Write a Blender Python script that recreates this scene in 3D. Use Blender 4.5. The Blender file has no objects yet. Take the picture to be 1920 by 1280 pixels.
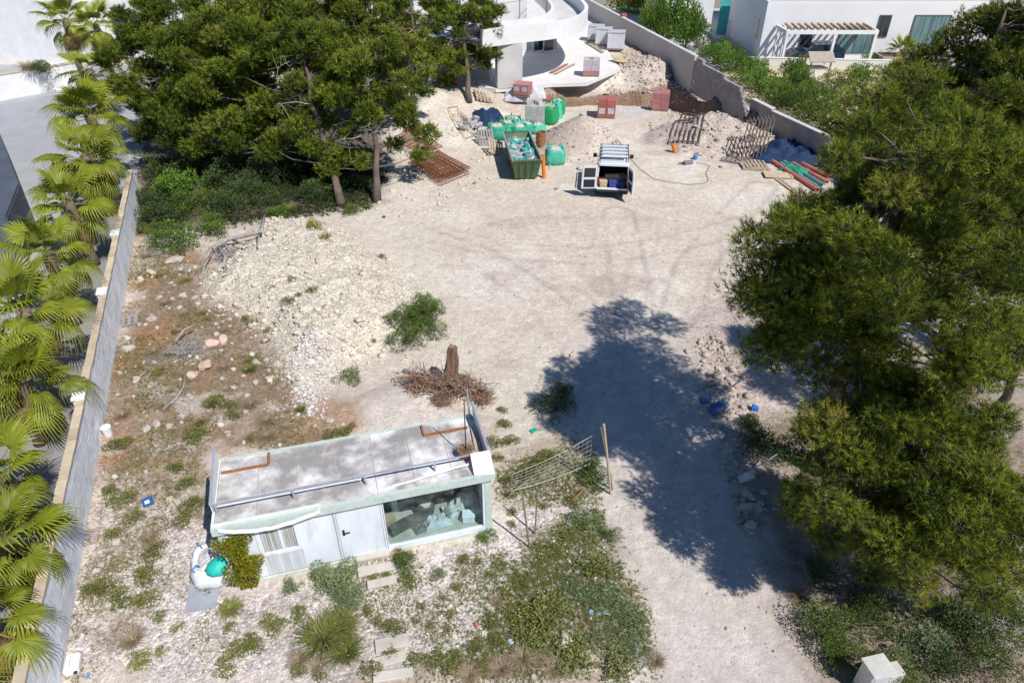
import bpy, math, random
import numpy as np
from mathutils import Vector, Matrix

# ------------------------------------------------------------------ camera, sky, sun, exposure
SC = bpy.context.scene
COL = SC.collection
CAMH, PITCH, FPX = 13.7, math.radians(34.5), 1280.0
cam_d = bpy.data.cameras.new('camera')
cam_d.sensor_width = 36.0
cam_d.lens = 36.0 * FPX / 1920.0
cam_d.clip_end = 3000.0
cam = bpy.data.objects.new('camera', cam_d)
cam.location = (0, 0, CAMH)
cam.rotation_euler = (math.pi / 2 - PITCH, 0, 0)
COL.objects.link(cam)
SC.camera = cam

SUN_EL, SUN_AZ = math.radians(52), math.radians(138)      # azimuth clockwise from +Y
world = bpy.data.worlds.new('World')
SC.world = world
world.use_nodes = True
wn = world.node_tree.nodes
sky = wn.new('ShaderNodeTexSky')
sky.sky_type = 'NISHITA'
sky.sun_disc = False
sky.dust_density = 0.0
sky.ozone_density = 10.0
sky.air_density = 1.0
sky.sun_elevation = SUN_EL
sky.sun_rotation = SUN_AZ
wn['Background'].inputs['Strength'].default_value = 0.09
world.node_tree.links.new(sky.outputs[0], wn['Background'].inputs['Color'])
sun_d = bpy.data.lights.new('sun', 'SUN')
sun_d.energy = 4.9
sun_d.angle = math.radians(0.53)
sun_d.color = (1.0, 0.965, 0.93)
sun = bpy.data.objects.new('sun', sun_d)
to_sun = Vector((math.sin(SUN_AZ) * math.cos(SUN_EL), math.cos(SUN_AZ) * math.cos(SUN_EL), math.sin(SUN_EL)))
sun.rotation_euler = to_sun.to_track_quat('Z', 'Y').to_euler()
sun.location = to_sun * 60
COL.objects.link(sun)
SC.view_settings.view_transform = 'Standard'
SC.view_settings.look = 'None'
SC.view_settings.gamma = 1.0
SC.view_settings.exposure = 0.03
SC.view_settings.use_curve_mapping = False
SC.render.engine = 'CYCLES'
SC.cycles.max_bounces = 6
SC.cycles.transparent_max_bounces = 12
SC.cycles.use_denoising = True

# ------------------------------------------------------------------ helpers
RNG = np.random.default_rng(7)
random.seed(7)
CP, SP = math.cos(PITCH), math.sin(PITCH)

def ray(px, py):
    u, v = (px - 960) / FPX, (640 - py) / FPX
    return np.array((u, CP + v * SP, -SP + v * CP))

def vhash(ix, iy, seed):
    n = (ix * 374761393 + iy * 668265263 + seed * 974634721) & 0x7fffffff
    n = ((n ^ (n >> 13)) * 1274126177) & 0x7fffffff
    n = n ^ (n >> 16)
    return (n & 0xffff) / 65535.0

def vnoise(x, y, seed=0):
    x = np.asarray(x, float); y = np.asarray(y, float)
    ix = np.floor(x).astype(np.int64); iy = np.floor(y).astype(np.int64)
    fx = x - ix; fy = y - iy
    fx = fx * fx * (3 - 2 * fx); fy = fy * fy * (3 - 2 * fy)
    a = vhash(ix, iy, seed); b = vhash(ix + 1, iy, seed)
    c = vhash(ix, iy + 1, seed); d = vhash(ix + 1, iy + 1, seed)
    return (a * (1 - fx) + b * fx) * (1 - fy) + (c * (1 - fx) + d * fx) * fy

def fbm(x, y, seed=0, octaves=4):
    s = 0; a = .5; f = 1.0
    for o in range(octaves):
        s = s + a * vnoise(np.asarray(x) * f, np.asarray(y) * f, seed + o * 17)
        a *= .5; f *= 2.03
    return s

def sdist(X, Y, poly):
    """signed distance to a polygon, positive inside"""
    X = np.asarray(X, float); Y = np.asarray(Y, float)
    d2 = np.full(X.shape, 1e18); ins = np.zeros(X.shape, bool)
    n = len(poly)
    for i in range(n):
        x0, y0 = poly[i]; x1, y1 = poly[(i + 1) % n]
        ex, ey = x1 - x0, y1 - y0
        t = np.clip(((X - x0) * ex + (Y - y0) * ey) / (ex * ex + ey * ey + 1e-12), 0, 1)
        d2 = np.minimum(d2, (X - x0 - t * ex) ** 2 + (Y - y0 - t * ey) ** 2)
        c = ((y0 > Y) != (y1 > Y)) & (X < (x1 - x0) * (Y - y0) / ((y1 - y0) if y1 != y0 else 1e-12) + x0)
        ins ^= c
    d = np.sqrt(d2)
    return np.where(ins, d, -d)

def sstep(d, a, b):
    t = np.clip((d - a) / (b - a), 0, 1)
    return t * t * (3 - 2 * t)

def flat(px, py, z=0.0):
    d = ray(px, py); t = (z - CAMH) / d[2]
    return (d[0] * t, d[1] * t)

def gauss(x, y, cx, cy, sx, sy, rot=0):
    c, s = math.cos(rot), math.sin(rot)
    u = (x - cx) * c + (y - cy) * s; v = -(x - cx) * s + (y - cy) * c
    return np.exp(-(u / sx) ** 2 - (v / sy) ** 2)

PLAT_Z = 1.2
PLAT = [flat(*p, PLAT_Z) for p in ((800, 190), (880, 176), (935, 170), (1035, 163), (1150, 153), (1262, 141))] + \
       [flat(1285, 160, .9), flat(1345, 190, .8), flat(1425, 232, .5), flat(1412, 182, 2.1), flat(1306, 106, 2.75), flat(1060, -25, 3.0), (-30, 95), (-30, 66), (-9, 50)]
PIT = [flat(*p) for p in ((1035, 178), (1140, 170), (1262, 158), (1335, 195), (1300, 212), (1245, 196), (1130, 190), (1050, 194))]
CHALK = [flat(*p) for p in ((500, 408), (620, 425), (700, 470), (770, 540), (760, 640), (690, 660), (640, 700), (560, 720), (520, 690), (480, 610), (375, 560), (400, 510), (470, 440))]
def cone(x, y, cx, cy, r, h, p=1.0, rx=1.0):
    d = np.sqrt(((x - cx) / rx) ** 2 + (y - cy) ** 2) / r
    return h * np.clip(1 - d, 0, 1) ** p
PILE = flat(1085, 268)
MND = flat(1335, 262)
RUB = flat(1225, 128, PLAT_Z)

def gh(x, y):
    x = np.asarray(x, float); y = np.asarray(y, float)
    h = 0.10 * (fbm(x * .25, y * .25, 3, 3) - .45)
    h = h + 0.05 * (fbm(x * 1.6, y * 1.6, 5, 3) - .45)
    jx = x + .7 * (fbm(x * .9, y * .9, 21) - .5); jy = y + .9 * (fbm(x * .9, y * .9, 31) - .5)
    soft = sstep(x, 3.5, 1.0)
    dp = sdist(jx, jy, PLAT)
    pl = (1 - soft) * sstep(dp, -.25, .28) + soft * sstep(dp, -2.4, 1.2)
    h = h * (1 - .7 * sstep(dp, 0, 1)) + (PLAT_Z + .35 * (fbm(x * 1.3, y * 1.3, 23) - .5) * sstep(dp, 1.2, .2)) * pl
    h = h - 1.0 * sstep(sdist(jx, jy, PIT), -.9, .6)
    c = flat(835, 735)
    h = h + .26 * gauss(x, y, c[0], c[1], 1.0, .5) * (.6 + .8 * fbm(x * 2, y * 2, 97))
    dc = sdist(x + .5 * (fbm(x * .8, y * .8, 41) - .5), y, CHALK)
    m = sstep(dc, -.5, 1.6)
    h = h + m * (.52 + .75 * (fbm(x * .45, y * .45, 55, 4) - .3) + .22 * (fbm(x * 2.2, y * 2.2, 8, 3) - .5) + .12 * (fbm(x * 6, y * 6, 9, 2) - .5))
    b = cone(x + .4 * (fbm(x, y, 61) - .5), y, PILE[0], PILE[1], 3.0, 1.75, 1.05, 1.0)
    h = h + b
    b = cone(x + 1.2 * (fbm(x * .7, y * .7, 71) - .5), y + .9 * (fbm(x * .9, y * .9, 73) - .5), MND[0], MND[1], 3.2, 1.5, .9, 1.35)
    h = h + b * (.75 + .6 * fbm(x * 1.3, y * 1.3, 75))
    b = cone(x + .8 * (fbm(x * .9, y * .9, 81) - .5), y, RUB[0], RUB[1], 3.4, .62, .7, .7)
    b = b * sstep(dp, .1, 1.0)
    h = h + b * (.25 + 1.6 * fbm(x * 1.5, y * 1.5, 85))
    c = flat(735, 765)
    h = h + .30 * gauss(x, y, c[0], c[1], 1.5, 1.0) * (.7 + .6 * fbm(x * 1.4, y * 1.4, 91))
    c = flat(800, 240)
    h = h + .9 * gauss(x, y, c[0], c[1], 3.4, 4.2) * (.7 + .6 * fbm(x * .8, y * .8, 93))
    c = flat(1400, 700)
    h = h + .28 * gauss(x, y, c[0], c[1], 1.4, 3.5, .2) * (.6 + .8 * fbm(x * 1.2, y * 1.2, 95))
    # driveway of the left neighbour and far land are level
    far = sstep(y, 66, 80)
    lft = sstep(-(x + 8.9 + (y - 7.9) * .386), .0, .4)
    h = h * (1 - far * .8) * (1 - lft)
    return h

HX_, HY_ = np.arange(-40, 45, .125), np.arange(2, 90, .125)
HT = gh(*np.meshgrid(HX_, HY_))
def hz(x, y):
    u = min(max((x + 40) / .125, 0), len(HX_) - 2.001); v = min(max((y - 2) / .125, 0), len(HY_) - 2.001)
    i, j = int(u), int(v); a, b = u - i, v - j
    return float((HT[j, i] * (1 - a) + HT[j, i + 1] * a) * (1 - b) + (HT[j + 1, i] * (1 - a) + HT[j + 1, i + 1] * a) * b)
def ghf(x, y):
    i = np.clip(((np.asarray(x) + 40) / .125).round().astype(int), 0, len(HX_) - 1); j = np.clip(((np.asarray(y) - 2) / .125).round().astype(int), 0, len(HY_) - 1)
    return HT[j, i]

def at(px, py, z=None):
    """a photograph pixel to a point on the ground (or at height z)"""
    if z is not None:
        x, y = flat(px, py, z); return Vector((x, y, z))
    zz = 0.0
    for _ in range(12):
        x, y = flat(px, py, zz); zz = .5 * zz + .5 * hz(x, y)
    return Vector((x, y, hz(x, y)))

def atY(px, py, Y):
    d = ray(px, py); t = Y / d[1]
    return Vector((d[0] * t, Y, CAMH + d[2] * t))

# ------------------------------------------------------------------ materials
MATS = {}
def M(name, c1, c2=None, scale=4.0, rough=.85, bump=0.0, bscale=25.0, metal=0.0, rand=0.0, stretch=(1, 1, 1), lo=.35, hi=.65, spec=.35, c3=None, s3=30.0, f3=.35, trans=0.0, world_co=False):
    if name in MATS: return MATS[name]
    m = bpy.data.materials.new(name); m.use_nodes = True
    nt = m.node_tree; N = nt.nodes; Lk = nt.links
    b = N['Principled BSDF']
    b.inputs['Roughness'].default_value = rough
    b.inputs['Metallic'].default_value = metal
    b.inputs['Specular IOR Level'].default_value = spec
    col = None
    if world_co:
        g = N.new('ShaderNodeNewGeometry'); co = g.outputs['Position']
    else:
        tc = N.new('ShaderNodeTexCoord'); co = tc.outputs['Object']
    mp = N.new('ShaderNodeMapping'); mp.inputs['Scale'].default_value = stretch
    Lk.new(co, mp.inputs['Vector']); co = mp.outputs[0]
    if rand:
        oi = N.new('ShaderNodeObjectInfo')
        va = N.new('ShaderNodeVectorMath'); va.operation = 'ADD'
        sc = N.new('ShaderNodeVectorMath'); sc.operation = 'SCALE'; sc.inputs[0].default_value = (37, 53, 71)
        Lk.new(oi.outputs['Random'], sc.inputs['Scale']); Lk.new(co, va.inputs[0]); Lk.new(sc.outputs[0], va.inputs[1]); co = va.outputs[0]
    if c2 is None: c2 = tuple(v * .82 for v in c1)
    nz = N.new('ShaderNodeTexNoise'); nz.inputs['Scale'].default_value = scale; nz.inputs['Detail'].default_value = 6; nz.inputs['Roughness'].default_value = .62
    Lk.new(co, nz.inputs['Vector'])
    rp = N.new('ShaderNodeValToRGB'); e = rp.color_ramp.elements
    e[0].position = lo; e[0].color = (*c2, 1); e[1].position = hi; e[1].color = (*c1, 1)
    Lk.new(nz.outputs['Fac'], rp.inputs['Fac']); col = rp.outputs['Color']
    if c3 is not None:
        n3 = N.new('ShaderNodeTexNoise'); n3.inputs['Scale'].default_value = s3; n3.inputs['Detail'].default_value = 4
        Lk.new(co, n3.inputs['Vector'])
        r3 = N.new('ShaderNodeValToRGB'); r3.color_ramp.elements[0].position = .52; r3.color_ramp.elements[1].position = .7
        r3.color_ramp.elements[0].color = (0, 0, 0, 1); r3.color_ramp.elements[1].color = (f3, f3, f3, 1)
        Lk.new(n3.outputs['Fac'], r3.inputs['Fac'])
        mx = N.new('ShaderNodeMix'); mx.data_type = 'RGBA'
        Lk.new(r3.outputs['Color'], mx.inputs[0]); Lk.new(col, mx.inputs[6]); mx.inputs[7].default_value = (*c3, 1)
        col = mx.outputs[2]
    if rand:
        hs = N.new('ShaderNodeHueSaturation')
        mr = N.new('ShaderNodeMapRange'); mr.inputs['To Min'].default_value = 1 - rand; mr.inputs['To Max'].default_value = 1 + rand
        Lk.new(oi.outputs['Random'], mr.inputs['Value']); Lk.new(mr.outputs[0], hs.inputs['Value']); Lk.new(col, hs.inputs['Color']); col = hs.outputs[0]
    Lk.new(col, b.inputs['Base Color'])
    if bump:
        nb = N.new('ShaderNodeTexNoise'); nb.inputs['Scale'].default_value = bscale; nb.inputs['Detail'].default_value = 5
        Lk.new(co, nb.inputs['Vector'])
        bp = N.new('ShaderNodeBump'); bp.inputs['Strength'].default_value = bump; bp.inputs['Distance'].default_value = .03
        Lk.new(nb.outputs['Fac'], bp.inputs['Height']); Lk.new(bp.outputs[0], b.inputs['Normal'])
    MATS[name] = m
    return m

def Mleaf(name, c_dark, c_light, c_alt=None, trans=.3, rand=.12, rough=.55, spec=.25):
    """foliage: tint attribute runs dark to light green; alt for yellow or dry tips (tint above 1)"""
    m = bpy.data.materials.new(name); m.use_nodes = True
    nt = m.node_tree; N = nt.nodes; Lk = nt.links
    b = N['Principled BSDF']; b.inputs['Roughness'].default_value = rough; b.inputs['Specular IOR Level'].default_value = spec
    a = N.new('ShaderNodeAttribute'); a.attribute_name = 'tint'
    rp = N.new('ShaderNodeValToRGB'); e = rp.color_ramp.elements
    e[0].position = 0; e[0].color = (*c_dark, 1); e[1].position = .66; e[1].color = (*c_light, 1)
    n = e.new(1.0); n.color = (*(c_alt or c_light), 1)
    Lk.new(a.outputs['Fac'], rp.inputs['Fac'])
    oi = N.new('ShaderNodeObjectInfo'); hs = N.new('ShaderNodeHueSaturation')
    mr = N.new('ShaderNodeMapRange'); mr.inputs['To Min'].default_value = 1 - rand; mr.inputs['To Max'].default_value = 1 + rand
    Lk.new(oi.outputs['Random'], mr.inputs['Value']); Lk.new(mr.outputs[0], hs.inputs['Value'])
    Lk.new(rp.outputs['Color'], hs.inputs['Color'])
    Lk.new(hs.outputs[0], b.inputs['Base Color'])
    tr = N.new('ShaderNodeBsdfTranslucent'); Lk.new(hs.outputs[0], tr.inputs['Color'])
    mx = N.new('ShaderNodeMixShader'); mx.inputs[0].default_value = trans
    Lk.new(b.outputs[0], mx.inputs[1]); Lk.new(tr.outputs[0], mx.inputs[2])
    Lk.new(mx.outputs[0], N['Material Output'].inputs['Surface'])
    MATS[name] = m
    return m

def Mglass(name, tint=(.90, .965, .96), gloss=.14):
    m = bpy.data.materials.new(name); m.use_nodes = True
    nt = m.node_tree; N = nt.nodes; Lk = nt.links
    for n in list(N):
        if n.type == 'BSDF_PRINCIPLED': N.remove(n)
    t = N.new('ShaderNodeBsdfTransparent'); t.inputs[0].default_value = (*tint, 1)
    g = N.new('ShaderNodeBsdfGlossy'); g.inputs['Roughness'].default_value = .04; g.inputs[0].default_value = (.85, .95, .97, 1)
    d = N.new('ShaderNodeBsdfDiffuse'); d.inputs[0].default_value = (.6, .66, .66, 1)
    f = N.new('ShaderNodeFresnel'); f.inputs['IOR'].default_value = 1.5
    nz = N.new('ShaderNodeTexNoise'); nz.inputs['Scale'].default_value = 3; nz.inputs['Detail'].default_value = 6
    tc = N.new('ShaderNodeTexCoord'); Lk.new(tc.outputs['Object'], nz.inputs['Vector'])
    r = N.new('ShaderNodeMapRange'); r.inputs['From Min'].default_value = .4; r.inputs['From Max'].default_value = .75; r.inputs['To Max'].default_value = .10
    Lk.new(nz.outputs['Fac'], r.inputs['Value'])
    m1 = N.new('ShaderNodeMixShader'); Lk.new(r.outputs[0], m1.inputs[0]); Lk.new(t.outputs[0], m1.inputs[1]); Lk.new(d.outputs[0], m1.inputs[2])
    ge = N.new('ShaderNodeNewGeometry'); iv = N.new('ShaderNodeMath'); iv.operation = 'SUBTRACT'; iv.inputs[0].default_value = 1.0; Lk.new(ge.outputs['Backfacing'], iv.inputs[1])
    ad = N.new('ShaderNodeMath'); ad.operation = 'MULTIPLY'; Lk.new(iv.outputs[0], ad.inputs[1]); Lk.new(f.outputs[0], ad.inputs[0])
    m2 = N.new('ShaderNodeMixShader'); Lk.new(ad.outputs[0], m2.inputs[0]); Lk.new(m1.outputs[0], m2.inputs[1]); Lk.new(g.outputs[0], m2.inputs[2])
    Lk.new(m2.outputs[0], N['Material Output'].inputs['Surface'])
    MATS[name] = m
    return m

# ------------------------------------------------------------------ mesh building
def tag(o, label=None, cat=None, group=None, kind=None):
    if label: o['label'] = label
    if cat: o['category'] = cat
    if group: o['group'] = group
    if kind: o['kind'] = kind
    return o

def link(name, me, mat=None, parent=None, loc=None, rot=None):
    if mat is not None and not me.materials: me.materials.append(mat)
    o = bpy.data.objects.new(name, me); COL.objects.link(o)
    if parent is not None: o.parent = parent
    if loc is not None: o.location = loc
    if rot is not None: o.rotation_euler = rot
    return o

def thing(name, label, cat, loc=(0, 0, 0), rz=0.0, group=None, rot=None):
    o = bpy.data.objects.new(name, None); COL.objects.link(o)
    o.empty_display_size = .2
    o.location = loc; o.rotation_euler = rot or (0, 0, rz)
    return tag(o, label, cat, group)

class MB:
    def __init__(s): s.v = []; s.f = []
    def add(s, vs, fs):
        n = len(s.v); s.v += [tuple(v) for v in vs]; s.f += [tuple(i + n for i in f) for f in fs]; return s
    def box(s, c, d, rz=0.0, rot=None, taper=1.0):
        R = (rot if rot is not None else Matrix.Rotation(rz, 3, 'Z'))
        c = Vector(c); hx, hy, hz_ = d[0] / 2, d[1] / 2, d[2] / 2
        vs = []
        for sz in (-1, 1):
            k = taper if sz > 0 else 1.0
            for sx, sy in ((-1, -1), (1, -1), (1, 1), (-1, 1)):
                vs.append(c + R @ Vector((sx * hx * k, sy * hy * k, sz * hz_)))
        return s.add(vs, [(0, 3, 2, 1), (4, 5, 6, 7), (0, 1, 5, 4), (1, 2, 6, 5), (2, 3, 7, 6), (3, 0, 4, 7)])
    def bx(s, x0, x1, y0, y1, z0, z1):
        return s.box(((x0 + x1) / 2, (y0 + y1) / 2, (z0 + z1) / 2), (x1 - x0, y1 - y0, z1 - z0))
    def bar(s, p0, p1, w, h=None, up=(0, 0, 1)):
        p0 = Vector(p0); p1 = Vector(p1); h = h or w
        d = (p1 - p0); L = d.length; d.normalize()
        u = Vector(up)
        if abs(d.dot(u)) > .98: u = Vector((1, 0, 0))
        sd = d.cross(u).normalized(); u2 = sd.cross(d)
        vs = []
        for p in (p0, p1):
            for a, b in ((-1, -1), (1, -1), (1, 1), (-1, 1)):
                vs.append(p + sd * (a * w / 2) + u2 * (b * h / 2))
        return s.add(vs, [(0, 1, 2, 3), (7, 6, 5, 4), (0, 4, 5, 1), (1, 5, 6, 2), (2, 6, 7, 3), (3, 7, 4, 0)])
    def tube(s, pts, rad, n=6, cap=True):
        pts = [Vector(p) for p in pts]
        if not hasattr(rad, '__len__'): rad = [rad] * len(pts)
        vs = []; fs = []
        ref = Vector((.31, .17, .93))
        for i, p in enumerate(pts):
            d = (pts[min(i + 1, len(pts) - 1)] - pts[max(i - 1, 0)]).normalized()
            if abs(d.dot(ref)) > .95: ref = Vector((1, 0, .1)).normalized()
            a = d.cross(ref).normalized(); b = d.cross(a)
            for k in range(n):
                t = 2 * math.pi * k / n
                vs.append(p + (a * math.cos(t) + b * math.sin(t)) * rad[i])
        for i in range(len(pts) - 1):
            for k in range(n):
                k2 = (k + 1) % n
                fs.append((i * n + k, i * n + k2, (i + 1) * n + k2, (i + 1) * n + k))
        if cap:
            fs.append(tuple(range(n))[::-1]); fs.append(tuple((len(pts) - 1) * n + k for k in range(n)))
        return s.add(vs, fs)
    def prism(s, poly, z0, z1):
        n = len(poly)
        vs = [(x, y, z0) for x, y in poly] + [(x, y, z1) for x, y in poly]
        fs = [tuple(range(n))[::-1], tuple(range(n, 2 * n))] + [(i, (i + 1) % n, n + (i + 1) % n, n + i) for i in range(n)]
        return s.add(vs, fs)
    def rings(s, rings, cap0=True, cap1=True):
        n = len(rings[0]); vs = [p for r in rings for p in r]; fs = []
        for i in range(len(rings) - 1):
            for k in range(n):
                k2 = (k + 1) % n
                fs.append((i * n + k, i * n + k2, (i + 1) * n + k2, (i + 1) * n + k))
        if cap0: fs.append(tuple(range(n))[::-1])
        if cap1: fs.append(tuple((len(rings) - 1) * n + k for k in range(n)))
        return s.add(vs, fs)
    def lathe(s, prof, n=16, c=(0, 0, 0)):
        rs = [[(c[0] + r * math.cos(2 * math.pi * k / n), c[1] + r * math.sin(2 * math.pi * k / n), c[2] + z) for k in range(n)] for r, z in prof]
        return s.rings(rs)
    def mesh(s, name, smooth=False):
        me = bpy.data.meshes.new(name); me.from_pydata(s.v, [], s.f); me.update()
        if smooth: me.shade_smooth()
        return me
    def build(s, name, mat, parent=None, loc=None, rot=None, smooth=False, bevel=0.0):
        o = link(name, s.mesh(name, smooth), mat, parent, loc, rot)
        if bevel:
            b = o.modifiers.new('bevel', 'BEVEL'); b.width = bevel; b.segments = 1; b.limit_method = 'ANGLE'
        return o

def npmesh(name, V, F, tint=None, smooth=False):
    """V (n,3), F (m,3 or 4) arrays to a mesh, with an optional per-vertex tint attribute"""
    V = np.ascontiguousarray(V, np.float32); F = np.ascontiguousarray(F, np.int32)
    me = bpy.data.meshes.new(name)
    k = F.shape[1]
    me.vertices.add(len(V)); me.vertices.foreach_set('co', V.ravel())
    me.loops.add(F.size); me.loops.foreach_set('vertex_index', F.ravel())
    me.polygons.add(len(F)); me.polygons.foreach_set('loop_start', np.arange(0, F.size, k, dtype=np.int32))
    me.polygons.foreach_set('loop_total', np.full(len(F), k, np.int32))
    me.update(calc_edges=True)
    if tint is not None:
        at_ = me.attributes.new('tint', 'FLOAT', 'POINT'); at_.data.foreach_set('value', np.ascontiguousarray(tint, np.float32))
    if smooth: me.shade_smooth()
    return me

def unit(a):
    return a / (np.linalg.norm(a, axis=-1, keepdims=True) + 1e-9)

def needles(pos, dirs, k, length, width, rng, spread=(.35, 1.15), back=.12, tint=.5, tvar=.25):
    """k thin needle triangles round every shoot"""
    n = len(pos)
    P = np.repeat(pos, k, 0); D = np.repeat(dirs, k, 0)
    q = rng.normal(size=P.shape); q = unit(q - D * (q * D).sum(1, keepdims=True))
    a = rng.uniform(spread[0], spread[1], (n * k, 1))
    nd = unit(D * np.cos(a) + q * np.sin(a))
    base = P - D * rng.uniform(0, back, (n * k, 1))
    side = unit(np.cross(nd, rng.normal(size=P.shape))) * (width / 2)
    L = length * rng.uniform(.7, 1.15, (n * k, 1))
    V = np.empty((n * k, 3, 3)); V[:, 0] = base - side; V[:, 1] = base + side; V[:, 2] = base + nd * L
    T = np.repeat(np.clip(np.broadcast_to(np.asarray(tint, float), (n,)) + rng.normal(0, tvar * .5, n), 0, 1), k)
    T = np.clip(T + rng.normal(0, .07, n * k), 0, 1)
    return V.reshape(-1, 3), np.repeat(T, 3)

def leaves(pos, dirs, length, width, rng, tint=.5, tvar=.3):
    """one folded diamond leaf (2 triangles) at every point"""
    n = len(pos)
    q = unit(np.cross(dirs, rng.normal(size=pos.shape)))
    up = np.cross(q, dirs)
    L = length * rng.uniform(.65, 1.25, (n, 1)); W = width * rng.uniform(.7, 1.2, (n, 1))
    a = pos; b = pos + dirs * L * .5 + q * W * .5 + up * L * .06; c = pos + dirs * L - up * L * .1; d = pos + dirs * L * .5 - q * W * .5 + up * L * .06
    V = np.stack([a, b, c, a, c, d], 1).reshape(-1, 3)
    T = np.clip(np.broadcast_to(np.asarray(tint, float), (n,)) + rng.normal(0, tvar * .5, n), 0, 1)
    return V, np.repeat(T, 6)

def tri_mesh(name, parts):
    V = np.concatenate([p[0] for p in parts]); T = np.concatenate([p[1] for p in parts])
    return npmesh(name, V, np.arange(len(V)).reshape(-1, 3), T)

def copy_thing(src, loc, rz=None, label=None, group=None, scale=None, rot=None):
    r = src.copy(); COL.objects.link(r); r.location = loc
    if rot is not None: r.rotation_euler = rot
    elif rz is not None: r.rotation_euler = (0, 0, rz)
    if label: r['label'] = label
    if group: r['group'] = group
    if scale: r.scale = (scale,) * 3 if not hasattr(scale, '__len__') else scale
    for ch in list(src.children):
        c = ch.copy(); COL.objects.link(c); c.parent = r
        for g in list(ch.children):
            d = g.copy(); COL.objects.link(d); d.parent = c
    return r
# ------------------------------------------------------------------ ground sheet
def axis(stops):
    out = [stops[0][0]]
    for (a, s0), (b, s1) in zip(stops[:-1], stops[1:]):
        x = a
        while x < b - 1e-6:
            t = (x - a) / (b - a); x = x + s0 + (s1 - s0) * t
            out.append(min(x, b))
    return np.array(out)
gx = np.concatenate([-axis([(20, 1.), (60, 4), (700, 60)])[::-1], axis([(-20, .5), (-13, .12), (-12, .095), (8, .105), (18, .2), (24, .6), (60, 3), (700, 60)])[1:]])
gy = axis([(-60, 10), (5, 1.0), (6.5, .075), (20, .11), (40, .19), (62, .25), (75, 1.5), (120, 6), (900, 60)])
GX, GY = np.meshgrid(gx, gy)
GZ = gh(GX, GY)
fade = sstep(np.maximum(np.abs(GX) - 40, GY - 90), 0, 40)
GZ = GZ * (1 - fade)
nx, ny = len(gx), len(gy)
idx = np.arange(nx * ny).reshape(ny, nx)
quads = np.stack([idx[:-1, :-1], idx[:-1, 1:], idx[1:, 1:], idx[1:, :-1]], -1).reshape(-1, 4)
gme = npmesh('ground', np.stack([GX, GY, GZ], -1).reshape(-1, 3), quads, smooth=True)

def zone(pix, f0, f1, seed, amp=.8, freq=.7):
    jx = GX + amp * (fbm(GX * freq, GY * freq, seed) - .47) * 2; jy = GY + amp * (fbm(GX * freq + 9, GY * freq, seed + 5) - .47) * 2
    return sstep(sdist(jx, jy, [flat(*p) for p in pix]), f0, f1)
def blend(c, col, m):
    return c + (np.array(col) - c) * m[..., None]
C = np.empty(GX.shape + (3,)); C[:] = (.615, .53, .44)
n1 = fbm(GX * .33, GY * .33, 101); n2 = fbm(GX * 2.2, GY * 2.2, 111); n3 = fbm(GX * 7, GY * 7, 121, 3)
C = blend(C, (.675, .61, .52), sstep(n1, .42, .62))
C = blend(C, (.49, .40, .335), sstep(fbm(GX * .22 + 4, GY * .5, 131), .50, .66) * .7)
stony = .25 + .2 * sstep(n2, .4, .6)
# tyre tracks sweeping from the drive up the plot
tr = np.sin((GX - .10 * GY + 1.2 * np.sin(GY * .13)) * 6.5)
tm = zone(((1000, 420), (1400, 420), (1450, 560), (1330, 620), (1540, 1280), (1230, 1280), (1150, 900), (1080, 600)), -1, 1, 140)
C = C * (1 - (.075 * tm * sstep(tr, .55, .95) * sstep(fbm(GX * .6, GY * .25, 145), .35, .6))[..., None])
tr2 = np.sin((GY - .18 * GX + .8 * np.sin(GX * .2)) * 5.2)
tm2 = zone(((780, 430), (1100, 400), (1150, 560), (980, 640), (830, 560)), -1, 1, 141)
C = C * (1 - (.09 * tm2 * sstep(tr2, .6, .95) * sstep(fbm(GX * .25, GY * .7, 147), .4, .6))[..., None])
def track(pix, off, wid, k, seed):
    """wheel marks either side of a driven line"""
    global C
    line = [flat(*p) for p in pix]; d = np.full(GX.shape, 1e9)
    for (x0, y0), (x1, y1) in zip(line[:-1], line[1:]):
        ex, ey = x1 - x0, y1 - y0; t = np.clip(((GX - x0) * ex + (GY - y0) * ey) / (ex * ex + ey * ey), 0, 1)
        d = np.minimum(d, np.hypot(GX - x0 - t * ex, GY - y0 - t * ey))
    m = sstep(np.abs(d - off - .12 * (fbm(GX * .8, GY * .8, seed) - .5)), wid, wid * .35) * sstep(fbm(GX * .5, GY * .5, seed + 2), .25, .5)
    C = C * (1 + (k * m)[..., None])
    e = sstep(np.abs(d - off - wid * 1.2), wid * .5, .02) * m
    C = C * (1 - (.5 * abs(k) * e)[..., None])
track([(1400, 1290), (1300, 1050), (1240, 850), (1200, 650), (1180, 520), (1160, 400)], .75, .18, -.19, 401)
track([(1330, 1290), (1270, 1100), (1210, 900), (1130, 700), (1020, 560), (900, 480), (760, 430)], .75, .18, -.18, 402)
track([(1260, 820), (1260, 640), (1300, 500), (1380, 400), (1430, 350)], .75, .17, -.17, 403)
track([(1240, 700), (1160, 560), (1060, 470), (1010, 400), (1000, 340)], .75, .17, .09, 404)
track([(820, 440), (950, 470), (1100, 480), (1250, 460), (1400, 420)], .75, .16, -.15, 405)
track([(1320, 600), (1420, 640), (1520, 720)], .7, .16, -.12, 406)
far = sstep(GY, 70, 90)
C = blend(C, (.30, .27, .20), far)
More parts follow.
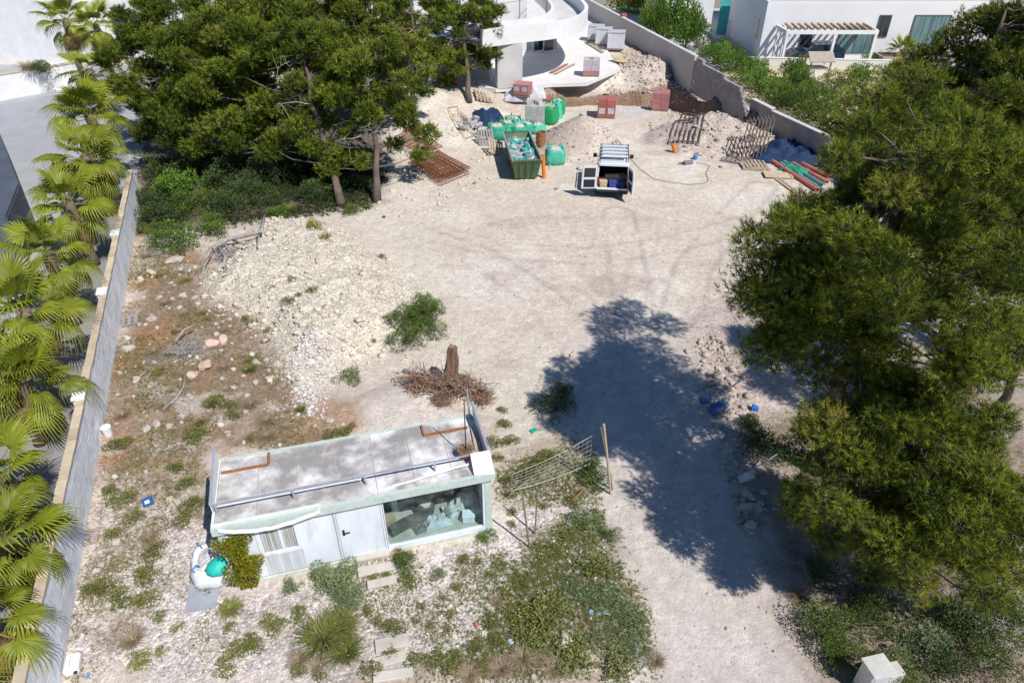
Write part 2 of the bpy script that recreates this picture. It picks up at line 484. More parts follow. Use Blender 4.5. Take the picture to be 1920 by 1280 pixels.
# creamy quarried limestone
m = zone([(500, 408), (620, 425), (700, 470), (800, 540), (760, 650), (700, 670), (640, 720), (560, 740), (520, 690), (480, 610), (370, 565), (395, 510), (470, 440)], -.3, .5, 151)
C = blend(C, (.66, .595, .475), m); stony = np.maximum(stony, m * .9)
m = zone([(680, 400), (800, 430), (860, 520), (860, 640), (930, 720), (960, 800), (860, 780), (760, 640), (700, 470)], -.8, .8, 153) * .7
C = blend(C, (.64, .575, .475), m)
m = zone([(960, 640), (1060, 680), (1050, 800), (960, 860), (930, 760)], -.5, .6, 155)
C = blend(C, (.62, .56, .46), m)
m = zone([(660, 760), (760, 715), (850, 740), (870, 800), (640, 850)], -.3, .3, 157)
C = blend(C, (.60, .53, .46), m)
# brown weedy soil by the wall
m = zone([(255, 440), (400, 468), (385, 545), (470, 615), (530, 690), (560, 790), (650, 815), (640, 850), (410, 850), (395, 960), (175, 915), (215, 660)], -.3, .5, 161)
C = blend(C, (.30, .21, .145), m * (.80 + .22 * sstep(n2, .35, .6)))
C = blend(C, (.38, .20, .10), m * sstep(fbm(GX * .7, GY * .7, 163), .52, .62) * .75)
C = blend(C, (.56, .50, .44), m * sstep(fbm(GX * 1.1 + 7, GY * 1.1, 165), .56, .66) * .6)
stony = np.maximum(stony, m * .5)
# rust coloured patch next to the cabin
m = zone([(560, 760), (640, 740), (690, 790), (600, 850), (520, 840)], -.3, .3, 167)
C = blend(C, (.37, .235, .14), m * .8)
# pinkish gravel round the cabin
m = zone([(395, 960), (180, 915), (90, 1290), (1010, 1290), (1180, 1080), (1120, 900), (940, 850), (900, 1010), (450, 1100)], -.3, .6, 171)
C = blend(C, (.655, .585, .54), m); stony = np.maximum(stony, m * .95)
C = blend(C, (.44, .38, .32), m * sstep(fbm(GX * .8, GY * .8, 173), .52, .66) * .55)
# weedy olive patches
m = zone([(960, 1000), (1130, 960), (1200, 1050), (1230, 1220), (1000, 1270), (860, 1270), (880, 1180), (1000, 1120)], -.2, .5, 181)
C = blend(C, (.29, .25, .165), m * .85)
m = zone([(920, 880), (1000, 810), (1100, 830), (1120, 920), (1000, 950), (940, 960)], -.3, .4, 183)
C = blend(C, (.35, .30, .215), m * .6)
m = zone([(680, 1235), (760, 1225), (1000, 1240), (1230, 1245), (1230, 1290), (680, 1290)], -.1, .3, 185)
C = blend(C, (.40, .31, .24), m * .7)
m = zone([(170, 900), (330, 850), (390, 960), (330, 1060), (150, 1180)], -.3, .5, 187)
C = blend(C, (.36, .31, .22), m * sstep(n2, .38, .6) * .75)
# drive
m = zone([(1090, 560), (1330, 680), (1420, 1000), (1560, 1300), (1210, 1300), (1140, 940), (1060, 720)], -.4, .6, 191, .5)
C = blend(C, (.595, .535, .475), m * .8); stony = stony * (1 - m * .5)
m = zone([(1150, 1170), (1400, 1180), (1560, 1300), (1150, 1300)], -.4, .6, 193)
C = blend(C, (.63, .575, .525), m * .6)
# pinkish turned soil right of the drive
m = zone([(1290, 570), (1400, 560), (1520, 700), (1480, 810), (1370, 800), (1310, 680)], -.4, .5, 195)
C = blend(C, (.54, .44, .385), m * .85); stony = np.maximum(stony, m * .7)
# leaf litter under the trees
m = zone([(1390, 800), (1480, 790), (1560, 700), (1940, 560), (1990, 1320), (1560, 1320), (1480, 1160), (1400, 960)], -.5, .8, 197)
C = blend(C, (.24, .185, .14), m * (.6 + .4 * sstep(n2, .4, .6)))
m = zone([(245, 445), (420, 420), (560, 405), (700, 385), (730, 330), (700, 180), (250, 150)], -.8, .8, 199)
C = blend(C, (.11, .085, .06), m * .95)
# terrace level, pit floor, dirt heaps
pd = sdist(GX, GY, PLAT)
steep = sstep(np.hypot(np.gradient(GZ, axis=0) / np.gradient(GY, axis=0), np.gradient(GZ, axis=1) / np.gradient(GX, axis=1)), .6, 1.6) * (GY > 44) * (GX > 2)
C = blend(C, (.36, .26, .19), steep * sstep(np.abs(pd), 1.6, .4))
C = blend(C, (.44, .345, .275), sstep(cone(GX, GY, PILE[0] - .9, PILE[1] - 1.0, 2.3, 1.0), .12, .4) * .95)
C = blend(C, (.54, .46, .40), sstep(cone(GX, GY, PILE[0], PILE[1], 3.2, 1.0), .02, .1) * .5)
C = blend(C, (.50, .42, .355), sstep(cone(GX, GY, MND[0], MND[1], 3.4, 1.0, 1, 1.35), .02, .2) * .7)
C = blend(C, (.50, .425, .375), sstep(cone(GX, GY, RUB[0], RUB[1], 4.2, 1.0, 1, .7), .02, .2) * .7)
stony = np.maximum(stony, sstep(cone(GX, GY, MND[0], MND[1], 3.6, 1.0, 1, 1.35), .02, .15) * .8)
m = zone([(1150, 190), (1210, 185), (1235, 205), (1215, 222), (1140, 222)], -.3, .5, 205, .4)
C = blend(C, (.56, .56, .55), m)
m = zone([(1040, 150), (1250, 140), (1300, 185), (1250, 230), (1050, 235)], -.5, 1.0, 207) * (1 - steep) * (GZ < .7)
C = blend(C, (.56, .475, .395), m * .5)
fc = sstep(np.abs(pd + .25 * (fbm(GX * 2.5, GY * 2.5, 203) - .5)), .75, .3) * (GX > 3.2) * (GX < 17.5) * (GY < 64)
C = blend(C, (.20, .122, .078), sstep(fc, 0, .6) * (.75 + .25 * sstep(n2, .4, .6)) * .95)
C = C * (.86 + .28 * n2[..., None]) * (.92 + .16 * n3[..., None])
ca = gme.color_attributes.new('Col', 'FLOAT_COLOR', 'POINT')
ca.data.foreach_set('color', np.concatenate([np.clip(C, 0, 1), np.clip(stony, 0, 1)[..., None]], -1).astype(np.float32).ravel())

def ground_material():
    m = bpy.data.materials.new('ground_earth'); m.use_nodes = True
    N = m.node_tree.nodes; Lk = m.node_tree.links
    b = N['Principled BSDF']; b.inputs['Roughness'].default_value = .95; b.inputs['Specular IOR Level'].default_value = .15
    a = N.new('ShaderNodeAttribute'); a.attribute_name = 'Col'
    g = N.new('ShaderNodeNewGeometry')
    def noise(s, d=6, r=.65):
        n = N.new('ShaderNodeTexNoise'); n.inputs['Scale'].default_value = s; n.inputs['Detail'].default_value = d; n.inputs['Roughness'].default_value = r
        Lk.new(g.outputs['Position'], n.inputs['Vector']); return n.outputs['Fac']
    def vor(s, f='F1'):
        n = N.new('ShaderNodeTexVoronoi'); n.inputs['Scale'].default_value = s; n.feature = f
        Lk.new(g.outputs['Position'], n.inputs['Vector']); return n
    def rng(v, a0, a1, b0, b1):
        r = N.new('ShaderNodeMapRange'); r.inputs['From Min'].default_value = a0; r.inputs['From Max'].default_value = a1; r.inputs['To Min'].default_value = b0; r.inputs['To Max'].default_value = b1
        Lk.new(v, r.inputs['Value']); return r.outputs[0]
    def mul(x, y, op='MULTIPLY'):
        n = N.new('ShaderNodeMath'); n.operation = op
        for i, v in enumerate((x, y)):
            if isinstance(v, (int, float)): n.inputs[i].default_value = v
            else: Lk.new(v, n.inputs[i])
        return n.outputs[0]
    f1 = rng(noise(3.5, 8, .7), .3, .7, .82, 1.16)
    f2 = rng(noise(40, 4, .7), .3, .7, .86, 1.12)
    v1 = vor(11); v2 = vor(26)
    sep1 = N.new('ShaderNodeSeparateColor'); Lk.new(v1.outputs['Color'], sep1.inputs[0])
    sep2 = N.new('ShaderNodeSeparateColor'); Lk.new(v2.outputs['Color'], sep2.inputs[0])
    st = mul(rng(sep1.outputs[0], 0, 1, -.28, .28), a.outputs['Alpha'])
    st2 = mul(rng(sep2.outputs[0], 0, 1, -.26, .26), a.outputs['Alpha'])
    st = mul(mul(st, st2, 'ADD'), 1.0, 'ADD')
    # small dark and light specks everywhere
    v3 = vor(5.5); sep3 = N.new('ShaderNodeSeparateColor'); Lk.new(v3.outputs['Color'], sep3.inputs[0])
    spot = mul(rng(v3.outputs['Distance'], .10, .16, 1, 0), rng(sep3.outputs[1], .80, .82, 0, 1))
    spot = mul(1.0, mul(spot, .35), 'SUBTRACT')
    k = mul(mul(mul(f1, f2), st), spot)
    vm = N.new('ShaderNodeVectorMath'); vm.operation = 'SCALE'; Lk.new(a.outputs['Color'], vm.inputs[0]); Lk.new(k, vm.inputs['Scale'])
    Lk.new(vm.outputs[0], b.inputs['Base Color'])
    h = mul(mul(mul(v1.outputs['Distance'], -1.0), a.outputs['Alpha']), mul(mul(v2.outputs['Distance'], -.5), a.outputs['Alpha']), 'ADD')
    h = mul(h, mul(noise(9, 8, .75), .9), 'ADD')
    bp = N.new('ShaderNodeBump'); bp.inputs['Strength'].default_value = .75; bp.inputs['Distance'].default_value = .06
    Lk.new(h, bp.inputs['Height']); Lk.new(bp.outputs[0], b.inputs['Normal'])
    return m
ground = link('ground', gme, ground_material())
tag(ground, 'pale stony building plot ground with brown weedy margins', 'ground', kind='structure')

def sheet(name, pts, z, mat, label, cat='ground'):
    b = MB(); b.add([(p[0], p[1], z) for p in pts], [tuple(range(len(pts)))])
    # thin slab so that it has an edge
    b.add([(p[0], p[1], z - .25) for p in pts], [tuple(range(len(pts)))[::-1]])
    n = len(pts); b.add([], [])
    for i in range(n): b.f.append((i, n + i, n + (i + 1) % n, (i + 1) % n))
    o = b.build(name, mat); tag(o, label, cat, kind='structure'); return o

# ------------------------------------------------------------------ small stones (stuff)
def stone_field(name, n, pix, smin, smax, mat, seed, label, cond=None, flatn=.7, z0=0.0):
    rng = np.random.default_rng(seed)
    poly = np.array([flat(*p, z0) for p in pix])
    lo, hi = poly.min(0), poly.max(0)
    pts = np.empty((0, 2))
    while len(pts) < n:
        q = rng.uniform(lo, hi, (n * 3, 2))
        # denser near the camera border of the area, irregular clumps
        k = fbm(q[:, 0] * .9, q[:, 1] * .9, seed + 3)
        ok = (sdist(q[:, 0], q[:, 1], poly) > rng.normal(0, .25, len(q))) & (k > rng.uniform(.2, .6, len(q)))
        if cond is not None: ok &= cond(q)
        pts = np.concatenate([pts, q[ok]])
    pts = pts[:n]
    t = (1 + 5 ** .5) / 2
    B = unit(np.array([(-1, t, 0), (1, t, 0), (-1, -t, 0), (1, -t, 0), (0, -1, t), (0, 1, t), (0, -1, -t), (0, 1, -t), (t, 0, -1), (t, 0, 1), (-t, 0, -1), (-t, 0, 1)], float))
    Fb = np.array([(0, 11, 5), (0, 5, 1), (0, 1, 7), (0, 7, 10), (0, 10, 11), (1, 5, 9), (5, 11, 4), (11, 10, 2), (10, 7, 6), (7, 1, 8), (3, 9, 4), (3, 4, 2), (3, 2, 6), (3, 6, 8), (3, 8, 9), (4, 9, 5), (2, 4, 11), (6, 2, 10), (8, 6, 7), (9, 8, 1)])
    s = smin * (smax / smin) ** (rng.uniform(0, 1, n) ** 3.2)
    V = B[None] * rng.uniform(.65, 1.25, (n, 12, 1))
    V = V * (s[:, None] * rng.uniform(.7, 1.3, (n, 3)) * np.array((1, 1, flatn)))[:, None, :]
    a = rng.uniform(0, 6.28, n); c, sn = np.cos(a)[:, None], np.sin(a)[:, None]
    X = V[..., 0] * c - V[..., 1] * sn; Y = V[..., 0] * sn + V[..., 1] * c
    z = ghf(pts[:, 0], pts[:, 1])
    V = np.stack([X + pts[:, :1], Y + pts[:, 1:], V[..., 2] + (z + s * flatn * .35)[:, None]], -1)
    F = (Fb[None] + (np.arange(n) * 12)[:, None, None]).reshape(-1, 3)
    T = np.repeat(np.clip(rng.normal(.5, .22, n), 0, 1), 12)
    o = link(name, npmesh(name, V.reshape(-1, 3), F, T), mat)
    tag(o, label, 'gravel', kind='stuff')
    return o

def Mtint(name, c0, c1, rough=.9):
    m = bpy.data.materials.new(name); m.use_nodes = True
    N = m.node_tree.nodes; Lk = m.node_tree.links
    b = N['Principled BSDF']; b.inputs['Roughness'].default_value = rough; b.inputs['Specular IOR Level'].default_value = .2
    a = N.new('ShaderNodeAttribute'); a.attribute_name = 'tint'
    rp = N.new('ShaderNodeValToRGB'); e = rp.color_ramp.elements
    e[0].color = (*c0, 1); e[1].color = (*c1, 1); Lk.new(a.outputs['Fac'], rp.inputs['Fac'])
    g = N.new('ShaderNodeNewGeometry'); nz = N.new('ShaderNodeTexNoise'); nz.inputs['Scale'].default_value = 14; nz.inputs['Detail'].default_value = 5
    Lk.new(g.outputs['Position'], nz.inputs['Vector'])
    r = N.new('ShaderNodeMapRange'); r.inputs['From Min'].default_value = .3; r.inputs['From Max'].default_value = .7; r.inputs['To Min'].default_value = .8; r.inputs['To Max'].default_value = 1.12
    Lk.new(nz.outputs['Fac'], r.inputs['Value'])
    vm = N.new('ShaderNodeVectorMath'); vm.operation = 'SCALE'; Lk.new(rp.outputs['Color'], vm.inputs[0]); Lk.new(r.outputs[0], vm.inputs['Scale'])
    Lk.new(vm.outputs[0], b.inputs['Base Color'])
    MATS[name] = m; return m
m_chalk = Mtint('limestone_chips', (.52, .46, .375), (.70, .64, .53))
m_pink = Mtint('pale_gravel', (.48, .43, .40), (.76, .72, .70))
m_white = Mtint('white_rubble', (.50, .44, .41), (.76, .73, .71))
m_soilst = Mtint('soil_stone', (.38, .32, .265), (.62, .565, .49))
m_brown = Mtint('turned_earth_clods', (.36, .28, .22), (.60, .52, .44))
stone_field('limestone_rubble', 3600, [(500, 405), (620, 420), (710, 470), (800, 560), (760, 660), (690, 680), (560, 740), (510, 690), (470, 610), (370, 570), (390, 510), (470, 440)], .010, .10, m_chalk, 11, 'creamy limestone rubble covering the low mound beside the brown soil')
stone_field('mound_stones', 700, [(500, 405), (620, 420), (710, 470), (800, 560), (760, 660), (690, 680), (560, 740), (510, 690), (470, 610), (370, 570), (390, 510), (470, 440)], .04, .17, m_chalk, 21, 'chunkier limestone pieces strewn over the low mound')
stone_field('white_stone_chips', 1300, [(545, 690), (600, 650), (640, 690), (625, 730), (600, 785), (555, 760)], .02, .085, m_white, 12, 'patch of white and pink broken stone beside the weedy soil')
stone_field('cabin_gravel', 6500, [(395, 970), (180, 915), (90, 1290), (1000, 1290), (1180, 1060), (1120, 900), (945, 850), (925, 1000), (450, 1105)], .008, .045, m_pink, 13, 'loose pinkish white gravel around and below the old cabin')
stone_field('soil_stones', 900, [(262, 450), (400, 470), (385, 545), (470, 615), (540, 700), (560, 800), (650, 815), (640, 850), (410, 850), (395, 960), (180, 915), (215, 660)], .015, .13, m_soilst, 14, 'pale stones scattered over the brown weedy soil by the wall')
stone_field('plot_pebbles', 2000, [(650, 400), (1000, 330), (1430, 340), (1420, 560), (1500, 720), (1400, 820), (1500, 1200), (1560, 1290), (1190, 1290), (1130, 920), (950, 830), (850, 780), (740, 640)], .010, .055, m_brown, 15, 'pebbles strewn over the bare pale plot and its drive')
stone_field('earth_heap_clods', 2200, [(1200, 235), (1290, 200), (1400, 195), (1470, 260), (1400, 310), (1280, 285)], .025, .13, m_brown, 16, 'clods and stones on the earth bank with the rebar grid')
stone_field('dirt_pile_clods', 700, [(1000, 290), (1060, 230), (1120, 235), (1170, 290), (1100, 310), (1030, 315)], .02, .12, m_brown, 17, 'clods lying around the foot of the brown sand pile')
stone_field('terrace_heap_clods', 3000, [(1120, 152), (1150, 128), (1175, 90), (1215, 82), (1310, 150), (1340, 185), (1262, 143)], .03, .17, m_brown, 18, 'lumps of rubble heaped along the rendered boundary wall', z0=1.3)
stone_field('drive_edge_stones', 800, [(1310, 640), (1360, 640), (1400, 800), (1440, 960), (1390, 1000), (1350, 820)], .02, .14, m_brown, 19, 'stones lining the right edge of the shaded drive')
stone_field('bank_stones', 1500, [(720, 330), (760, 250), (830, 190), (930, 200), (960, 330), (860, 400), (650, 410)], .02, .13, m_chalk, 20, 'broken stone on the bank around the rusty steel mesh')
# ------------------------------------------------------------------ left boundary wall
m_block = M('grey_blockwork', (.84, .85, .87), (.72, .735, .76), 1.5, .92, .12, 40, rand=.07, c3=(.52, .50, .46), s3=1.1, f3=.5)
m_mortar = M('mortar', (.70, .71, .73), (.62, .63, .65), 6, .95, .4, 40)
m_cap = M('tan_coping_stone', (.60, .50, .36), (.48, .385, .27), 2.5, .85, .3, 30, rand=.14)
W0 = Vector((flat(100, 1400)[0], flat(100, 1400)[1], 0)); 
wa, wb = flat(117, 1268), flat(254, 440)
wd = Vector((wb[0] - wa[0], wb[1] - wa[1], 0)).normalized()
W0 = Vector((wa[0], wa[1], 0)) - wd * 1.6
WL = (Vector((wb[0], wb[1], 0)) - W0).length + 4.5
WANG = math.atan2(wd.y, wd.x)
WH, WT = 1.46, .16
wall = thing('boundary_wall', 'grey concrete block wall with tan coping beside the palms', 'wall', W0, WANG)
# local x along the wall, local +y to the left (palms), -y faces the plot
b = MB(); b.bx(0, WL, .006, WT - .006, -.3, WH - .01); b.build('wall_core', m_mortar, wall)
bl = MB(); bl.bx(0, .394, 0, WT, 0, .194); blm = bl.mesh('block')
blm.materials.append(m_block)
BW, BH = .4, .2
rows = int(WH / BH); blocks = []
for r in range(rows + 1):
    x = -(.2 if r % 2 else 0)
    while x < WL - .1:
        if x >= 0: blocks.append((x + .2, r, x))
        x += BW
blocks.sort()
far_mb = MB()
for i, (cx, r, x) in enumerate(blocks):
    z = r * BH + .01 + (WH - (rows + 1) * BH if False else 0)
    zt = .194 if z + .194 < WH else max(.03, WH - z)
    dx = random.uniform(-.004, .004); dy = random.uniform(-.002, .002)
    if i < 296:
        o = link('block', blm, None, wall, (x + dx, dy, z)); o.scale.z = zt / .194
    else: far_mb.bx(x + dx, x + dx + .394, dy, WT + dy, z, z + zt)
o = far_mb.build('block_courses', m_block, wall); o['kind'] = 'stuff'
cs = MB(); cs.bx(0, .485, -.03, WT + .03, 0, .055); csm = cs.mesh('coping_stone'); csm.materials.append(m_cap)
x = 0
while x < WL - .3:
    link('coping_stone', csm, None, wall, (x, random.uniform(-.008, .008), WH + .002), (random.uniform(-.008, .008), 0, random.uniform(-.01, .01)))
    x += .5
m_wpaint = M('white_wall_paint', (.80, .80, .79), (.70, .70, .69), 1.2, .8, .15, 30)
for px, py in ((103, 975), (147, 745), (190, 550), (217, 440)):
    p = at(px, py, WH); t = (p - W0).dot(wd)
    b = MB(); b.bx(t - .2, t + .2, WT + .002, WT + .12, 0, WH + .06); b.bx(t - .24, t + .24, -.045, WT + .14, WH + .062, WH + .12)
    b.build('pilaster', m_wpaint, wall)

# ------------------------------------------------------------------ left neighbour: drive, fence wall, house
m_drive = M('grey_concrete_drive', (.40, .405, .42), (.33, .335, .35), .5, .85, .15, 20, world_co=True)
left_off = lambda t, o: W0 + wd * t + Vector((-wd.y, wd.x, 0)) * o
pts = [left_off(-6, .4), left_off(WL + 18, .4), Vector((-31, 62, 0)), Vector((-90, 62, 0)), Vector((-90, 0, 0))]
dr = sheet('driveway', [(p.x, p.y) for p in pts], .012, m_drive, 'smooth grey concrete drive of the left neighbour')
# paving strip under the palms
m_pave = M('dark_paving', (.30, .29, .28), (.22, .215, .21), .8, .85, .2, 20, world_co=True)
pv = [left_off(-5, .42), left_off(WL + 2, .42), left_off(WL + 2, 3.4), left_off(-5, 3.4)]
sheet('palm_bed_paving', [(p.x, p.y) for p in pv], .018, m_pave, 'shaded grey paving strip under the palm row')
fwall = thing('garden_wall', 'white rendered garden wall across the grey drive, upper left', 'wall', (0, 0, 0))
a, c = flat(-60, 200), flat(160, 160)
b = MB(); b.bar((a[0], a[1], .85), (c[0], c[1], .85), .3, 1.7); b.build('wall_panel', m_wpaint, fwall)
b = MB(); b.bar((a[0], a[1], 1.73), (c[0], c[1], 1.73), .4, .06); b.build('coping', m_cap, fwall)
lh = thing('white_house', 'white flat roofed house behind the palms, upper left corner', 'house', (0, 0, 0))
b = MB(); b.bx(-58, -37.3, 62.5, 72, 0, 5.6); b.build('wall', m_wpaint, lh)
b = MB(); b.bx(-37.25, -28, 66, 74, 0, 5.2); b.build('rear_wing', m_wpaint, lh)
m_tan = M('tan_roof_gravel', (.42, .37, .32), None, 1, .9)
b = MB(); b.bx(-57.6, -37.7, 62.9, 71.6, 5.62, 5.66); b.build('roof', m_tan, lh)
m_dark = M('dark_glass', (.03, .04, .055), (.02, .03, .04), 1, .12, spec=.6)
b = MB(); b.bx(-35.5, -33, 65.93, 65.99, .5, 3.6); o = b.build('door', m_dark, lh)
b = MB(); b.bx(-35.6, -35.5, 65.9, 65.99, .5, 3.7); b.bx(-33, -32.9, 65.9, 65.99, .5, 3.7); b.bx(-35.6, -32.9, 65.9, 65.99, 3.6, 3.7); b.build('door_frame', m_wpaint, o)
# low block at the left edge, sides and top in one dark slate colour
ob = thing('slate_block', 'low dark slate grey block at the left picture edge', 'building', (0, 0, 0))
m_slate = M('dark_slate_grey', (.10, .115, .15), (.075, .085, .115), .8, .7, .1, 10)
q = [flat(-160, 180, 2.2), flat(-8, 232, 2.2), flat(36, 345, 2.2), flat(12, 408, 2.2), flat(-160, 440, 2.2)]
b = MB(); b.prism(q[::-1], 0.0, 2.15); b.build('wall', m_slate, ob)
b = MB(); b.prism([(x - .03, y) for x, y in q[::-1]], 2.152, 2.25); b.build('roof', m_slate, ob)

# ------------------------------------------------------------------ house under construction (on the raised terrace)
m_conc = M('pale_concrete', (.62, .60, .575), (.52, .50, .48), .9, .85, .15, 25)
m_white = M('white_render', (.80, .79, .775), (.71, .70, .685), .7, .85, .15, 25, c3=(.6, .57, .52), s3=2.0, f3=.3)
m_screed = M('white_screed', (.76, .74, .715), (.66, .635, .60), .5, .8, .1, 20, world_co=True)
tp = [flat(*p, 1.3) for p in ((930, 168), (1035, 158), (1100, 156), (1162, 130), (1130, 82), (1118, 40), (1060, -20))] + [(-10, 92), (-22, 80), (-10, 53)]
sheet('terrace_floor', tp, 1.34, m_screed, 'white screeded terrace floor of the house being built')
ch = thing('unfinished_house', 'white unfinished house with curved roof parapet at top centre', 'house', (0, 0, 0))
cx0 = flat(931, 166, 1.3); cx1 = flat(977, 162, 1.3)
b = MB(); b.bar((cx0[0], cx0[1], 2.75), (cx1[0], cx1[1], 2.75), .55, 2.82); b.build('column', m_conc, ch)
def offset_path(path, d):
    out = []
    for i, p in enumerate(path):
        a = Vector(path[max(i - 1, 0)]); c = Vector(path[min(i + 1, len(path) - 1)])
        t = (c - a).normalized(); out.append((p[0] - t.y * d, p[1] + t.x * d))
    return out
def curve(pts, n=6):
    out = []
    P_ = [Vector(p) for p in pts]
    for i in range(len(P_) - 1):
        p0, p1, p2, p3 = P_[max(i - 1, 0)], P_[i], P_[i + 1], P_[min(i + 2, len(P_) - 1)]
        for k in range(n):
            t = k / n
            out.append(tuple(.5 * ((2 * p1) + (p2 - p0) * t + (2 * p0 - 5 * p1 + 4 * p2 - p3) * t * t + (3 * p1 - p0 - 3 * p2 + p3) * t ** 3)))
    out.append(tuple(P_[-1])); return out
def wall_strip(b, path, thick, z0, z1):
    q = offset_path(path, thick)
    for i in range(len(path) - 1):
        b.add([(*path[i], z0), (*path[i + 1], z0), (*q[i + 1], z0), (*q[i], z0), (*path[i], z1), (*path[i + 1], z1), (*q[i + 1], z1), (*q[i], z1)],
              [(3, 2, 1, 0), (4, 5, 6, 7), (0, 1, 5, 4), (2, 3, 7, 6)] + ([(3, 0, 4, 7)] if i == 0 else []) + ([(1, 2, 6, 5)] if i == len(path) - 2 else []))
ZB, ZT = 4.18, 5.25
r_front = [flat(905, 90, ZB), flat(975, 81, ZB), flat(1035, 74, ZB), flat(1072, 66, ZB), flat(1092, 57, ZB), flat(1101, 46, ZB), flat(1098, 34, ZB), flat(1080, 16, ZB), flat(1040, -14, ZB)]
path = curve(r_front)
b = MB(); wall_strip(b, path, .28, ZB, ZT); b.build('parapet', m_white, ch, smooth=False)
inner = offset_path(path, 2.6)
k0, k1 = 0, len(path)
b = MB()
o28 = offset_path(path, .282)
for i in range(len(path) - 1):
    b.add([(*o28[i], ZB + .25), (*o28[i + 1], ZB + .25), (*inner[i + 1], ZB + .25), (*inner[i], ZB + .25), (*o28[i], ZB + .01), (*o28[i + 1], ZB + .01), (*inner[i + 1], ZB + .01), (*inner[i], ZB + .01)],
          [(0, 1, 2, 3), (7, 6, 5, 4), (0, 3, 7, 4), (1, 5, 6, 2)])
b.build('roof_deck', m_conc, ch)
b = MB(); wall_strip(b, inner, .22, ZB + .0, ZT - .1); b.build('inner_parapet', m_white, ch)
# thin cross kerb on the deck, dark soffit band, rear rooms, glass doors
b = MB(); p = path[int(len(path) * .28)]; q = inner[int(len(path) * .28)]
b.bar((p[0], p[1] + .35, ZB + .33), (q[0], q[1] - .05, ZB + .33), .12, .15); b.build('deck_kerb', m_white, ch)
b = MB(); b.bx(-9, 1.2, 60, 75, 1.3, 5.3); b.build('rear_wall', m_white, ch)
b = MB(); b.bx(-9, -1.6, 51.2, 60, 1.3, 4.16); b.build('side_room', m_conc, ch)
m_soffit = M('grey_soffit', (.25, .25, .27), None, 2, .8)
gl = flat(1000, 92, 1.34); gr = flat(1037, 88, 1.34)
m_glass = Mglass('window_glass')
for i, (pa, pb) in enumerate(((980, 998), (1000, 1018), (1019, 1037))):
    A = flat(pa, 97, 1.34); B_ = flat(pb, 95, 1.34)
    b = MB(); b.bar((A[0], A[1], 2.6), (B_[0], B_[1], 2.6), .05, 2.4); o = b.build('glass_door', m_dark if i else MATS['window_glass'], ch)
    b = MB(); b.bar((A[0], A[1], 1.36), (A[0], A[1], 3.9), .12); b.bar((A[0], A[1], 3.86), (B_[0], B_[1], 3.86), .12); b.build('frame', M('cream_metal', (.62, .60, .52)), o)
b = MB(); pr_ = flat(1040, 92, 1.34); b.bar((pr_[0], pr_[1], 1.36), (pr_[0], pr_[1], 4.17), .3); b.build('post', M('cream_metal', (.62, .60, .52)), ch)
m_steel = M('galvanised_steel', (.42, .43, .44), (.34, .35, .36), 6, .5, metal=.5)
for px, py in ((975, 28), (1028, 16), (930, 36)):
    A = flat(px, py, ZT - .2)
    b = MB(); b.tube([(A[0], A[1] + 3, 3.0), (A[0], A[1] + 3, 6.1)], .04, 6); b.build('guard_post', m_steel, ch)
A, B_, = flat(930, 30, ZT), flat(1035, 10, ZT)
for dz in (0, .45):
    b = MB(); b.tube([(A[0], A[1] + 2.6, ZT + .8 - dz), (B_[0], B_[1] + 2.6, ZT + .8 - dz)], .025, 5); b.build('guard_rail', m_steel, ch)

# ------------------------------------------------------------------ right boundary wall, three stretches
m_rend = M('grey_rendered_wall', (.52, .50, .48), (.46, .44, .42), .6, .9, .1, 20)
m_rblock = M('rough_grey_blocks', (.37, .345, .335), (.29, .27, .265), 1.2, .95, .4, 20, rand=.15)
rw = thing('rendered_wall', 'smooth grey rendered boundary wall running back beside the unfinished house', 'wall')
A, B_ = flat(1060, -25, 3.0), flat(1306, 106, 2.75)
b = MB(); b.bar((A[0], A[1], 1.5), (B_[0], B_[1], 1.35), .25, 2.8); b.build('wall_panel', m_rend, rw)
b = MB(); b.bar((A[0], A[1], 2.93), (B_[0], B_[1], 2.78), .31, .06); b.build('coping', m_conc, rw)
rb = thing('block_wall', 'rough grey block wall with a stepped broken end above the pit', 'wall')
C_ = flat(1408, 178, 2.1)
d = Vector((C_[0] - B_[0], C_[1] - B_[1], 0)); Ld = d.length; d.normalize(); ang = math.atan2(d.y, d.x)
rb.location = (B_[0], B_[1], 0); rb.rotation_euler = (0, 0, ang)
bm_ = MB(); bm_.bx(.005, .495, -.1, .1, 0, .24); bme = bm_.mesh('block'); bme.materials.append(m_rblock)
nrow = 11; cnt = 0; rest = MB()
for r in range(nrow):
    z = r * .25 + .0
    x = .26 - (.25 if r % 2 else 0)
    while x + .5 < Ld + .1:
        top = 2.75 - .62 * (x / Ld) if x < Ld * .55 else 2.41 - .25 * math.floor((x - Ld * .55) / .55) * .28
        if x > Ld * .8: top -= .25 * (1 + math.floor((x - Ld * .8) / .55))
        if r > 0 and z + .24 <= top + .06 and z > .2:
            if z > 1.0 and cnt < 298: link('block', bme, None, rb, (x, random.uniform(-.01, .01), z)); cnt += 1
            elif z > .2: rest.bx(x + .005, x + .495, -.1, .1, z, z + .24)
        x += .5
o = rest.build('lower_courses', m_rblock, rb); o['kind'] = 'stuff'
rt = thing('retaining_wall', 'dark grey retaining wall behind the blue tarpaulin', 'wall')
m_ret = M('dark_rendered_wall', (.34, .315, .30), (.25, .235, .225), 1.0, .95, .3, 12)
D_ = flat(1412, 186, 1.7); E_ = flat(1560, 262, 1.5); F_ = flat(1450, 205, 1.7)
b = MB(); b.bar((D_[0], D_[1], .85), (F_[0], F_[1], .85), .25, 1.7); b.build('wall_panel', m_ret, rt)
b = MB(); b.bar((F_[0] + .03, F_[1] - .02, .78), (E_[0], E_[1], .78), .25, 1.6); b.build('wall_panel', m_ret, rt)
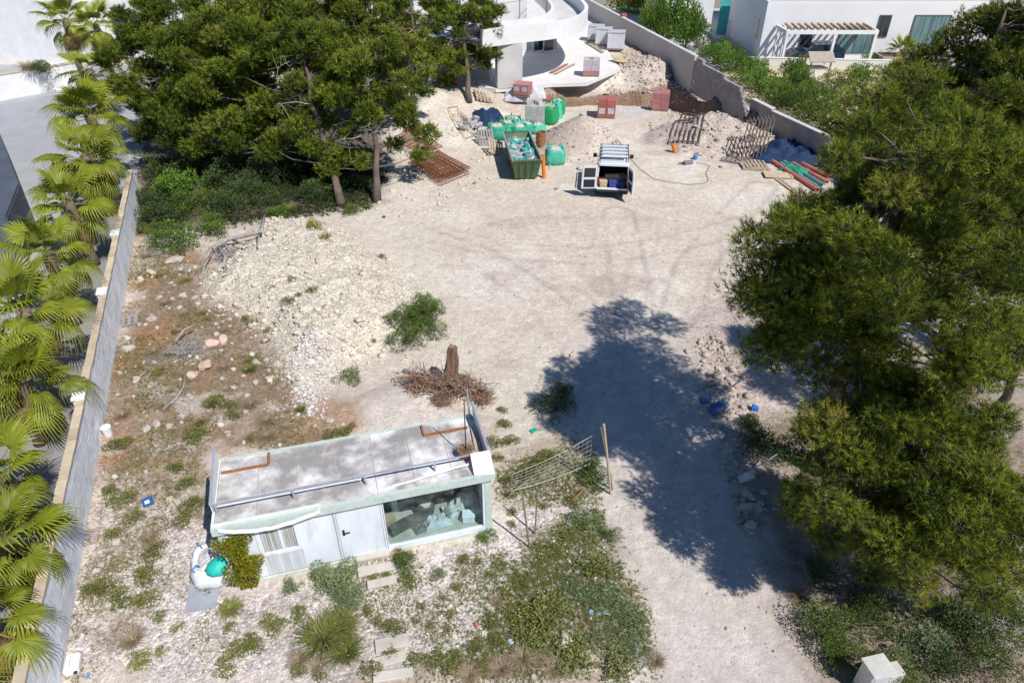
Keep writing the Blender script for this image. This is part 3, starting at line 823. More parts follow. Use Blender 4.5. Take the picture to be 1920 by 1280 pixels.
b = MB(); b.bar((D_[0], D_[1], 1.73), (F_[0], F_[1], 1.73), .32, .05); b.bar((F_[0] + .03, F_[1] - .02, 1.61), (E_[0], E_[1], 1.61), .32, .05); b.build('coping', m_conc, rt)

# ------------------------------------------------------------------ right neighbour: yard, house, carport
m_yard = M('yellow_gravel_yard', (.60, .48, .30), (.52, .41, .25), 2, .95, .2, 30, world_co=True)
sheet('gravel_yard', [(16.4, 52.5), (18.5, 46), (21, 41), (40, 41), (40, 60.2), (17.5, 60.2)], .22, m_yard, 'yellow gravel yard of the right neighbour')
m_pav = M('house_paving', (.55, .53, .51), None, 1, .85, world_co=True)
sheet('house_paving', [(12, 90), (16.9, 60.4), (60, 60.4), (60, 90)], .24, m_pav, 'pale paving around the white house')
m_lawn = M('lawn_green', (.09, .17, .04), (.06, .12, .03), 4, .9, .5, 60, world_co=True)
sheet('lawn', [flat(1155, 22), flat(1215, 38), flat(1225, 20), flat(1160, 5)], .30, m_lawn, 'small green lawn beyond the rendered wall')
nh = thing('white_villa', 'white flat roofed villa with wooden pergola carport, upper right', 'house')
m_villa = M('villa_white_paint', (.80, .80, .80), (.74, .74, .74), .4, .8, .08, 20)
HX0, HY0 = 21.6, 63.6
b = MB(); b.bx(HX0, 44, HY0, 73, .2, 4.55); b.build('wall', m_villa, nh)
b = MB(); b.bx(HX0 + .02, 43.98, HY0 + .02, HY0 + .3, 4.552, 4.72); b.bx(HX0 + .02, HX0 + .3, HY0 + .3, 72.9, 4.552, 4.72); b.build('parapet', m_villa, nh)
b = MB(); b.bx(HX0 + .32, 43.7, HY0 + .32, 72.7, 4.552, 4.6); b.build('roof', M('terracotta_gravel', (.42, .30, .22), (.36, .31, .27), .5, .9), nh)
b = MB(); b.bx(15.5, 20.4, 76, 84, .2, 6.2); b.build('side_wing', m_villa, nh)
b = MB(); b.bx(24, 50, 70, 84, .2, 7.4); b.build('upper_storey', m_villa, nh)
def window(x0, x1, z0, z1, y, parent, curtain=False):
    b = MB(); b.bx(x0, x1, y - .05, y + .005, z0, z1); w = b.build('window', m_dark if not curtain else M('curtained_glass', (.18, .32, .32), (.05, .10, .11), 2.5, .2, stretch=(3, 1, .15), spec=.6), parent)
    f = MB(); f.bx(x0 - .07, x0, y - .08, y, z0 - .07, z1 + .07); f.bx(x1, x1 + .07, y - .08, y, z0 - .07, z1 + .07); f.bx(x0, x1, y - .08, y, z0 - .07, z0); f.bx(x0, x1, y - .08, y, z1, z1 + .07)
    mid = (x0 + x1) / 2; f.bx(mid - .03, mid + .03, y - .075, y, z0, z1)
    f.build('frame', M('dark_aluminium', (.12, .125, .13), None, 3, .5), w)
    return w
window(34.4, 37.4, .7, 3.6, HY0, nh, True)
window(31.4, 32.3, 2.0, 3.6, HY0, nh)
window(28.3, 31.2, .7, 2.6, HY0, nh, True)
window(25.0, 25.9, 1.3, 2.3, HY0, nh)
b = MB(); b.bx(HX0 - .03, HX0 + .01, 64.9, 65.6, 1.6, 3.1); b.build('slit_window', m_dark, nh)
b = MB(); b.bx(20.5, 21.5, 74, 74.1, .2, 4.2); b.build('passage_door', M('turquoise_blind', (.08, .48, .44), (.06, .40, .38), 1, .7), nh)
# carport with slatted roof
cpt = thing('pergola_carport', 'white carport with tan wooden roof slats in front of the villa', 'carport')
PX0, PX1, PY0, PY1, PZ = 22.6, 30.2, 60.7, 63.5, 2.95
b = MB(); b.bx(PX0, PX1, PY0, PY0 + .22, PZ - .28, PZ); b.build('front_beam', m_villa, cpt)
b = MB(); b.bx(PX0, PX0 + .2, PY0 + .223, PY1, PZ - .28, PZ); b.build('side_beam', m_villa, cpt)
b = MB(); b.bx(PX1 - .2, PX1, PY0 + .223, PY1, PZ - .28, PZ + .05); b.build('side_beam', m_villa, cpt)
for xx in (PX0 + .02, 26.6, PX1 - .24):
    b = MB(); b.bx(xx, xx + .2, PY0 + .01, PY0 + .2, .2, PZ - .282); b.build('post', m_villa, cpt)
m_slat = M('weathered_tan_wood', (.46, .35, .23), (.37, .28, .18), 3, .8, .2, 30, rand=.15)
sl = MB(); sl.bx(-.07, .07, 0, PY1 - PY0 - .1, 0, .16); slm = sl.mesh('roof_slat'); slm.materials.append(m_slat)
for i in range(13): link('roof_slat', slm, None, cpt, (PX0 + .45 + i * .555, PY0 + .08, PZ + .003), (0, 0, -.12))
# carport side screen fins and low street wall
for i in range(3):
    b = MB(); b.bx(PX0 + .05, PX0 + .12, PY0 + .5 + i * .85, PY0 + .75 + i * .85, .2, PZ - .283); b.build('side_fin', m_villa, cpt)
lw = thing('low_white_wall', 'low white garden wall in front of the carport', 'wall')
a, c = flat(1398, 122, .3), flat(1668, 128, .3)
m_off = M('off_white_wall', (.72, .71, .67), (.64, .63, .59), .6, .85, .1, 20)
b = MB(); b.bar((a[0], a[1], .55), (c[0], c[1], .55), .2, .7); b.build('wall_panel', m_off, lw)
b = MB(); b.bar((a[0], a[1], .927), (c[0], c[1], .927), .26, .05); b.build('coping', m_villa, lw)
pl = thing('stone_planter', 'tan stone planter bed below the villa window', 'planter')
b = MB(); b.bx(31.3, 37, 60.9, 62.8, .2, .85); b.build('planter_wall', M('tan_stonework', (.50, .40, .29), (.38, .30, .21), 3, .9, .5, 12), pl)
b = MB(); b.bx(31.5, 36.8, 61.1, 62.6, .86, .9); b.build('soil', M('planter_soil', (.12, .09, .07)), pl)
# little tiled well roof
p = at(1528, 142, .22)
wl = thing('well_cover', 'small well with tan pitched roof in the yellow yard', 'well', (p.x, p.y, .22), .05)
b = MB(); b.bx(-.7, .7, -.5, .5, 0, .7); b.build('base', m_off, wl)
m_shing = M('tan_shingles', (.42, .36, .30), (.34, .29, .24), 4, .9, .3, 20)
for s in (-1, 1):
    b = MB(); b.add([(-1, 0, 1.75), (1, 0, 1.75), (1, s * .85, 1.15), (-1, s * .85, 1.15), (-1, 0, 1.83), (1, 0, 1.83), (1, s * .85, 1.23), (-1, s * .85, 1.23)], [(0, 1, 2, 3), (7, 6, 5, 4), (0, 4, 5, 1), (2, 6, 7, 3), (1, 5, 6, 2), (0, 3, 7, 4)]); b.build('roof_side', m_shing, wl)
for xx in (-.8, .8):
    for yy in (-.55, .55):
        b = MB(); b.bx(xx - .05, xx + .05, yy - .05, yy + .05, 0, 1.28); b.build('post', m_slat, wl)
kb = MB(); a, c = flat(1497, 138, .3), flat(1548, 162, .3); kb.bar((a[0], a[1], .3), (c[0], c[1], .3), .2, .3)
tag(kb.build('garden_kerb', m_off), 'short white kerb edging the yellow yard near the well', 'kerb')
# ------------------------------------------------------------------ plants
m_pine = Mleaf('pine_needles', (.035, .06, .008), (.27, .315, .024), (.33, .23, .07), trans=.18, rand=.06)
m_pine2 = Mleaf('far_pine_needles', (.045, .08, .010), (.29, .345, .03), (.32, .25, .08), trans=.3, rand=.10)
m_bark = M('pine_bark', (.19, .145, .115), (.10, .075, .06), 6, .95, .8, 14, stretch=(1, 1, .3), world_co=True)
m_dead = M('bleached_dead_wood', (.42, .39, .37), (.28, .25, .23), 8, .9, .4, 30)
m_brownwood = M('brown_root_wood', (.30, .185, .12), (.17, .105, .07), 5, .95, .6, 20)

def fib(n, rng, jit=.25):
    i = np.arange(n) + .5
    z = 1 - 2 * i / n; a = i * 2.39996 + rng.uniform(0, 6.28)
    r = np.sqrt(1 - z * z)
    p = np.stack([r * np.cos(a), r * np.sin(a), z], 1) + rng.normal(0, jit, (n, 3))
    return unit(p)

def ell_pads(c, rad, n, pr, rng, zmin=-.5, inner=.35):
    out = []
    n = int(n * 1.9); pr = pr * .68
    d = fib(n, rng, .18)
    for v in d:
        if v[2] < zmin: continue
        k = rng.uniform(.78, 1.12)
        out.append((np.array(c) + v * np.array(rad) * k, pr * rng.uniform(.7, 1.25)))
    for v in fib(int(n * inner * .6), rng, .3):
        out.append((np.array(c) + v * np.array(rad) * rng.uniform(.35, .6), pr * 1.3 * rng.uniform(.8, 1.1)))
    return out

def wander(p0, p1, n, amp, rng, sag=0):
    p0 = np.array(p0, float); p1 = np.array(p1, float); L = np.linalg.norm(p1 - p0)
    out = []; off = np.zeros(3)
    for i in range(n + 1):
        t = i / n
        if 0 < i < n: off = off * .6 + rng.normal(0, amp * L / n, 3)
        elif i == n: off = off * 0
        out.append(p0 + (p1 - p0) * t + off + np.array((0, 0, -sag * L * math.sin(math.pi * t))))
    return out

def pine(label, base, top, pads, seed, per=95, k=16, nl=.125, nw=.0115, trunk_r=.2, mat=None, group=None, core=(300, 6, .15, .022), dead=0):
    rng = np.random.default_rng(seed)
    base = np.array(base, float); top = np.array(top, float)
    root = thing('pine_tree', label, 'tree', tuple(base), 0, group)
    parts = []
    tp = wander(base * 0, top - base, 9, .10, rng)
    tb = MB(); tb.tube(tp, [trunk_r * (1.25 if i == 0 else 1 - .085 * i) for i in range(10)], 8)
    tz = np.array([p[2] for p in tp])
    for c, r in pads:
        c = c - base
        # limb from the trunk, leaving below the pad
        zt = np.clip(c[2] - .35 * np.hypot(c[0] - tp[5][0], c[1] - tp[5][1]), tz[2], tz[-1])
        j = int(np.clip(np.searchsorted(tz, zt), 1, 9)); s = tp[j]
        tb.tube(wander(s, c, 5, .16, rng, .04), [.055 * trunk_r / .2, .042, .033, .025, .018, .010], 5, False)
        n = max(10, int(per * r * r))
        d = unit(rng.normal(size=(n, 3)) + np.array((0, 0, .35)))
        rad = r * rng.uniform(.30, 1.0, (n, 1)) ** .45
        lump = 1 + .28 * np.sin(d[:, :1] * 5 + c[0] * 3) * np.sin(d[:, 1:2] * 5 + c[1] * 3)
        pos = c + d * rad * lump * np.array((1, 1, .62))
        sd = unit(d + np.array((0, 0, .55)) + rng.normal(0, .35, (n, 3)))
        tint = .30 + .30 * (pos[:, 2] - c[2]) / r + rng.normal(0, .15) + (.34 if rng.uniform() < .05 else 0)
        parts.append(needles(pos, sd, k, nl, nw, rng, tint=np.clip(tint, 0, .97), back=nl * 1.1))
        # dense inner needle mass, tinted dark so recess shade is in the colour
        n2_ = max(8, int(core[0] * r * r)); d2 = unit(rng.normal(size=(n2_, 3)) + np.array((0, 0, .1)))
        pos2 = c + d2 * r * rng.uniform(.15, .80, (n2_, 1)) ** .6 * np.array((1, 1, .6))
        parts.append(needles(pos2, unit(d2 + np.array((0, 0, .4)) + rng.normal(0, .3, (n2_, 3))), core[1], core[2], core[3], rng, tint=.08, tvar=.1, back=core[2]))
        # twigs carrying the shoots
        m = max(4, n // 9)
        for q in pos[rng.integers(0, n, min(m, 7))]:
            tb.tube([c, (c + q) / 2 + rng.normal(0, .05, 3), q], [.014, .010, .005], 3, False)
    tb.build('trunk', m_bark, root, smooth=True)
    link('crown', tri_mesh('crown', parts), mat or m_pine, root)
    for i in range(dead):
        z = rng.uniform(.25, .75) * tz[-1]; j = int(np.searchsorted(tz, z)); s = tp[min(j, 9)]
        a = rng.uniform(2.2, 5.2); L = rng.uniform(1.0, 2.4)
        e = s + np.array((math.cos(a) * L, math.sin(a) * L, rng.uniform(-.2, .6)))
        db = MB(); w = wander(s, e, 6, .2, rng); db.tube(w, [.035, .03, .025, .02, .014, .01, .005], 4, False)
        for t in range(9):
            q = w[rng.integers(2, 7)]; db.tube([q, q + rng.normal(0, .22, 3), q + rng.normal(0, .42, 3)], [.012, .008, .004], 3, False)
        db.build('dead_branch', m_dead, root)
    return root

r_ = np.random.default_rng(100)
EDGE = np.array([(-50, 1900), (0, 1840), (40, 1760), (110, 1690), (175, 1545), (260, 1530), (350, 1545), (385, 1460), (435, 1380), (500, 1355), (560, 1365), (610, 1390), (680, 1385), (720, 1480), (800, 1480), (850, 1500), (890, 1450), (940, 1455), (1000, 1490), (1040, 1570), (1090, 1650), (1120, 1730), (1160, 1930)], float)
def trim(pads, slack=12):
    """shape the crowns: leave out boughs reaching farther towards the drive than the real trees do"""
    out = []
    for c, r in pads:
        d = c[1] * CP - (c[2] - CAMH) * SP; up = c[1] * SP + (c[2] - CAMH) * CP
        px, py = 960 + FPX * c[0] / d, 640 - FPX * up / d
        k = c[2] / math.tan(SUN_EL); sx, sy = c[0] - k * math.sin(SUN_AZ) - r * .8, c[1] - k * math.cos(SUN_AZ)     # where its shade would fall
        sd_ = sy * CP + CAMH * SP; spx, spy = 960 + FPX * sx / sd_, 640 - FPX * (sy * SP - CAMH * CP) / sd_
        if c[1] > 18 and spx < 1535 and 240 < spy < 560: continue
        if px - r * .9 * FPX / d > np.interp(py, EDGE[:, 0], EDGE[:, 1]) - slack: out.append((c, r))
    return out
# --- the large pines on the right
A = ell_pads((7.6, 12.3, 7.3), (2.4, 2.7, 2.6), 44, .92, r_, -.75, .5)
for px, py, Y, r in ((1395, 480, 13.2, .62), (1380, 520, 12.4, .55), (1415, 560, 12.2, .7), (1440, 655, 11.6, .75), (1400, 670, 11.4, .45), (1500, 430, 13.6, .7), (1610, 250, 15.6, .8), (1640, 190, 16.2, .8), (1610, 320, 15.0, .8), (1720, 160, 16.6, .8), (1760, 260, 16, .9), (1590, 380, 14.5, .7), (1490, 500, 13.0, .8), (1680, 240, 16, .8), (1700, 330, 15, .8), (1480, 620, 11.8, .75), (1540, 560, 12.3, .9), (1530, 690, 11.6, .7), (1600, 640, 11.6, .9), (1620, 710, 11.4, .7), (1690, 730, 11.4, .8), (1570, 600, 11.8, .7), (1660, 670, 11.2, .8)):
    A.append((np.array(atY(px, py, Y)), r))
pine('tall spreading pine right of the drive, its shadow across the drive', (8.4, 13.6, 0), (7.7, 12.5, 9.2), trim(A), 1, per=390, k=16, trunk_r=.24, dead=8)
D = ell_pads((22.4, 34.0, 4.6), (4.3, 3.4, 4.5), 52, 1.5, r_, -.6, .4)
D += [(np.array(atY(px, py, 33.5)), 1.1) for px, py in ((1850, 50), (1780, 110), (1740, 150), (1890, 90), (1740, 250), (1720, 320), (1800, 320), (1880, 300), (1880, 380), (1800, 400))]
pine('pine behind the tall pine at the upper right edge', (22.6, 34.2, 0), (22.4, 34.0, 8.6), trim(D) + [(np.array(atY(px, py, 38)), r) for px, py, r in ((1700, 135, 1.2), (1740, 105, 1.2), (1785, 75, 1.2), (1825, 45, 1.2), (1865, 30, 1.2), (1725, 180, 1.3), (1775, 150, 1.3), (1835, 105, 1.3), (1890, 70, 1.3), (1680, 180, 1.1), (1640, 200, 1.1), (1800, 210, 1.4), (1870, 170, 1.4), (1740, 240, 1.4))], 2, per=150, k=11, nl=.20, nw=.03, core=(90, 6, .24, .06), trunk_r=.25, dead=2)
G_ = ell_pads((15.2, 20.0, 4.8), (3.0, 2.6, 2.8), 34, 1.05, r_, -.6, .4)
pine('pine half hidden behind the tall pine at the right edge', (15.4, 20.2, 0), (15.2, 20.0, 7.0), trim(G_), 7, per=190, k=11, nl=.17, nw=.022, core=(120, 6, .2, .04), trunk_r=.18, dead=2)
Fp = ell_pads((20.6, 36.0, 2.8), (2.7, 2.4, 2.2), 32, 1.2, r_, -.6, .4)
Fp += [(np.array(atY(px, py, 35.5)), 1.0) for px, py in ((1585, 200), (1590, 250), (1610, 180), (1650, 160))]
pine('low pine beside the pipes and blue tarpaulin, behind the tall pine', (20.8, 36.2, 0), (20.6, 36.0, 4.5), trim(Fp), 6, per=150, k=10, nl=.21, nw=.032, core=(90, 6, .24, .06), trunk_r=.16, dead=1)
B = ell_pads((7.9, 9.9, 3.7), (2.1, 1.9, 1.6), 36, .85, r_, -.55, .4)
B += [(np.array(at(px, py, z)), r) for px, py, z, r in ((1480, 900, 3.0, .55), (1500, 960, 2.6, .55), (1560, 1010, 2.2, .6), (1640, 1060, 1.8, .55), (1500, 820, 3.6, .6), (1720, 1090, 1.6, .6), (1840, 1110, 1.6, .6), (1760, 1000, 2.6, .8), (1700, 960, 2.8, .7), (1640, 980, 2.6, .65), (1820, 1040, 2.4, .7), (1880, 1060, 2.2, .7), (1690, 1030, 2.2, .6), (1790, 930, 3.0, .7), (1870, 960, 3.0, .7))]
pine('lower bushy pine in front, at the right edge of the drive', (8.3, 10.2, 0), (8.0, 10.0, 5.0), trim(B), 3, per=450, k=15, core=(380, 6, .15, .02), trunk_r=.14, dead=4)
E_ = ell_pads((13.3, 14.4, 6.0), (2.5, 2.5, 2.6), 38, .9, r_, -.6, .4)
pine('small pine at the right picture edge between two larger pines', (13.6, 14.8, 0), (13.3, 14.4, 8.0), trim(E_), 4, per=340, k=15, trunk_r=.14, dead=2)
# --- the pine group at upper left
grp = 'pines in the group at the upper left'
def far_pine(label, bpx, bpy_, ctr, rad, n, pr, seed, extra=(), per=150, zmin=-.8, dead=2, base=None, inner=.4):
    rng = np.random.default_rng(seed)
    p = at(bpx, bpy_)
    pads = ell_pads(ctr, rad, n, pr, rng, zmin, inner)
    for px, py, Y, r in extra: pads.append((np.array(atY(px, py, Y)), r))
    pine(label, tuple(p), (ctr[0], ctr[1], ctr[2] + rad[2] * .8), pads, seed, per=per, k=10, nl=.21, nw=.034, core=(90, 6, .24, .07), trunk_r=.2, mat=m_pine2, group=grp, dead=dead)
c = atY(715, 165, 34.5); far_pine('slender pine by the rusty mesh, bare trunk reaching the ground', 706, 378, (c.x, c.y, c.z), (2.5, 2.2, 2.7), 22, 1.0, 11,
    ((640, 290, 33.5, .9), (590, 275, 33.5, .9), (800, 250, 35, .9), (790, 290, 34.5, .7), (680, 300, 33, .7), (740, 270, 34, .7), (560, 240, 34, 1.0), (620, 315, 33, .7), (655, 250, 34, .8), (760, 230, 35, .8), (700, 240, 34, .7), (610, 230, 34.5, .8)), dead=5, zmin=-.5)
c = atY(560, 130, 37); far_pine('leaning pine with forked dark trunk, middle of the group', 640, 385, (c.x, c.y, c.z), (2.9, 2.5, 3.0), 26, 1.15, 12,
    ((470, 230, 35, 1.0), (520, 260, 34.5, .9), (540, 210, 35, 1.0), (500, 285, 34, .8), (450, 250, 35, .9), (580, 200, 35, .8)), dead=3)
c = atY(425, 150, 37); far_pine('broad dense pine above the dark shrubs', 520, 345, (c.x, c.y, c.z), (3.1, 2.6, 3.0), 28, 1.2, 13,
    ((400, 240, 34.5, 1.1), (330, 225, 35, 1.1), (300, 200, 35.5, 1.0), (440, 270, 34, .8), (370, 275, 34.5, .9), (320, 260, 35, .9), (280, 235, 36, .9), (350, 190, 36, 1.0)), dead=2)
c = atY(320, 120, 41); far_pine('pine nearest the palms, reaching over the neighbour wall', 390, 300, (c.x, c.y, c.z), (3.2, 2.8, 3.2), 28, 1.25, 14,
    ((265, 60, 41, 1.2), (250, 180, 38, 1.0), (270, 250, 37, .9)))
c = atY(655, 55, 46); far_pine('tall pine at the back of the group, top edge of the picture', 690, 235, (c.x, c.y, c.z), (3.6, 3.0, 3.0), 28, 1.3, 15)
c = atY(865, 60, 49.5); far_pine('pine with a clear straight trunk beside the unfinished house', 880, 192, (c.x, c.y, c.z), (2.9, 2.4, 3.0), 26, 1.05, 16,
    ((835, 150, 48.5, .9), (870, 130, 48.5, .8), (905, 110, 49, .7), (925, 55, 49, .8), (930, 20, 49, .8)), zmin=-.75, inner=.2)
c = atY(480, 40, 46); far_pine('crown of the rearmost pine at the top left of the group', 500, 260, (c.x, c.y, c.z), (3.6, 3.0, 3.2), 28, 1.3, 17)
c = atY(775, 70, 42); far_pine('thin crowned pine between the slender pine and the house', 780, 250, (c.x, c.y, c.z), (2.2, 2.0, 2.5), 18, .9, 18, zmin=-.4, inner=.15)

# ------------------------------------------------------------------ palms
m_frond = Mleaf('palm_frond_green', (.085, .12, .012), (.33, .37, .032), (.52, .42, .08), trans=.4, rand=.22, rough=.42, spec=.4)
m_frond_dry = Mleaf('palm_frond_dry', (.20, .15, .06), (.33, .24, .09), (.40, .30, .14), trans=.25, rand=.2)
m_palmbark = M('palm_trunk_fibre', (.23, .175, .13), (.12, .09, .065), 5, .95, .9, 18, stretch=(1, 1, 3))
def frond_mesh(seed, droop, seg=30, R=.82):
    rng = np.random.default_rng(seed); V = []; F = []; T = []
    pl = .85
    # petiole, local x outwards
    n = len(V)
    for i in range(5):
        t = i / 4; x = pl * t; z = -.10 * t * t * droop; w = .022 * (1 - .5 * t)
        V += [(x, -w, z), (x, w, z), (x, 0, z + .02)]; T += [.75, .75, .75]
    for i in range(4):
        for a, b in ((0, 1), (1, 2), (2, 0)): F += [(n + i * 3 + a, n + i * 3 + b, n + i * 3 + 3 + b), (n + i * 3 + a, n + i * 3 + 3 + b, n + i * 3 + 3 + a)]
    hub = np.array((pl, 0, -.10 * droop))
    angs = np.linspace(-2.15, 2.15, seg)
    for i, a in enumerate(angs):
        da = angs[1] - angs[0]
        L = R * (.72 + .28 * math.cos(a * .72)) * rng.uniform(.93, 1.07)
        split = rng.uniform(.42, .66)
        def pt(r, ang, lift):
            u = r / R
            cup = .22 * abs(math.sin(ang)) * u
            z = cup + lift - droop * .33 * u ** 2.3 - .06 * u * (1 + math.cos(ang)) * droop
            x = math.cos(ang) * r * (1 - .12 * droop * u * u); y = math.sin(ang) * r * (1 - .15 * u * u * droop)
            return (hub[0] + x, hub[1] + y, hub[2] + z)
        n = len(V); rr = L * split
        V += [tuple(hub), pt(rr, a - da * .5, -.016), pt(rr, a, .02), pt(rr, a + da * .5, -.016),
              pt(L * .82, a - da * .17, -.02 - .03 * droop), pt(L * .82, a + da * .17, -.02 - .03 * droop), pt(L * rng.uniform(.97, 1.04), a + rng.normal(0, .05), -.06 - .16 * droop - rng.uniform(0, .12))]
        t0 = rng.uniform(.25, .65)
        T += [.45, t0, t0 + .08, t0 - .08, t0 + .12, t0 + .12, .92]
        F += [(n, n + 1, n + 2), (n, n + 2, n + 3), (n + 1, n + 4, n + 2), (n + 2, n + 4, n + 5), (n + 2, n + 5, n + 3), (n + 4, n + 6, n + 5)]
    return npmesh('frond', np.array(V), np.array(F), np.clip(T, 0, 1))
FR = [frond_mesh(50 + i, d, seg, R_) for i, (d, seg, R_) in enumerate(((.35, 30, .8), (.6, 27, .85), (.9, 31, .82), (1.25, 26, .78), (1.8, 28, .84)))]
for f in FR: f.materials.append(m_frond)
FD = frond_mesh(60, 1.7, 22, .7); FD.materials.append(m_frond_dry)
pgrp = 'fan palms in the row behind the wall'
def palm(label, x, y, z, seed, s=1.0, n=21):
    rng = np.random.default_rng(seed)
    root = thing('fan_palm', label, 'palm', (x, y, 0), rng.uniform(0, 6.28), pgrp)
    s *= rng.uniform(.88, 1.10); n += int(rng.integers(-4, 4)); dip = rng.normal(0, 9)
    tb = MB(); lx, ly = rng.normal(0, .16, 2)
    prof = [(0, .20), (.15, .16), (.5, .15), (.8, .16), (.93, .19), (1.0, .15)]
    rings = []
    for t, r in prof + []:
        rings.append([(lx * t * t + r * s * math.cos(k * .6283) * rng.uniform(.93, 1.08), ly * t * t + r * s * math.sin(k * .6283) * rng.uniform(.93, 1.08), z * t) for k in range(10)])
    tb.rings(rings); tb.build('trunk', m_palmbark, root, smooth=True)
    for i in range(n):
        u = (i + .5) / n
        el = math.radians(82 - 112 * u ** .85 + rng.normal(0, 9) + dip); az = i * 2.39996 + rng.normal(0, .15) + (.34 if rng.uniform() < .05 else 0)
        me = FR[int(np.clip(u * 5 + rng.normal(0, .4), 0, 4))]
        o = link('frond', me, None, root, (lx, ly, z - .05 - .2 * u))
        R = Matrix.Rotation(az, 3, 'Z') @ Matrix.Rotation(-el, 3, 'Y') @ Matrix.Rotation(rng.normal(0, .2), 3, 'X')
        o.rotation_euler = R.to_euler(); k = s * rng.uniform(.8, 1.12) * (.75 if u < .12 else 1); o.scale = (k, k * rng.uniform(.75, 1.05), k)
    for i in range(14):
        o = link('dry_frond', FD, None, root, (lx, ly, z - .3))
        R = Matrix.Rotation(i * .9 + rng.normal(0, .2), 3, 'Z') @ Matrix.Rotation(math.radians(rng.uniform(35, 78)), 3, 'Y')
        o.rotation_euler = R.to_euler(); o.scale = (s * .85,) * 3
    return root
wn_ = Vector((-wd.y, wd.x, 0))
def palm_on_row(px, py, off):
    best = None
    for zi in range(44, 130):
        z = zi * .05; p = at(px, py, z); o = (p - W0).dot(wn_) 
        if best is None or abs(o - off) < best[0]: best = (abs(o - off), p)
    return best[1]
PALMS = [((58, 555), 1.5, 'third'), ]
rows_ = [(-40, 1150, 1.75, .86), (-26, 1010, 1.65, .9), (6, 870, 1.6, .92), (18, 720, 1.7, .98), (40, 585, 1.7, 1.08), (86, 472, 1.5, 1.15), (132, 378, 1.4, 1.2), (165, 290, 1.3, 1.3), (172, 215, 1.4, 1.3), (20, 640, 2.4, .9)]
ordn = ('first', 'second', 'third', 'fourth', 'fifth', 'sixth', 'seventh', 'eighth', 'ninth', 'tenth')
for i, (px, py, off, s) in enumerate(rows_[:9]):
    p = palm_on_row(px, py, off)
    print('palm', i, [round(v, 2) for v in p])
    palm('fan palm behind the grey wall, %s in the row counted from the bottom left' % ordn[i], p.x, p.y, p.z, 200 + i, s)
palm('fan palm set back left of the row, near its middle', *at(-25, 640, 3.2), 214, 1.0)
for (px, py, Y, s, lab, sd) in ((118, 35, 55, 1.55, 'tall fan palm in front of the white house, upper left', 220), (182, 45, 52, 1.3, 'fan palm between the tall palm and the pines, upper left', 221), (165, 130, 47, 1.3, 'fan palm at the far end of the row by the white garden wall', 222)):
    q = atY(px, py, Y); palm(lab, q.x, q.y, q.z, sd, s)

# ------------------------------------------------------------------ shrubs and weeds
m_shrub = Mleaf('shrub_leaf', (.045, .085, .015), (.15, .225, .035), (.26, .29, .06), trans=.25)
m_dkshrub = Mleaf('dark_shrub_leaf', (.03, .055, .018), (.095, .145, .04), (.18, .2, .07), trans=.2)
m_bright = Mleaf('bright_shrub_leaf', (.06, .125, .018), (.17, .29, .04), (.3, .38, .07), trans=.3)
m_sage = Mleaf('grey_green_leaf', (.12, .17, .075), (.28, .35, .16), (.40, .45, .25), trans=.2)
m_olive = Mleaf('olive_grass', (.11, .13, .03), (.27, .29, .075), (.44, .40, .15), trans=.3)
m_yell = Mleaf('yellow_bloom', (.14, .17, .02), (.33, .31, .03), (.62, .48, .02), trans=.3)
m_blueg = Mleaf('blue_green_leaf', (.075, .14, .055), (.21, .32, .13), (.32, .42, .2), trans=.25)
m_drygrass = Mleaf('dry_grass', (.26, .19, .12), (.44, .35, .23), (.54, .45, .32), trans=.2)

def shrub_mesh(name, seed, n, leaf, w, dome=.75, lumps=9, stems=10, needle=False):
    """a bush of unit radius: leaves spread over many lumps, height about dome"""
    rng = np.random.default_rng(seed)
    d = fib(lumps * 2, rng, .2); d = d[d[:, 2] > -.15][:lumps + 3]
    parts = []
    for v in d:
        c = v * np.array((.62, .62, dome * .62)) * rng.uniform(.55, 1.4); c[2] = max(c[2], .05) + .1
        r = rng.uniform(.18, .46); m = int(n // len(d) * (r / .34) ** 2)
        q = unit(rng.normal(size=(m, 3)) + np.array((0, 0, .3)))
        pos = c + q * r * rng.uniform(.25, 1.0, (m, 1)) ** .5
        sd = unit(q + np.array((0, 0, .4)) + rng.normal(0, .6, (m, 3)))
        ok = pos[:, 2] > 0
        t = np.clip(.28 + .4 * (pos[:, 2] - c[2]) / r + rng.normal(0, .08), 0, .9)
        parts.append(needles(pos[ok], sd[ok], 5, leaf, w, rng, tint=t[ok]) if needle else leaves(pos[ok], sd[ok], leaf, w, rng, tint=t[ok]))
    return tri_mesh(name, parts)
def tuft_mesh(name, seed, n, h=1.0, lean=.6, w=.02):
    """unit grass tuft: blades from a small base, two segments each"""
    rng = np.random.default_rng(seed)
    a = rng.uniform(0, 6.28, n); r0 = rng.uniform(0, .35, n) ** 1.0
    b = np.stack([r0 * np.cos(a), r0 * np.sin(a), np.zeros(n)], 1)
    ln = rng.uniform(.15, lean, n); hh = h * rng.uniform(.5, 1.0, n)
    aa = a + rng.normal(0, .6, n)
    dirh = np.stack([np.cos(aa), np.sin(aa), np.zeros(n)], 1)
    mid = b + dirh * (ln * .45)[:, None] + np.array((0, 0, 1)) * (hh * .65)[:, None]
    tip = b + dirh * (ln * 1.15)[:, None] + np.array((0, 0, 1)) * (hh * .9)[:, None]
    sd = np.stack([-np.sin(aa), np.cos(aa), np.zeros(n)], 1) * w
    V = np.stack([b - sd, b + sd, mid + sd * .8, b - sd, mid + sd * .8, mid - sd * .8, mid - sd * .8, mid + sd * .8, tip], 1).reshape(-1, 3)
    t = np.clip(rng.normal(.45, .2, n), 0, 1)
    return npmesh(name, V, np.arange(len(V)).reshape(-1, 3), np.repeat(t, 9))

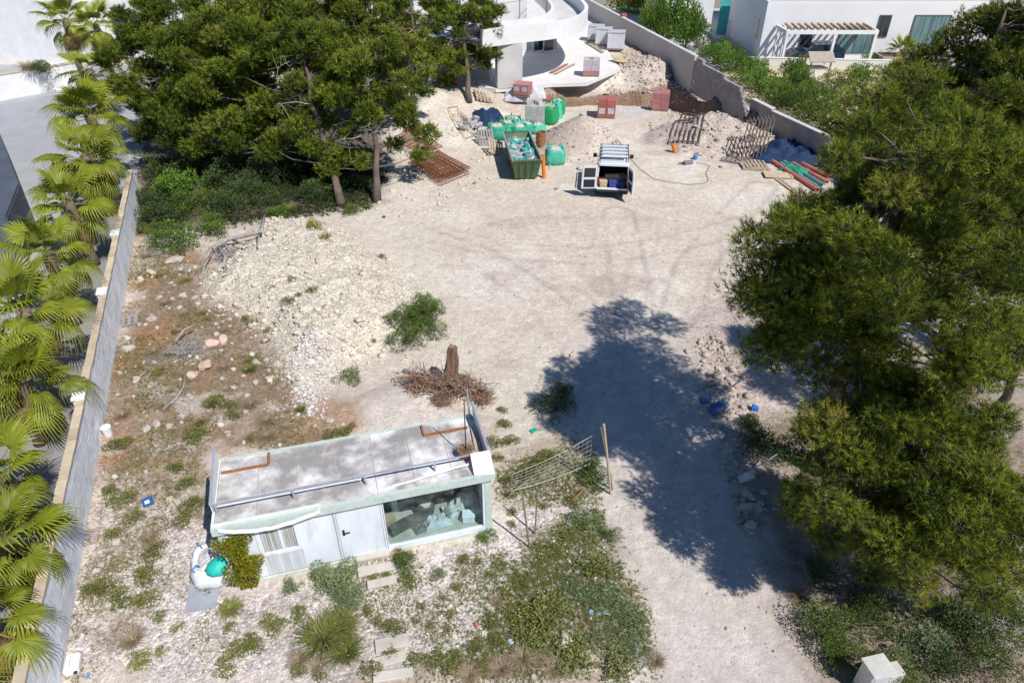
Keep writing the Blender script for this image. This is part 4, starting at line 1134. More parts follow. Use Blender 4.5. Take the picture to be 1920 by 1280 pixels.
SH = {}
for i in range(3):
    SH['shrub', i] = shrub_mesh('foliage', 300 + i, 2600, .085, .035, .85, 11)
    SH['dark', i] = shrub_mesh('foliage', 310 + i, 2600, .075, .045, .8, 12)
    SH['bright', i] = shrub_mesh('foliage', 320 + i, 2400, .09, .05, .9, 11)
    SH['sage', i] = shrub_mesh('foliage', 330 + i, 1500, .13, .04, .6, 9)
    SH['olive', i] = tuft_mesh('blades', 340 + i, 420, .75, .75, .014)
    SH['yellow', i] = shrub_mesh('foliage', 350 + i, 1200, .11, .05, .8, 8)
    SH['blueg', i] = shrub_mesh('foliage', 360 + i, 900, .13, .035, .4, 15)
    SH['needle', i] = shrub_mesh('foliage', 370 + i, 1300, .13, .014, 1.0, 13, needle=True)
    SH['dry', i] = tuft_mesh('blades', 380 + i, 320, .55, .9, .012)
    SH['weed', i] = shrub_mesh('foliage', 390 + i, 620, .17, .07, .7, 7)
SMAT = dict(shrub=m_shrub, dark=m_dkshrub, bright=m_bright, sage=m_sage, olive=m_olive, yellow=m_yell, blueg=m_blueg, needle=m_shrub, dry=m_drygrass, weed=m_olive)
for (k_, i), me in SH.items(): me.materials.append(SMAT[k_])
m_stem = M('brown_stem', (.16, .12, .08), (.10, .075, .05), 8, .9)
def stem_mesh(seed, n=7):
    rng = np.random.default_rng(seed); b = MB()
    for i in range(n):
        a = rng.uniform(0, 6.28); r = rng.uniform(.2, .6)
        b.tube([(0, 0, -.03), (r * .4 * math.cos(a), r * .4 * math.sin(a), .22), (r * math.cos(a), r * math.sin(a), rng.uniform(.3, .6))], [.022, .016, .006], 4, False)
    me = b.mesh('stem'); me.materials.append(m_stem); return me
STEMS = [stem_mesh(400 + i) for i in range(2)]
scount = [0]
def plant(name, kind, px, py, r, label, cat, group=None, hs=1.0, z=None, loc=None, stems=True):
    scount[0] += 1; i = scount[0]
    p = loc if loc is not None else at(px, py, z)
    o = thing(name, label, cat, p, (i * 2.4) % 6.28, group)
    o.scale = (r, r, r * hs)
    link('blades' if kind in ('olive', 'dry') else 'foliage', SH[kind, i % 3], None, o)
    if stems and kind not in ('olive', 'dry'): link('stem', STEMS[i % 2], None, o)
    return o
# --- named bushes
plant('green_shrub', 'needle', 778, 628, 1.2, 'rounded deep green shrub standing alone on the pale plot', 'shrub', hs=1.0)
plant('green_shrub', 'needle', 798, 600, .9, 'taller shoot of the green shrub behind it, right side', 'shrub', hs=1.15)
plant('trailing_shrub', 'sage', 656, 710, .55, 'low grey green trailing shrub above the white stone patch', 'shrub', hs=.8)
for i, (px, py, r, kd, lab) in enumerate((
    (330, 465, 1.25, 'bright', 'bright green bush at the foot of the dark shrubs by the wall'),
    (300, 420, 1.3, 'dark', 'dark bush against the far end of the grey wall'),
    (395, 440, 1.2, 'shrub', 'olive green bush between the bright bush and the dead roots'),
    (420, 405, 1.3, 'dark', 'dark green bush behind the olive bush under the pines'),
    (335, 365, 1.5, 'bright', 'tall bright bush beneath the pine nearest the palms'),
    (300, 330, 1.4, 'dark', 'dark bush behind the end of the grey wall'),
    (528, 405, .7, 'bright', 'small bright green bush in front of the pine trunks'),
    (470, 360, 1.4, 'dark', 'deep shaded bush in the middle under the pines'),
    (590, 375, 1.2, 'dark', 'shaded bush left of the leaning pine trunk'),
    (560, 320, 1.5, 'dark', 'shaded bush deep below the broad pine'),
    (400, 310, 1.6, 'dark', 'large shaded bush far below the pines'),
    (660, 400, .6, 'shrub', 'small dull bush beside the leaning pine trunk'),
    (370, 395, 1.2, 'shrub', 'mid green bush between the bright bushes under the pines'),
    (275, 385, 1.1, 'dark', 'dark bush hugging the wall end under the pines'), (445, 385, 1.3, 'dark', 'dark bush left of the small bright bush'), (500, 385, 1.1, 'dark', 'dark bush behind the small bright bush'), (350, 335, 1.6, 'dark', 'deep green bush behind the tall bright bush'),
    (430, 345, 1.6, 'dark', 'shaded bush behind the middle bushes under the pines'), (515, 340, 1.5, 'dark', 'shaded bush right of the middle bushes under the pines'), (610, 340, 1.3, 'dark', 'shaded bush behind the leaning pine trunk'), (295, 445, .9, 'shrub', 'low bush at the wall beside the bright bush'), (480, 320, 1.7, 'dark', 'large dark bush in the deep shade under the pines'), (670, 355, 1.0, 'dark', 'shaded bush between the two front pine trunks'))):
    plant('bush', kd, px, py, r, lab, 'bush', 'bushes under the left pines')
plant('broom_bush', 'yellow', 590, 430, .55, 'yellow flowering bush on the top edge of the limestone mound', 'bush')
plant('broom_bush', 'yellow', 612, 447, .3, 'small yellow tuft right of the flowering bush on the mound', 'bush')
for i, (px, py, r, kd, lab) in enumerate((
    (1425, 840, .75, 'dark', 'dark bush at the right edge of the drive, in the shade'),
    (1400, 800, .5, 'dark', 'small dark bush next to the blue tarpaulin by the drive'),
    (1480, 860, .7, 'dark', 'dark bush under the lower pine, nearest the drive'),
    (1540, 1190, .75, 'shrub', 'green bush at the drive edge near the concrete meter box'),
    (1620, 1170, .7, 'shrub', 'green bush behind the concrete meter box'),
    (1580, 1235, .6, 'shrub', 'low green bush left of the concrete meter box'),
    (1720, 1200, .75, 'sage', 'grey green bush right of the concrete meter box'),
    (1790, 1180, .8, 'dark', 'dark bush with bare white twigs at lower right'),
    (1850, 1230, .8, 'shrub', 'olive bush in the lower right corner'),
    (1760, 1255, .7, 'dark', 'dark bush at the bottom edge right of the meter box'),
    (1905, 1160, .8, 'shrub', 'bush at the right edge below the pines'),
    (1680, 1270, .6, 'shrub', 'low bush at the bottom edge beside the meter box'),
    (1530, 1080, .6, 'dark', 'dark shaded bush under the pine low branches'),
    (1640, 1130, .6, 'dark', 'shaded bush between the meter box and the pine'), (1590, 330, 1.1, 'shrub', 'bush beside the ends of the pipes under the pine'), (1610, 285, 1.3, 'shrub', 'bush behind the pipe ends by the retaining wall'), (1640, 370, 1.2, 'dark', 'bush below the pine right of the pipes'), (1590, 255, 1.3, 'shrub', 'bush at the end of the retaining wall'))):
    plant('bush', kd, px, py, r, lab, 'bush', 'undergrowth right of the drive')
plant('dark_weed', 'dark', 1040, 770, .75, 'dark leafy weed in the tree shadow left of the drive', 'bush')
plant('dark_weed', 'dark', 1050, 735, .45, 'smaller dark weed behind the shaded weed clump', 'bush')
plant('dark_weed', 'shrub', 1115, 905, .5, 'green weed at the foot of the leaning timber post', 'bush')
plant('dark_weed', 'dark', 1110, 880, .4, 'dark weed behind the leaning timber post', 'bush')
# --- weeds round the cabin
MARKS = (('white bucket', 204, 812), ('blue tray', 279, 943), ('cabin door', 690, 1010), ('yellow leaved plant', 268, 1240), ('white jerry can', 140, 1240), ('two pink boulders', 405, 642), ('dead brush tangle', 350, 660), ('uprooted stump', 845, 690), ('lone green shrub', 780, 600), ('flat white boulder', 602, 485),
         ('wire fence', 1040, 890), ('pale boulder', 1062, 1200), ('meter box', 1635, 1250), ('blue sheet lump', 1345, 765), ('white rubble bag', 400, 1050), ('glass front', 825, 960), ('lower steps', 735, 1240), ('small grey pallet', 247, 605), ('dead roots', 440, 470), ('largest grass clump', 610, 1200), ('round green weed', 822, 1078), ('tall timber post', 1140, 860),
         ('climbing shrub', 460, 1050), ('white stone patch', 590, 720), ('cabin roof', 660, 850), ('yellow flowering bush', 590, 420), ('red carton', 893, 1172), ('bleached forked branch', 335, 745), ('pink rock slab', 383, 690), ('trailing shrub', 656, 705), ('rebar grid', 1290, 245), ('trestle frames', 1410, 275), ('cabin right corner', 920, 900), ('white wrapped pallets', 1135, 80), ('dark cleft weed', 1040, 770))
USED = set()
def where(label, px, py, r=None):
    """a label that says where: nearest easily found thing and on which side of it in the photograph"""
    opts = sorted(MARKS, key=lambda m: (m[1] - px) ** 2 + (m[2] - py) ** 2)[:4]
    for nm, mx_, my_ in opts:
        dx, dy = px - mx_, py - my_; d = math.hypot(dx, dy)
        if d > 260: continue
        far_ = 'just ' if d < 45 else 'close ' if d < 90 else ''
        side = ('right of' if dx > 0 else 'left of') if abs(dx) > abs(dy) * 1.8 else ('below' if dy > 0 else 'above') if abs(dy) > abs(dx) * 1.8 else ('below right of' if dx > 0 else 'below left of') if dy > 0 else ('above right of' if dx > 0 else 'above left of')
        for pre in (far_, 'a little ', 'further '):
            t = '%s, %s%s the %s' % (label, pre, side, nm)
            if t not in USED and len(t.split()) <= 16: USED.add(t); return t
    return label
def weeds(kind, name, label, cat, group, spots, hs=.8):
    for px, py, r in spots: plant(name, kind, px, py, r, where(label, px, py, r), cat, group, hs * random.uniform(.85, 1.15))
plant('weed_clump', 'sage', 640, 1100, .62, 'large grey green weed clump below the cabin door', 'weed', hs=.9)
plant('weed_clump', 'sage', 612, 1085, .45, 'grey green weed against the cabin wall below the window', 'weed', hs=1.1)
plant('weed_clump', 'sage', 655, 1125, .45, 'grey green weed in front of the large clump by the steps', 'weed', hs=.8)
plant('weed_clump', 'sage', 548, 1105, .28, 'thin pale green weed left of the large clump', 'weed', hs=1.2)
plant('grass_clump', 'olive', 610, 1200, .75, 'large olive grass clump on the gravel, left of the lower steps', 'grass', hs=.8)
plant('grass_clump', 'olive', 640, 1180, .6, 'olive grass clump behind the largest grass clump', 'grass', hs=.8)
plant('grass_clump', 'olive', 650, 1225, .55, 'olive grass clump beside the bottom steps', 'grass', hs=.7)
plant('tall_weed', 'shrub', 762, 1060, .32, 'upright green weed right of the cabin steps', 'weed', hs=1.4)
plant('tall_weed', 'yellow', 748, 1045, .2, 'yellow flower head against the glass front', 'weed', hs=1.5)
plant('round_weed', 'sage', 822, 1078, .24, 'round green weed on the gravel below the glass front', 'weed')
plant('round_weed', 'bright', 908, 1008, .33, 'bright green weed at the right corner of the cabin', 'weed', hs=.6)
plant('moss_cushion', 'olive', 432, 1142, .38, 'flat bright green grass cushion left below the cabin', 'grass', hs=.4)
plant('moss_cushion', 'yellow', 592, 1080, .22, 'mossy yellow green cushion at the cabin sill', 'weed', hs=.5)
plant('yellow_agave', 'yellow', 265, 1245, .3, 'yellow leaved plant at the bottom left', 'plant', hs=1.1)
plant('yellow_agave', 'yellow', 303, 1225, .16, 'small yellow leaf beside the yellow plant, bottom left', 'plant', hs=1.2)
for i, (px, py, r, kd, lab) in enumerate((
    (1130, 1125, .62, 'blueg', 'spreading blue green weed mat beside the drive'), (1175, 1165, .62, 'blueg', 'blue green weed mat nearest the drive edge'),
    (1120, 1200, .5, 'blueg', 'blue green weed mat above the pale boulder'), (1075, 1105, .42, 'blueg', 'left tip of the blue green weed mat'),
    (1185, 1222, .42, 'blueg', 'lowest blue green weed mat at the bottom of the patch'), (1030, 1160, .7, 'weed', 'brown green weed mat left of the blue green weeds'),
    (1120, 1065, .55, 'weed', 'olive weed mat at the top of the green patch'), (1000, 1190, .6, 'weed', 'olive weed mat left of the pale boulder'),
    (1080, 1230, .6, 'weed', 'olive weed mat below the pale boulder'), (1160, 1255, .5, 'weed', 'olive weed mat at the bottom edge by the drive'),
    (1100, 985, .6, 'shrub', 'green weed patch with yellow specks beyond the leaning fence'), (1060, 1000, .45, 'weed', 'olive weeds left of the yellow specked patch'),
    (1145, 1005, .35, 'shrub', 'green weeds at the shadow edge on the drive'), (1030, 1030, .4, 'weed', 'olive weeds below the fence posts'))):
    plant('weed_mat', kd, px, py, r, lab, 'weed', 'weed patch beside the drive', .55)
weeds('weed', 'gravel_weed', 'small weed on the gravel', 'weed', 'weeds on the gravel', (
    (865, 1050, .18), (895, 1055, .16), (870, 1045, .14), (500, 1165, .26), (520, 1180, .3), (560, 1150, .24), (705, 1170, .2), (690, 1150, .2), (735, 1180, .3), (790, 1140, .16), (780, 1165, .12),
    (805, 1175, .12), (845, 1155, .16), (890, 1215, .26), (920, 1170, .24), (935, 1200, .26), (840, 1180, .14), (960, 1160, .22), (980, 1090, .3), (920, 1080, .2), (940, 1060, .2), (815, 1235, .3),
    (780, 1240, .3), (850, 1240, .32), (900, 1250, .26), (430, 1180, .2), (470, 1200, .22), (440, 1225, .32), (425, 1255, .38), (470, 1215, .26), (560, 1265, .22), (600, 1270, .2), (330, 1180, .18), (395, 1100, .32), (380, 1090, .26),
    (700, 1085, .18), (725, 1075, .16), (770, 1100, .2), (765, 1085, .22), (855, 1100, .18), (905, 1010, .2), (700, 1255, .28), (730, 1225, .22)), .75)
weeds('weed', 'soil_weed', 'small weed on the brown soil', 'weed', 'weeds on the brown soil', (
    (215, 840, .38), (235, 830, .3), (360, 820, .42), (375, 800, .3), (405, 755, .4), (430, 765, .34), (470, 825, .22), (470, 680, .3), (380, 590, .25), (330, 625, .2), (345, 530, .3), (300, 520, .25), (390, 600, .22),
    (300, 700, .25), (320, 735, .2), (460, 600, .25), (440, 780, .3), (260, 690, .18), (330, 880, .3), (235, 935, .4), (250, 970, .35), (350, 910, .36), (360, 950, .4), (340, 980, .3), (290, 1040, .4), (270, 1080, .35), (190, 1110, .4),
    (230, 1130, .38), (270, 1130, .34), (215, 1005, .3), (175, 1110, .3), (620, 820, .3), (650, 815, .34), (660, 800, .2), (300, 1160, .2), (210, 920, .3)), .7)
weeds('weed', 'mound_weed', 'weed on the mound', 'weed', 'weeds on the mound', ((548, 525, .28), (545, 565, .32), (585, 545, .28), (560, 555, .2), (475, 605, .25), (500, 620, .22), (510, 540, .16), (715, 482, .25), (700, 640, .14), (555, 655, .14)), .7)
weeds('weed', 'fence_weed', 'weed tuft by the fence', 'weed', 'weeds by the wire fence', ((940, 770, .2), (945, 800, .28), (930, 835, .32), (955, 830, .3), (950, 905, .25), (960, 930, .22), (1000, 880, .4), (1030, 860, .38), (985, 895, .4), (1075, 945, .26), (1020, 950, .16), (960, 985, .18), (935, 860, .2), (960, 960, .18)), .8)
weeds('dry', 'dry_tuft', 'dry straw coloured tuft', 'grass', 'dry grass tufts', ((560, 1240, .34), (600, 1245, .3), (250, 1200, .4), (280, 1010, .3), (310, 760, .4), (290, 660, .4), (340, 470, .35), (275, 480, .4), (420, 620, .34), (470, 760, .4), (500, 790, .4), (230, 780, .35), (980, 1235, .4), (1040, 1255, .4), (940, 1255, .4), (880, 1265, .36), (1230, 1240, .3), (345, 590, .4), (500, 820, .36), (420, 690, .3), (1500, 1120, .4), (1600, 1120, .4), (1660, 1140, .4), (830, 1120, .14), (870, 1075, .15), (930, 1130, .2), (310, 570, .35)), .75)
weeds('olive', 'green_tuft', 'green grass tuft', 'grass', 'grass tufts by the mound', ((545, 395, .5), (525, 400, .45), (690, 390, .2), (720, 408, .15), (470, 695, .34), (565, 770, .24), (395, 760, .36), (500, 640, .2)), .9)

# --- scattered ground cover, too fine to count
def ground_cover(name, n, pix, h, mat, seed, label, thresh=.5, w=.010, freq=.6, k=6):
    rng = np.random.default_rng(seed)
    poly = [flat(*p) for p in pix]; lo = np.min(poly, 0); hi = np.max(poly, 0)
    pts = np.empty((0, 2))
    while len(pts) < n:
        q = rng.uniform(lo, hi, (n * 4, 2))
        ok = (sdist(q[:, 0], q[:, 1], poly) > rng.normal(0, .3, len(q))) & (fbm(q[:, 0] * freq, q[:, 1] * freq, seed) > thresh + rng.normal(0, .05, len(q)))
        pts = np.concatenate([pts, q[ok]])
    pts = pts[:n]; z = ghf(pts[:, 0], pts[:, 1])
    P3 = np.stack([pts[:, 0], pts[:, 1], z], 1)
    D = unit(np.array((0, 0, 1)) + rng.normal(0, .25, (n, 3)))
    V, T = needles(P3, D, k, h, w, rng, spread=(.2, 1.25), back=.0, tint=rng.uniform(.2, .75, n), tvar=.2)
    o = link(name, npmesh(name, V, np.arange(len(V)).reshape(-1, 3), T), mat)
    tag(o, label, 'ground cover', kind='stuff')
ground_cover('wall_weeds', 6500, [(250, 460), (400, 470), (385, 560), (480, 640), (540, 720), (560, 850), (410, 860), (390, 980), (330, 1100), (120, 1290), (190, 915), (215, 660)], .11, m_olive, 501, 'fine olive weeds spread over the soil along the wall', .50)
ground_cover('wall_dry_grass', 9000, [(250, 450), (400, 470), (385, 560), (480, 640), (540, 720), (650, 830), (410, 860), (390, 980), (330, 1100), (120, 1290), (190, 915), (215, 660)], .15, m_drygrass, 502, 'dry grass stalks spread over the brown soil along the wall', .44, .009)
ground_cover('front_weeds', 6000, [(130, 1280), (200, 1000), (400, 1110), (900, 1020), (1150, 960), (1210, 1080), (1230, 1270), (1000, 1290)], .08, m_olive, 503, 'fine weeds sprinkled over the gravel in front of the cabin', .53)
ground_cover('patch_weeds', 5500, [(960, 1060), (1120, 990), (1200, 1060), (1225, 1230), (1100, 1270), (870, 1275), (900, 1190)], .11, m_olive, 504, 'olive ground cover in the weed patch beside the drive', .40, .011)
ground_cover('fence_weeds', 2200, [(930, 830), (1000, 800), (1110, 850), (1130, 940), (1100, 1040), (980, 1040), (935, 950)], .11, m_olive, 505, 'olive ground cover under the leaning wire fence', .46)
ground_cover('yellow_flowers', 260, [(930, 820), (1130, 930), (1210, 1100), (1200, 1240), (960, 1270), (920, 1000)], .07, m_yell, 508, 'tiny yellow flowers dotted through the weeds by the drive', .45, .03)
ground_cover('yellow_wall_flowers', 160, [(300, 860), (390, 880), (380, 980), (250, 1060), (190, 1000)], .07, m_yell, 509, 'tiny yellow flowers in the weeds between wall and cabin', .45, .03)
ground_cover('litter_twigs', 5000, [(1400, 830), (1600, 780), (1930, 800), (1930, 1290), (1620, 1290), (1490, 1130)], .16, m_drygrass, 506, 'dry needles and stalks littering the ground under the right pines', .40, .006)
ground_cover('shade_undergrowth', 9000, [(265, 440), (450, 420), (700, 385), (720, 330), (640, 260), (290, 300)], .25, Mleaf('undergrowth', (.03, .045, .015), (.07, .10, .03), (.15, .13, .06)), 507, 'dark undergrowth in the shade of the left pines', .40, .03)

# ------------------------------------------------------------------ neighbour garden right
for i, (px, py, r, kd, lab) in enumerate((
    (1345, 112, 1.5, 'bright', 'bright hedge shrub at the upper end of the block wall'), (1375, 125, 1.4, 'bright', 'bright hedge shrub behind the block wall crest'),
    (1400, 145, 1.4, 'bright', 'hedge shrub where the block wall steps down'), (1425, 165, 1.5, 'bright', 'hedge shrub beside the broken wall end'),
    (1455, 185, 1.5, 'bright', 'hedge shrub above the retaining wall'), (1490, 200, 1.5, 'shrub', 'hedge shrub above the dark retaining wall middle'),
    (1525, 220, 1.6, 'shrub', 'hedge shrub by the pine end of the retaining wall'), (1550, 240, 1.5, 'shrub', 'last hedge shrub before the tall pine'),
    (1560, 165, 1.3, 'shrub', 'shrub in the yellow yard near the pine top'), (1610, 150, 1.4, 'bright', 'bright shrub in the yellow yard right of the well'), (1660, 145, 1.4, 'shrub', 'shrub at the yellow yard edge by the pine crown'), (1560, 200, 1.4, 'shrub', 'shrub in the yellow yard close to the hedge end'),
    (1410, 128, 1.2, 'bright', 'bushy hedge top near the low white wall'), (1500, 185, 1.2, 'bright', 'bright shrub in the yellow yard behind the hedge'))):
    p = at(px, py + 6, .3); plant('hedge_shrub', kd, px, py, r * 1.2, lab, 'shrub', 'hedge along the right wall', 1.0, loc=p)
def small_tree(label, p, h, r, kind, tr=.08):
    o = thing('garden_tree', label, 'tree', p)
    b = MB(); b.tube([(0, 0, -.1), (.05, 0, h * .4), (0, .05, h * .75)], [tr, tr * .8, tr * .5], 6)
    for a in range(5): b.tube([(.03, 0, h * .45), (math.cos(a * 1.26) * r * .5, math.sin(a * 1.26) * r * .5, h * .8)], [tr * .5, tr * .2], 5)
    b.build('trunk', m_bark, o)
    c = link('crown', SH[kind, int(p[0] * 7) % 3], None, o, (0, 0, h * .18)); c.scale = (r * 1.15, r * 1.15, h * .95)
    c = link('crown', SH[kind, int(p[0] * 7 + 1) % 3], None, o, (r * .3, -r * .2, h * .12)); c.scale = (r, r, h * .7)
small_tree('leafy fig like tree beyond the rendered wall', at(1250, 92, .3), 4.6, 2.1, 'bright')
small_tree('second leafy tree right of the fig like tree, by the villa', at(1285, 90, .3), 4.0, 1.6, 'bright')
small_tree('leafy tree left of the fig like tree, by the lawn', at(1222, 75, .3), 3.8, 1.7, 'bright')
small_tree('small round orange tree in the yellow yard', at(1480, 150, .3), 2.0, 1.05, 'bright')
small_tree('small orange tree nearer the hedge in the yellow yard', at(1492, 180, .3), 1.8, .95, 'bright')
small_tree('yellow leaved tree by the lawn at the top', at(1165, 25, .3), 4.0, 1.8, 'yellow')
small_tree('second yellow leaved shrub tree at the top by the lawn', at(1195, 22, .3), 3.2, 1.4, 'yellow')
for px, py, r, lab in ((1320, 105, 1.25, 'clipped round dark bush left of the villa corner'), (1352, 100, 1.3, 'clipped round dark bush nearest the villa corner'), (1372, 110, 1.15, 'clipped round dark bush in front of the villa corner')):
    plant('clipped_bush', 'dark', px, py, r, lab, 'bush', 'clipped round bushes', 1.25, loc=at(px, py, .3))
for px, py, lab, s in ((1662, 100, 'spiky cycad palm in the stone planter', .95),):
    o = thing('cycad', lab, 'plant', (33.2, 61.9, .9)); 
    for i in range(22):
        f = link('leaf', FR[i % 3], None, o, (0, 0, .25)); R = Matrix.Rotation(i * 2.4, 3, 'Z') @ Matrix.Rotation(-math.radians(75 - i * 3.4), 3, 'Y'); f.rotation_euler = R.to_euler(); f.scale = (.95, .4, .9)
    b = MB(); b.tube([(0, 0, 0), (0, 0, .35)], [.2, .16], 8); b.build('trunk', m_bark, o)
plant('planter_shrub', 'bright', 0, 0, .7, 'green shrub in the planter below the villa window', 'shrub', loc=Vector((35.4, 61.9, .9)))
plant('planter_shrub', 'yellow', 0, 0, .45, 'yellow flowers beside the cycad in the planter', 'flowers', loc=Vector((34.4, 61.5, .9)))
plant('planter_shrub', 'bright', 0, 0, .8, 'leafy shrub behind the carport posts', 'shrub', loc=Vector((30.8, 62.2, .24)))
# red leaved planter bush upper left
q = at(70, 178, 0.0); o = plant('creeper', 'dry', 0, 0, 1.3, 'dark creeper spilling over the white garden wall, upper left', 'plant', loc=Vector((q.x, q.y + .3, 1.7)))
plant('creeper', 'dark', 0, 0, 1.1, 'dark leafed bush on the white garden wall, upper left', 'bush', loc=Vector((q.x + .9, q.y + .4, 1.5)))
for px, py, Y, lab in ((1890, 20, 75, 'dark tree behind the villa at the top right corner'), (1840, -10, 78, 'tree crown at the top edge behind the villa')):
    q = atY(px, py, Y); small_tree(lab, (q.x, q.y, 0), max(3, q.z), 3.0, 'dark', .2)
# ------------------------------------------------------------------ the old site cabin
O = at(447, 1096, 0.0); O2 = at(919, 993, 0.0)
cd = O2 - O; CL = cd.length; CANG = math.atan2(cd.y, cd.x)
CD, CH = 2.0, 1.86          # depth, underside of fascia
m_panel = M('cabin_white_panel', (.80, .84, .88), (.70, .74, .78), 1.6, .6, .12, 5, spec=.4, c3=(.46, .45, .42), s3=3.5, f3=.45, stretch=(1, 1, .25))
m_panel_d = M('cabin_stained_panel', (.70, .73, .74), (.46, .48, .48), 5, .65, stretch=(3.5, 1, .12))
m_trimg = M('cabin_pale_green_trim', (.56, .64, .58), (.48, .56, .51), 2, .6, c3=(.35, .40, .34), s3=9, f3=.5)
m_roof = M('cabin_roof_stained', (.76, .745, .72), (.30, .28, .265), .95, .9, .3, 30, lo=.42, hi=.60, c3=(.40, .38, .36), s3=5.0, f3=.5)
m_memb = M('white_membrane', (.80, .80, .79), (.66, .655, .64), 2.2, .7, .2, 12)
m_rust = M('rusty_steel', (.40, .17, .07), (.24, .10, .05), 9, .9, .3, 40)
m_galv = M('bluish_galvanised_rail', (.46, .50, .55), (.36, .39, .43), 4, .5, metal=.3)
m_floor = M('cabin_floor', (.50, .47, .41), (.36, .34, .30), 2.5, .85, .2, 20)
m_inner = M('cabin_inner_wall', (.52, .58, .60), (.44, .50, .52), 1.5, .8)
cab = thing('site_cabin', 'abandoned white site cabin with stained flat roof and glass front', 'cabin', (O.x, O.y, .02), CANG)
X = lambda f: f * CL
b = MB(); b.bx(0, CL, 0, CD, 0, .1); b.build('floor', m_floor, cab)
b = MB(); b.bx(.06, CL - .06, CD - .06, CD, .1, CH + .18); b.build('back_wall', m_inner, cab)
b = MB(); b.bx(0.003, .06, .06, CD, .1, CH + .18); b.build('side_wall', m_panel, cab)
b = MB(); b.bx(CL - .06, CL - .003, .1, CD, .1, CH + .18); b.build('side_wall', m_panel, cab)
b = MB(); b.bx(X(.575), X(.575) + .05, .06, CD - .07, .1, CH + .16); b.build('partition', m_inner, cab)
# front panels around window
wx0, wx1, wz0, wz1 = X(.118), X(.262), .80, 1.70
for i, (x0, x1, z0, z1, mt) in enumerate(((.09, wx0, .1, CH, m_panel), (wx0 + .002, wx1 - .002, .1, wz0, m_panel_d), (wx0 + .002, wx1 - .002, wz1, CH, m_panel), (wx1, X(.40) - .03, .1, CH, m_panel))):
    b = MB(); b.bx(x0, x1, 0.0, .05, z0, z1)
    o = b.build('front_panel', mt, cab)
    if i != 2:
        g = MB(); n = max(2, int((x1 - x0) / .22))
        for k in range(1, n):
            xx = x0 + (x1 - x0) * k / n; g.bx(xx - .005, xx + .005, -.006, .0, z0 + .03, z1 - .03)
        g.build('panel_ribs', mt, o)
win = MB(); win.bx(wx0, wx1, .03, .045, wz0, wz1); wo = win.build('window', m_dark, cab)
f = MB(); fw = .07
f.bx(wx0 - .03, wx0 + fw, -.035, .028, wz0 - .03, wz1 + .03); f.bx(wx1 - fw, wx1 + .03, -.035, .028, wz0 - .03, wz1 + .03)
f.bx(wx0 + fw, wx1 - fw, -.035, .028, wz0 - .03, wz0 + fw); f.bx(wx0 + fw, wx1 - fw, -.035, .028, wz1 - fw, wz1 + .03)
mid = (wx0 + wx1) / 2 + .05; f.bx(mid - .03, mid + .03, -.03, .028, wz0 + fw, wz1 - fw); f.build('frame', m_panel, wo)
m_louv = M('grey_louvre', (.55, .56, .53), (.36, .36, .33), 3, .6, rand=.2, stretch=(1, 1, .2))
lv = MB(); lv.box((0, 0, 0), (.048, .012, wz1 - wz0 - 2 * fw - .01), rot=Matrix.Rotation(.35, 3, 'Z')); lvm = lv.mesh('louvre'); lvm.materials.append(m_louv)
x = wx0 + fw + .03
while x < wx1 - fw - .02:
    if abs(x - mid) > .05: link('louvre', lvm, None, wo, (x, .008, (wz0 + wz1) / 2))
    x += .055
# door
dx0, dx1 = X(.405), X(.57)
b = MB(); b.bx(dx0, dx1, -.012, .04, .10, CH - .03); do = b.build('door', m_panel, cab, bevel=.006)
b = MB(); b.bx(dx0 - .05, dx0 - .004, -.03, .045, .06, CH); b.bx(dx1 + .004, dx1 + .05, -.03, .045, .06, CH); b.bx(dx0 - .004, dx1 + .004, -.03, .045, CH - .026, CH); b.build('door_frame', m_panel, do)
b = MB(); b.bx(dx0 + .08, dx0 + .13, -.03, -.013, .92, 1.1); b.bar((dx0 + .10, -.055, 1.02), (dx0 + .25, -.055, 1.02), .022); b.bar((dx0 + .10, -.014, 1.02), (dx0 + .10, -.06, 1.02), .022); b.build('handle', M('black_metal', (.03, .03, .03), None, 3, .4), do)
# glass front
gx0, gx1 = X(.58), X(.972)
b = MB(); b.bx(gx0, gx1, .012, .02, .2, CH - .03); b.build('glass_pane', MATS['window_glass'], cab)
b = MB(); b.bx(gx0, gx1, -.04, .05, .06, .2); b.build('glass_sill', m_panel, cab)
b = MB(); b.bx(gx1, gx1 + .05, -.04, .06, .06, CH); b.bx(gx0, gx0 + .025, -.03, .05, .2, CH); b.build('glass_frame', m_panel, cab)
# corner posts, base rail, fascia
b = MB(); b.bx(-.05, .09, -.05, .06, 0, CH); b.build('corner_post', m_trimg, cab)
b = MB(); b.bx(gx1 + .052, CL + .05, -.05, .1, 0, CH); b.build('corner_post', m_trimg, cab)
b = MB(); b.bx(.091, gx1 + .05, -.045, .06, -.04, .06); b.build('base_rail', m_trimg, cab)
F0 = -.14
b = MB(); b.bx(-.12, CL + .12, F0, F0 + .1, CH + .002, CH + .20); b.build('front_fascia', m_trimg, cab)
b = MB(); b.bx(-.12, -.06, F0 + .1, CD + .08, CH + .002, CH + .20); b.build('side_fascia', m_memb, cab)
b = MB(); b.bx(CL + .06, CL + .12, F0 + .1, CD + .08, CH + .002, CH + .20); b.build('side_fascia', m_memb, cab)
b = MB(); b.bx(-.06, CL + .06, CD + .02, CD + .08, CH + .002, CH + .23); b.build('back_fascia', m_trimg, cab)
RZ = CH + .19
np_ = 7
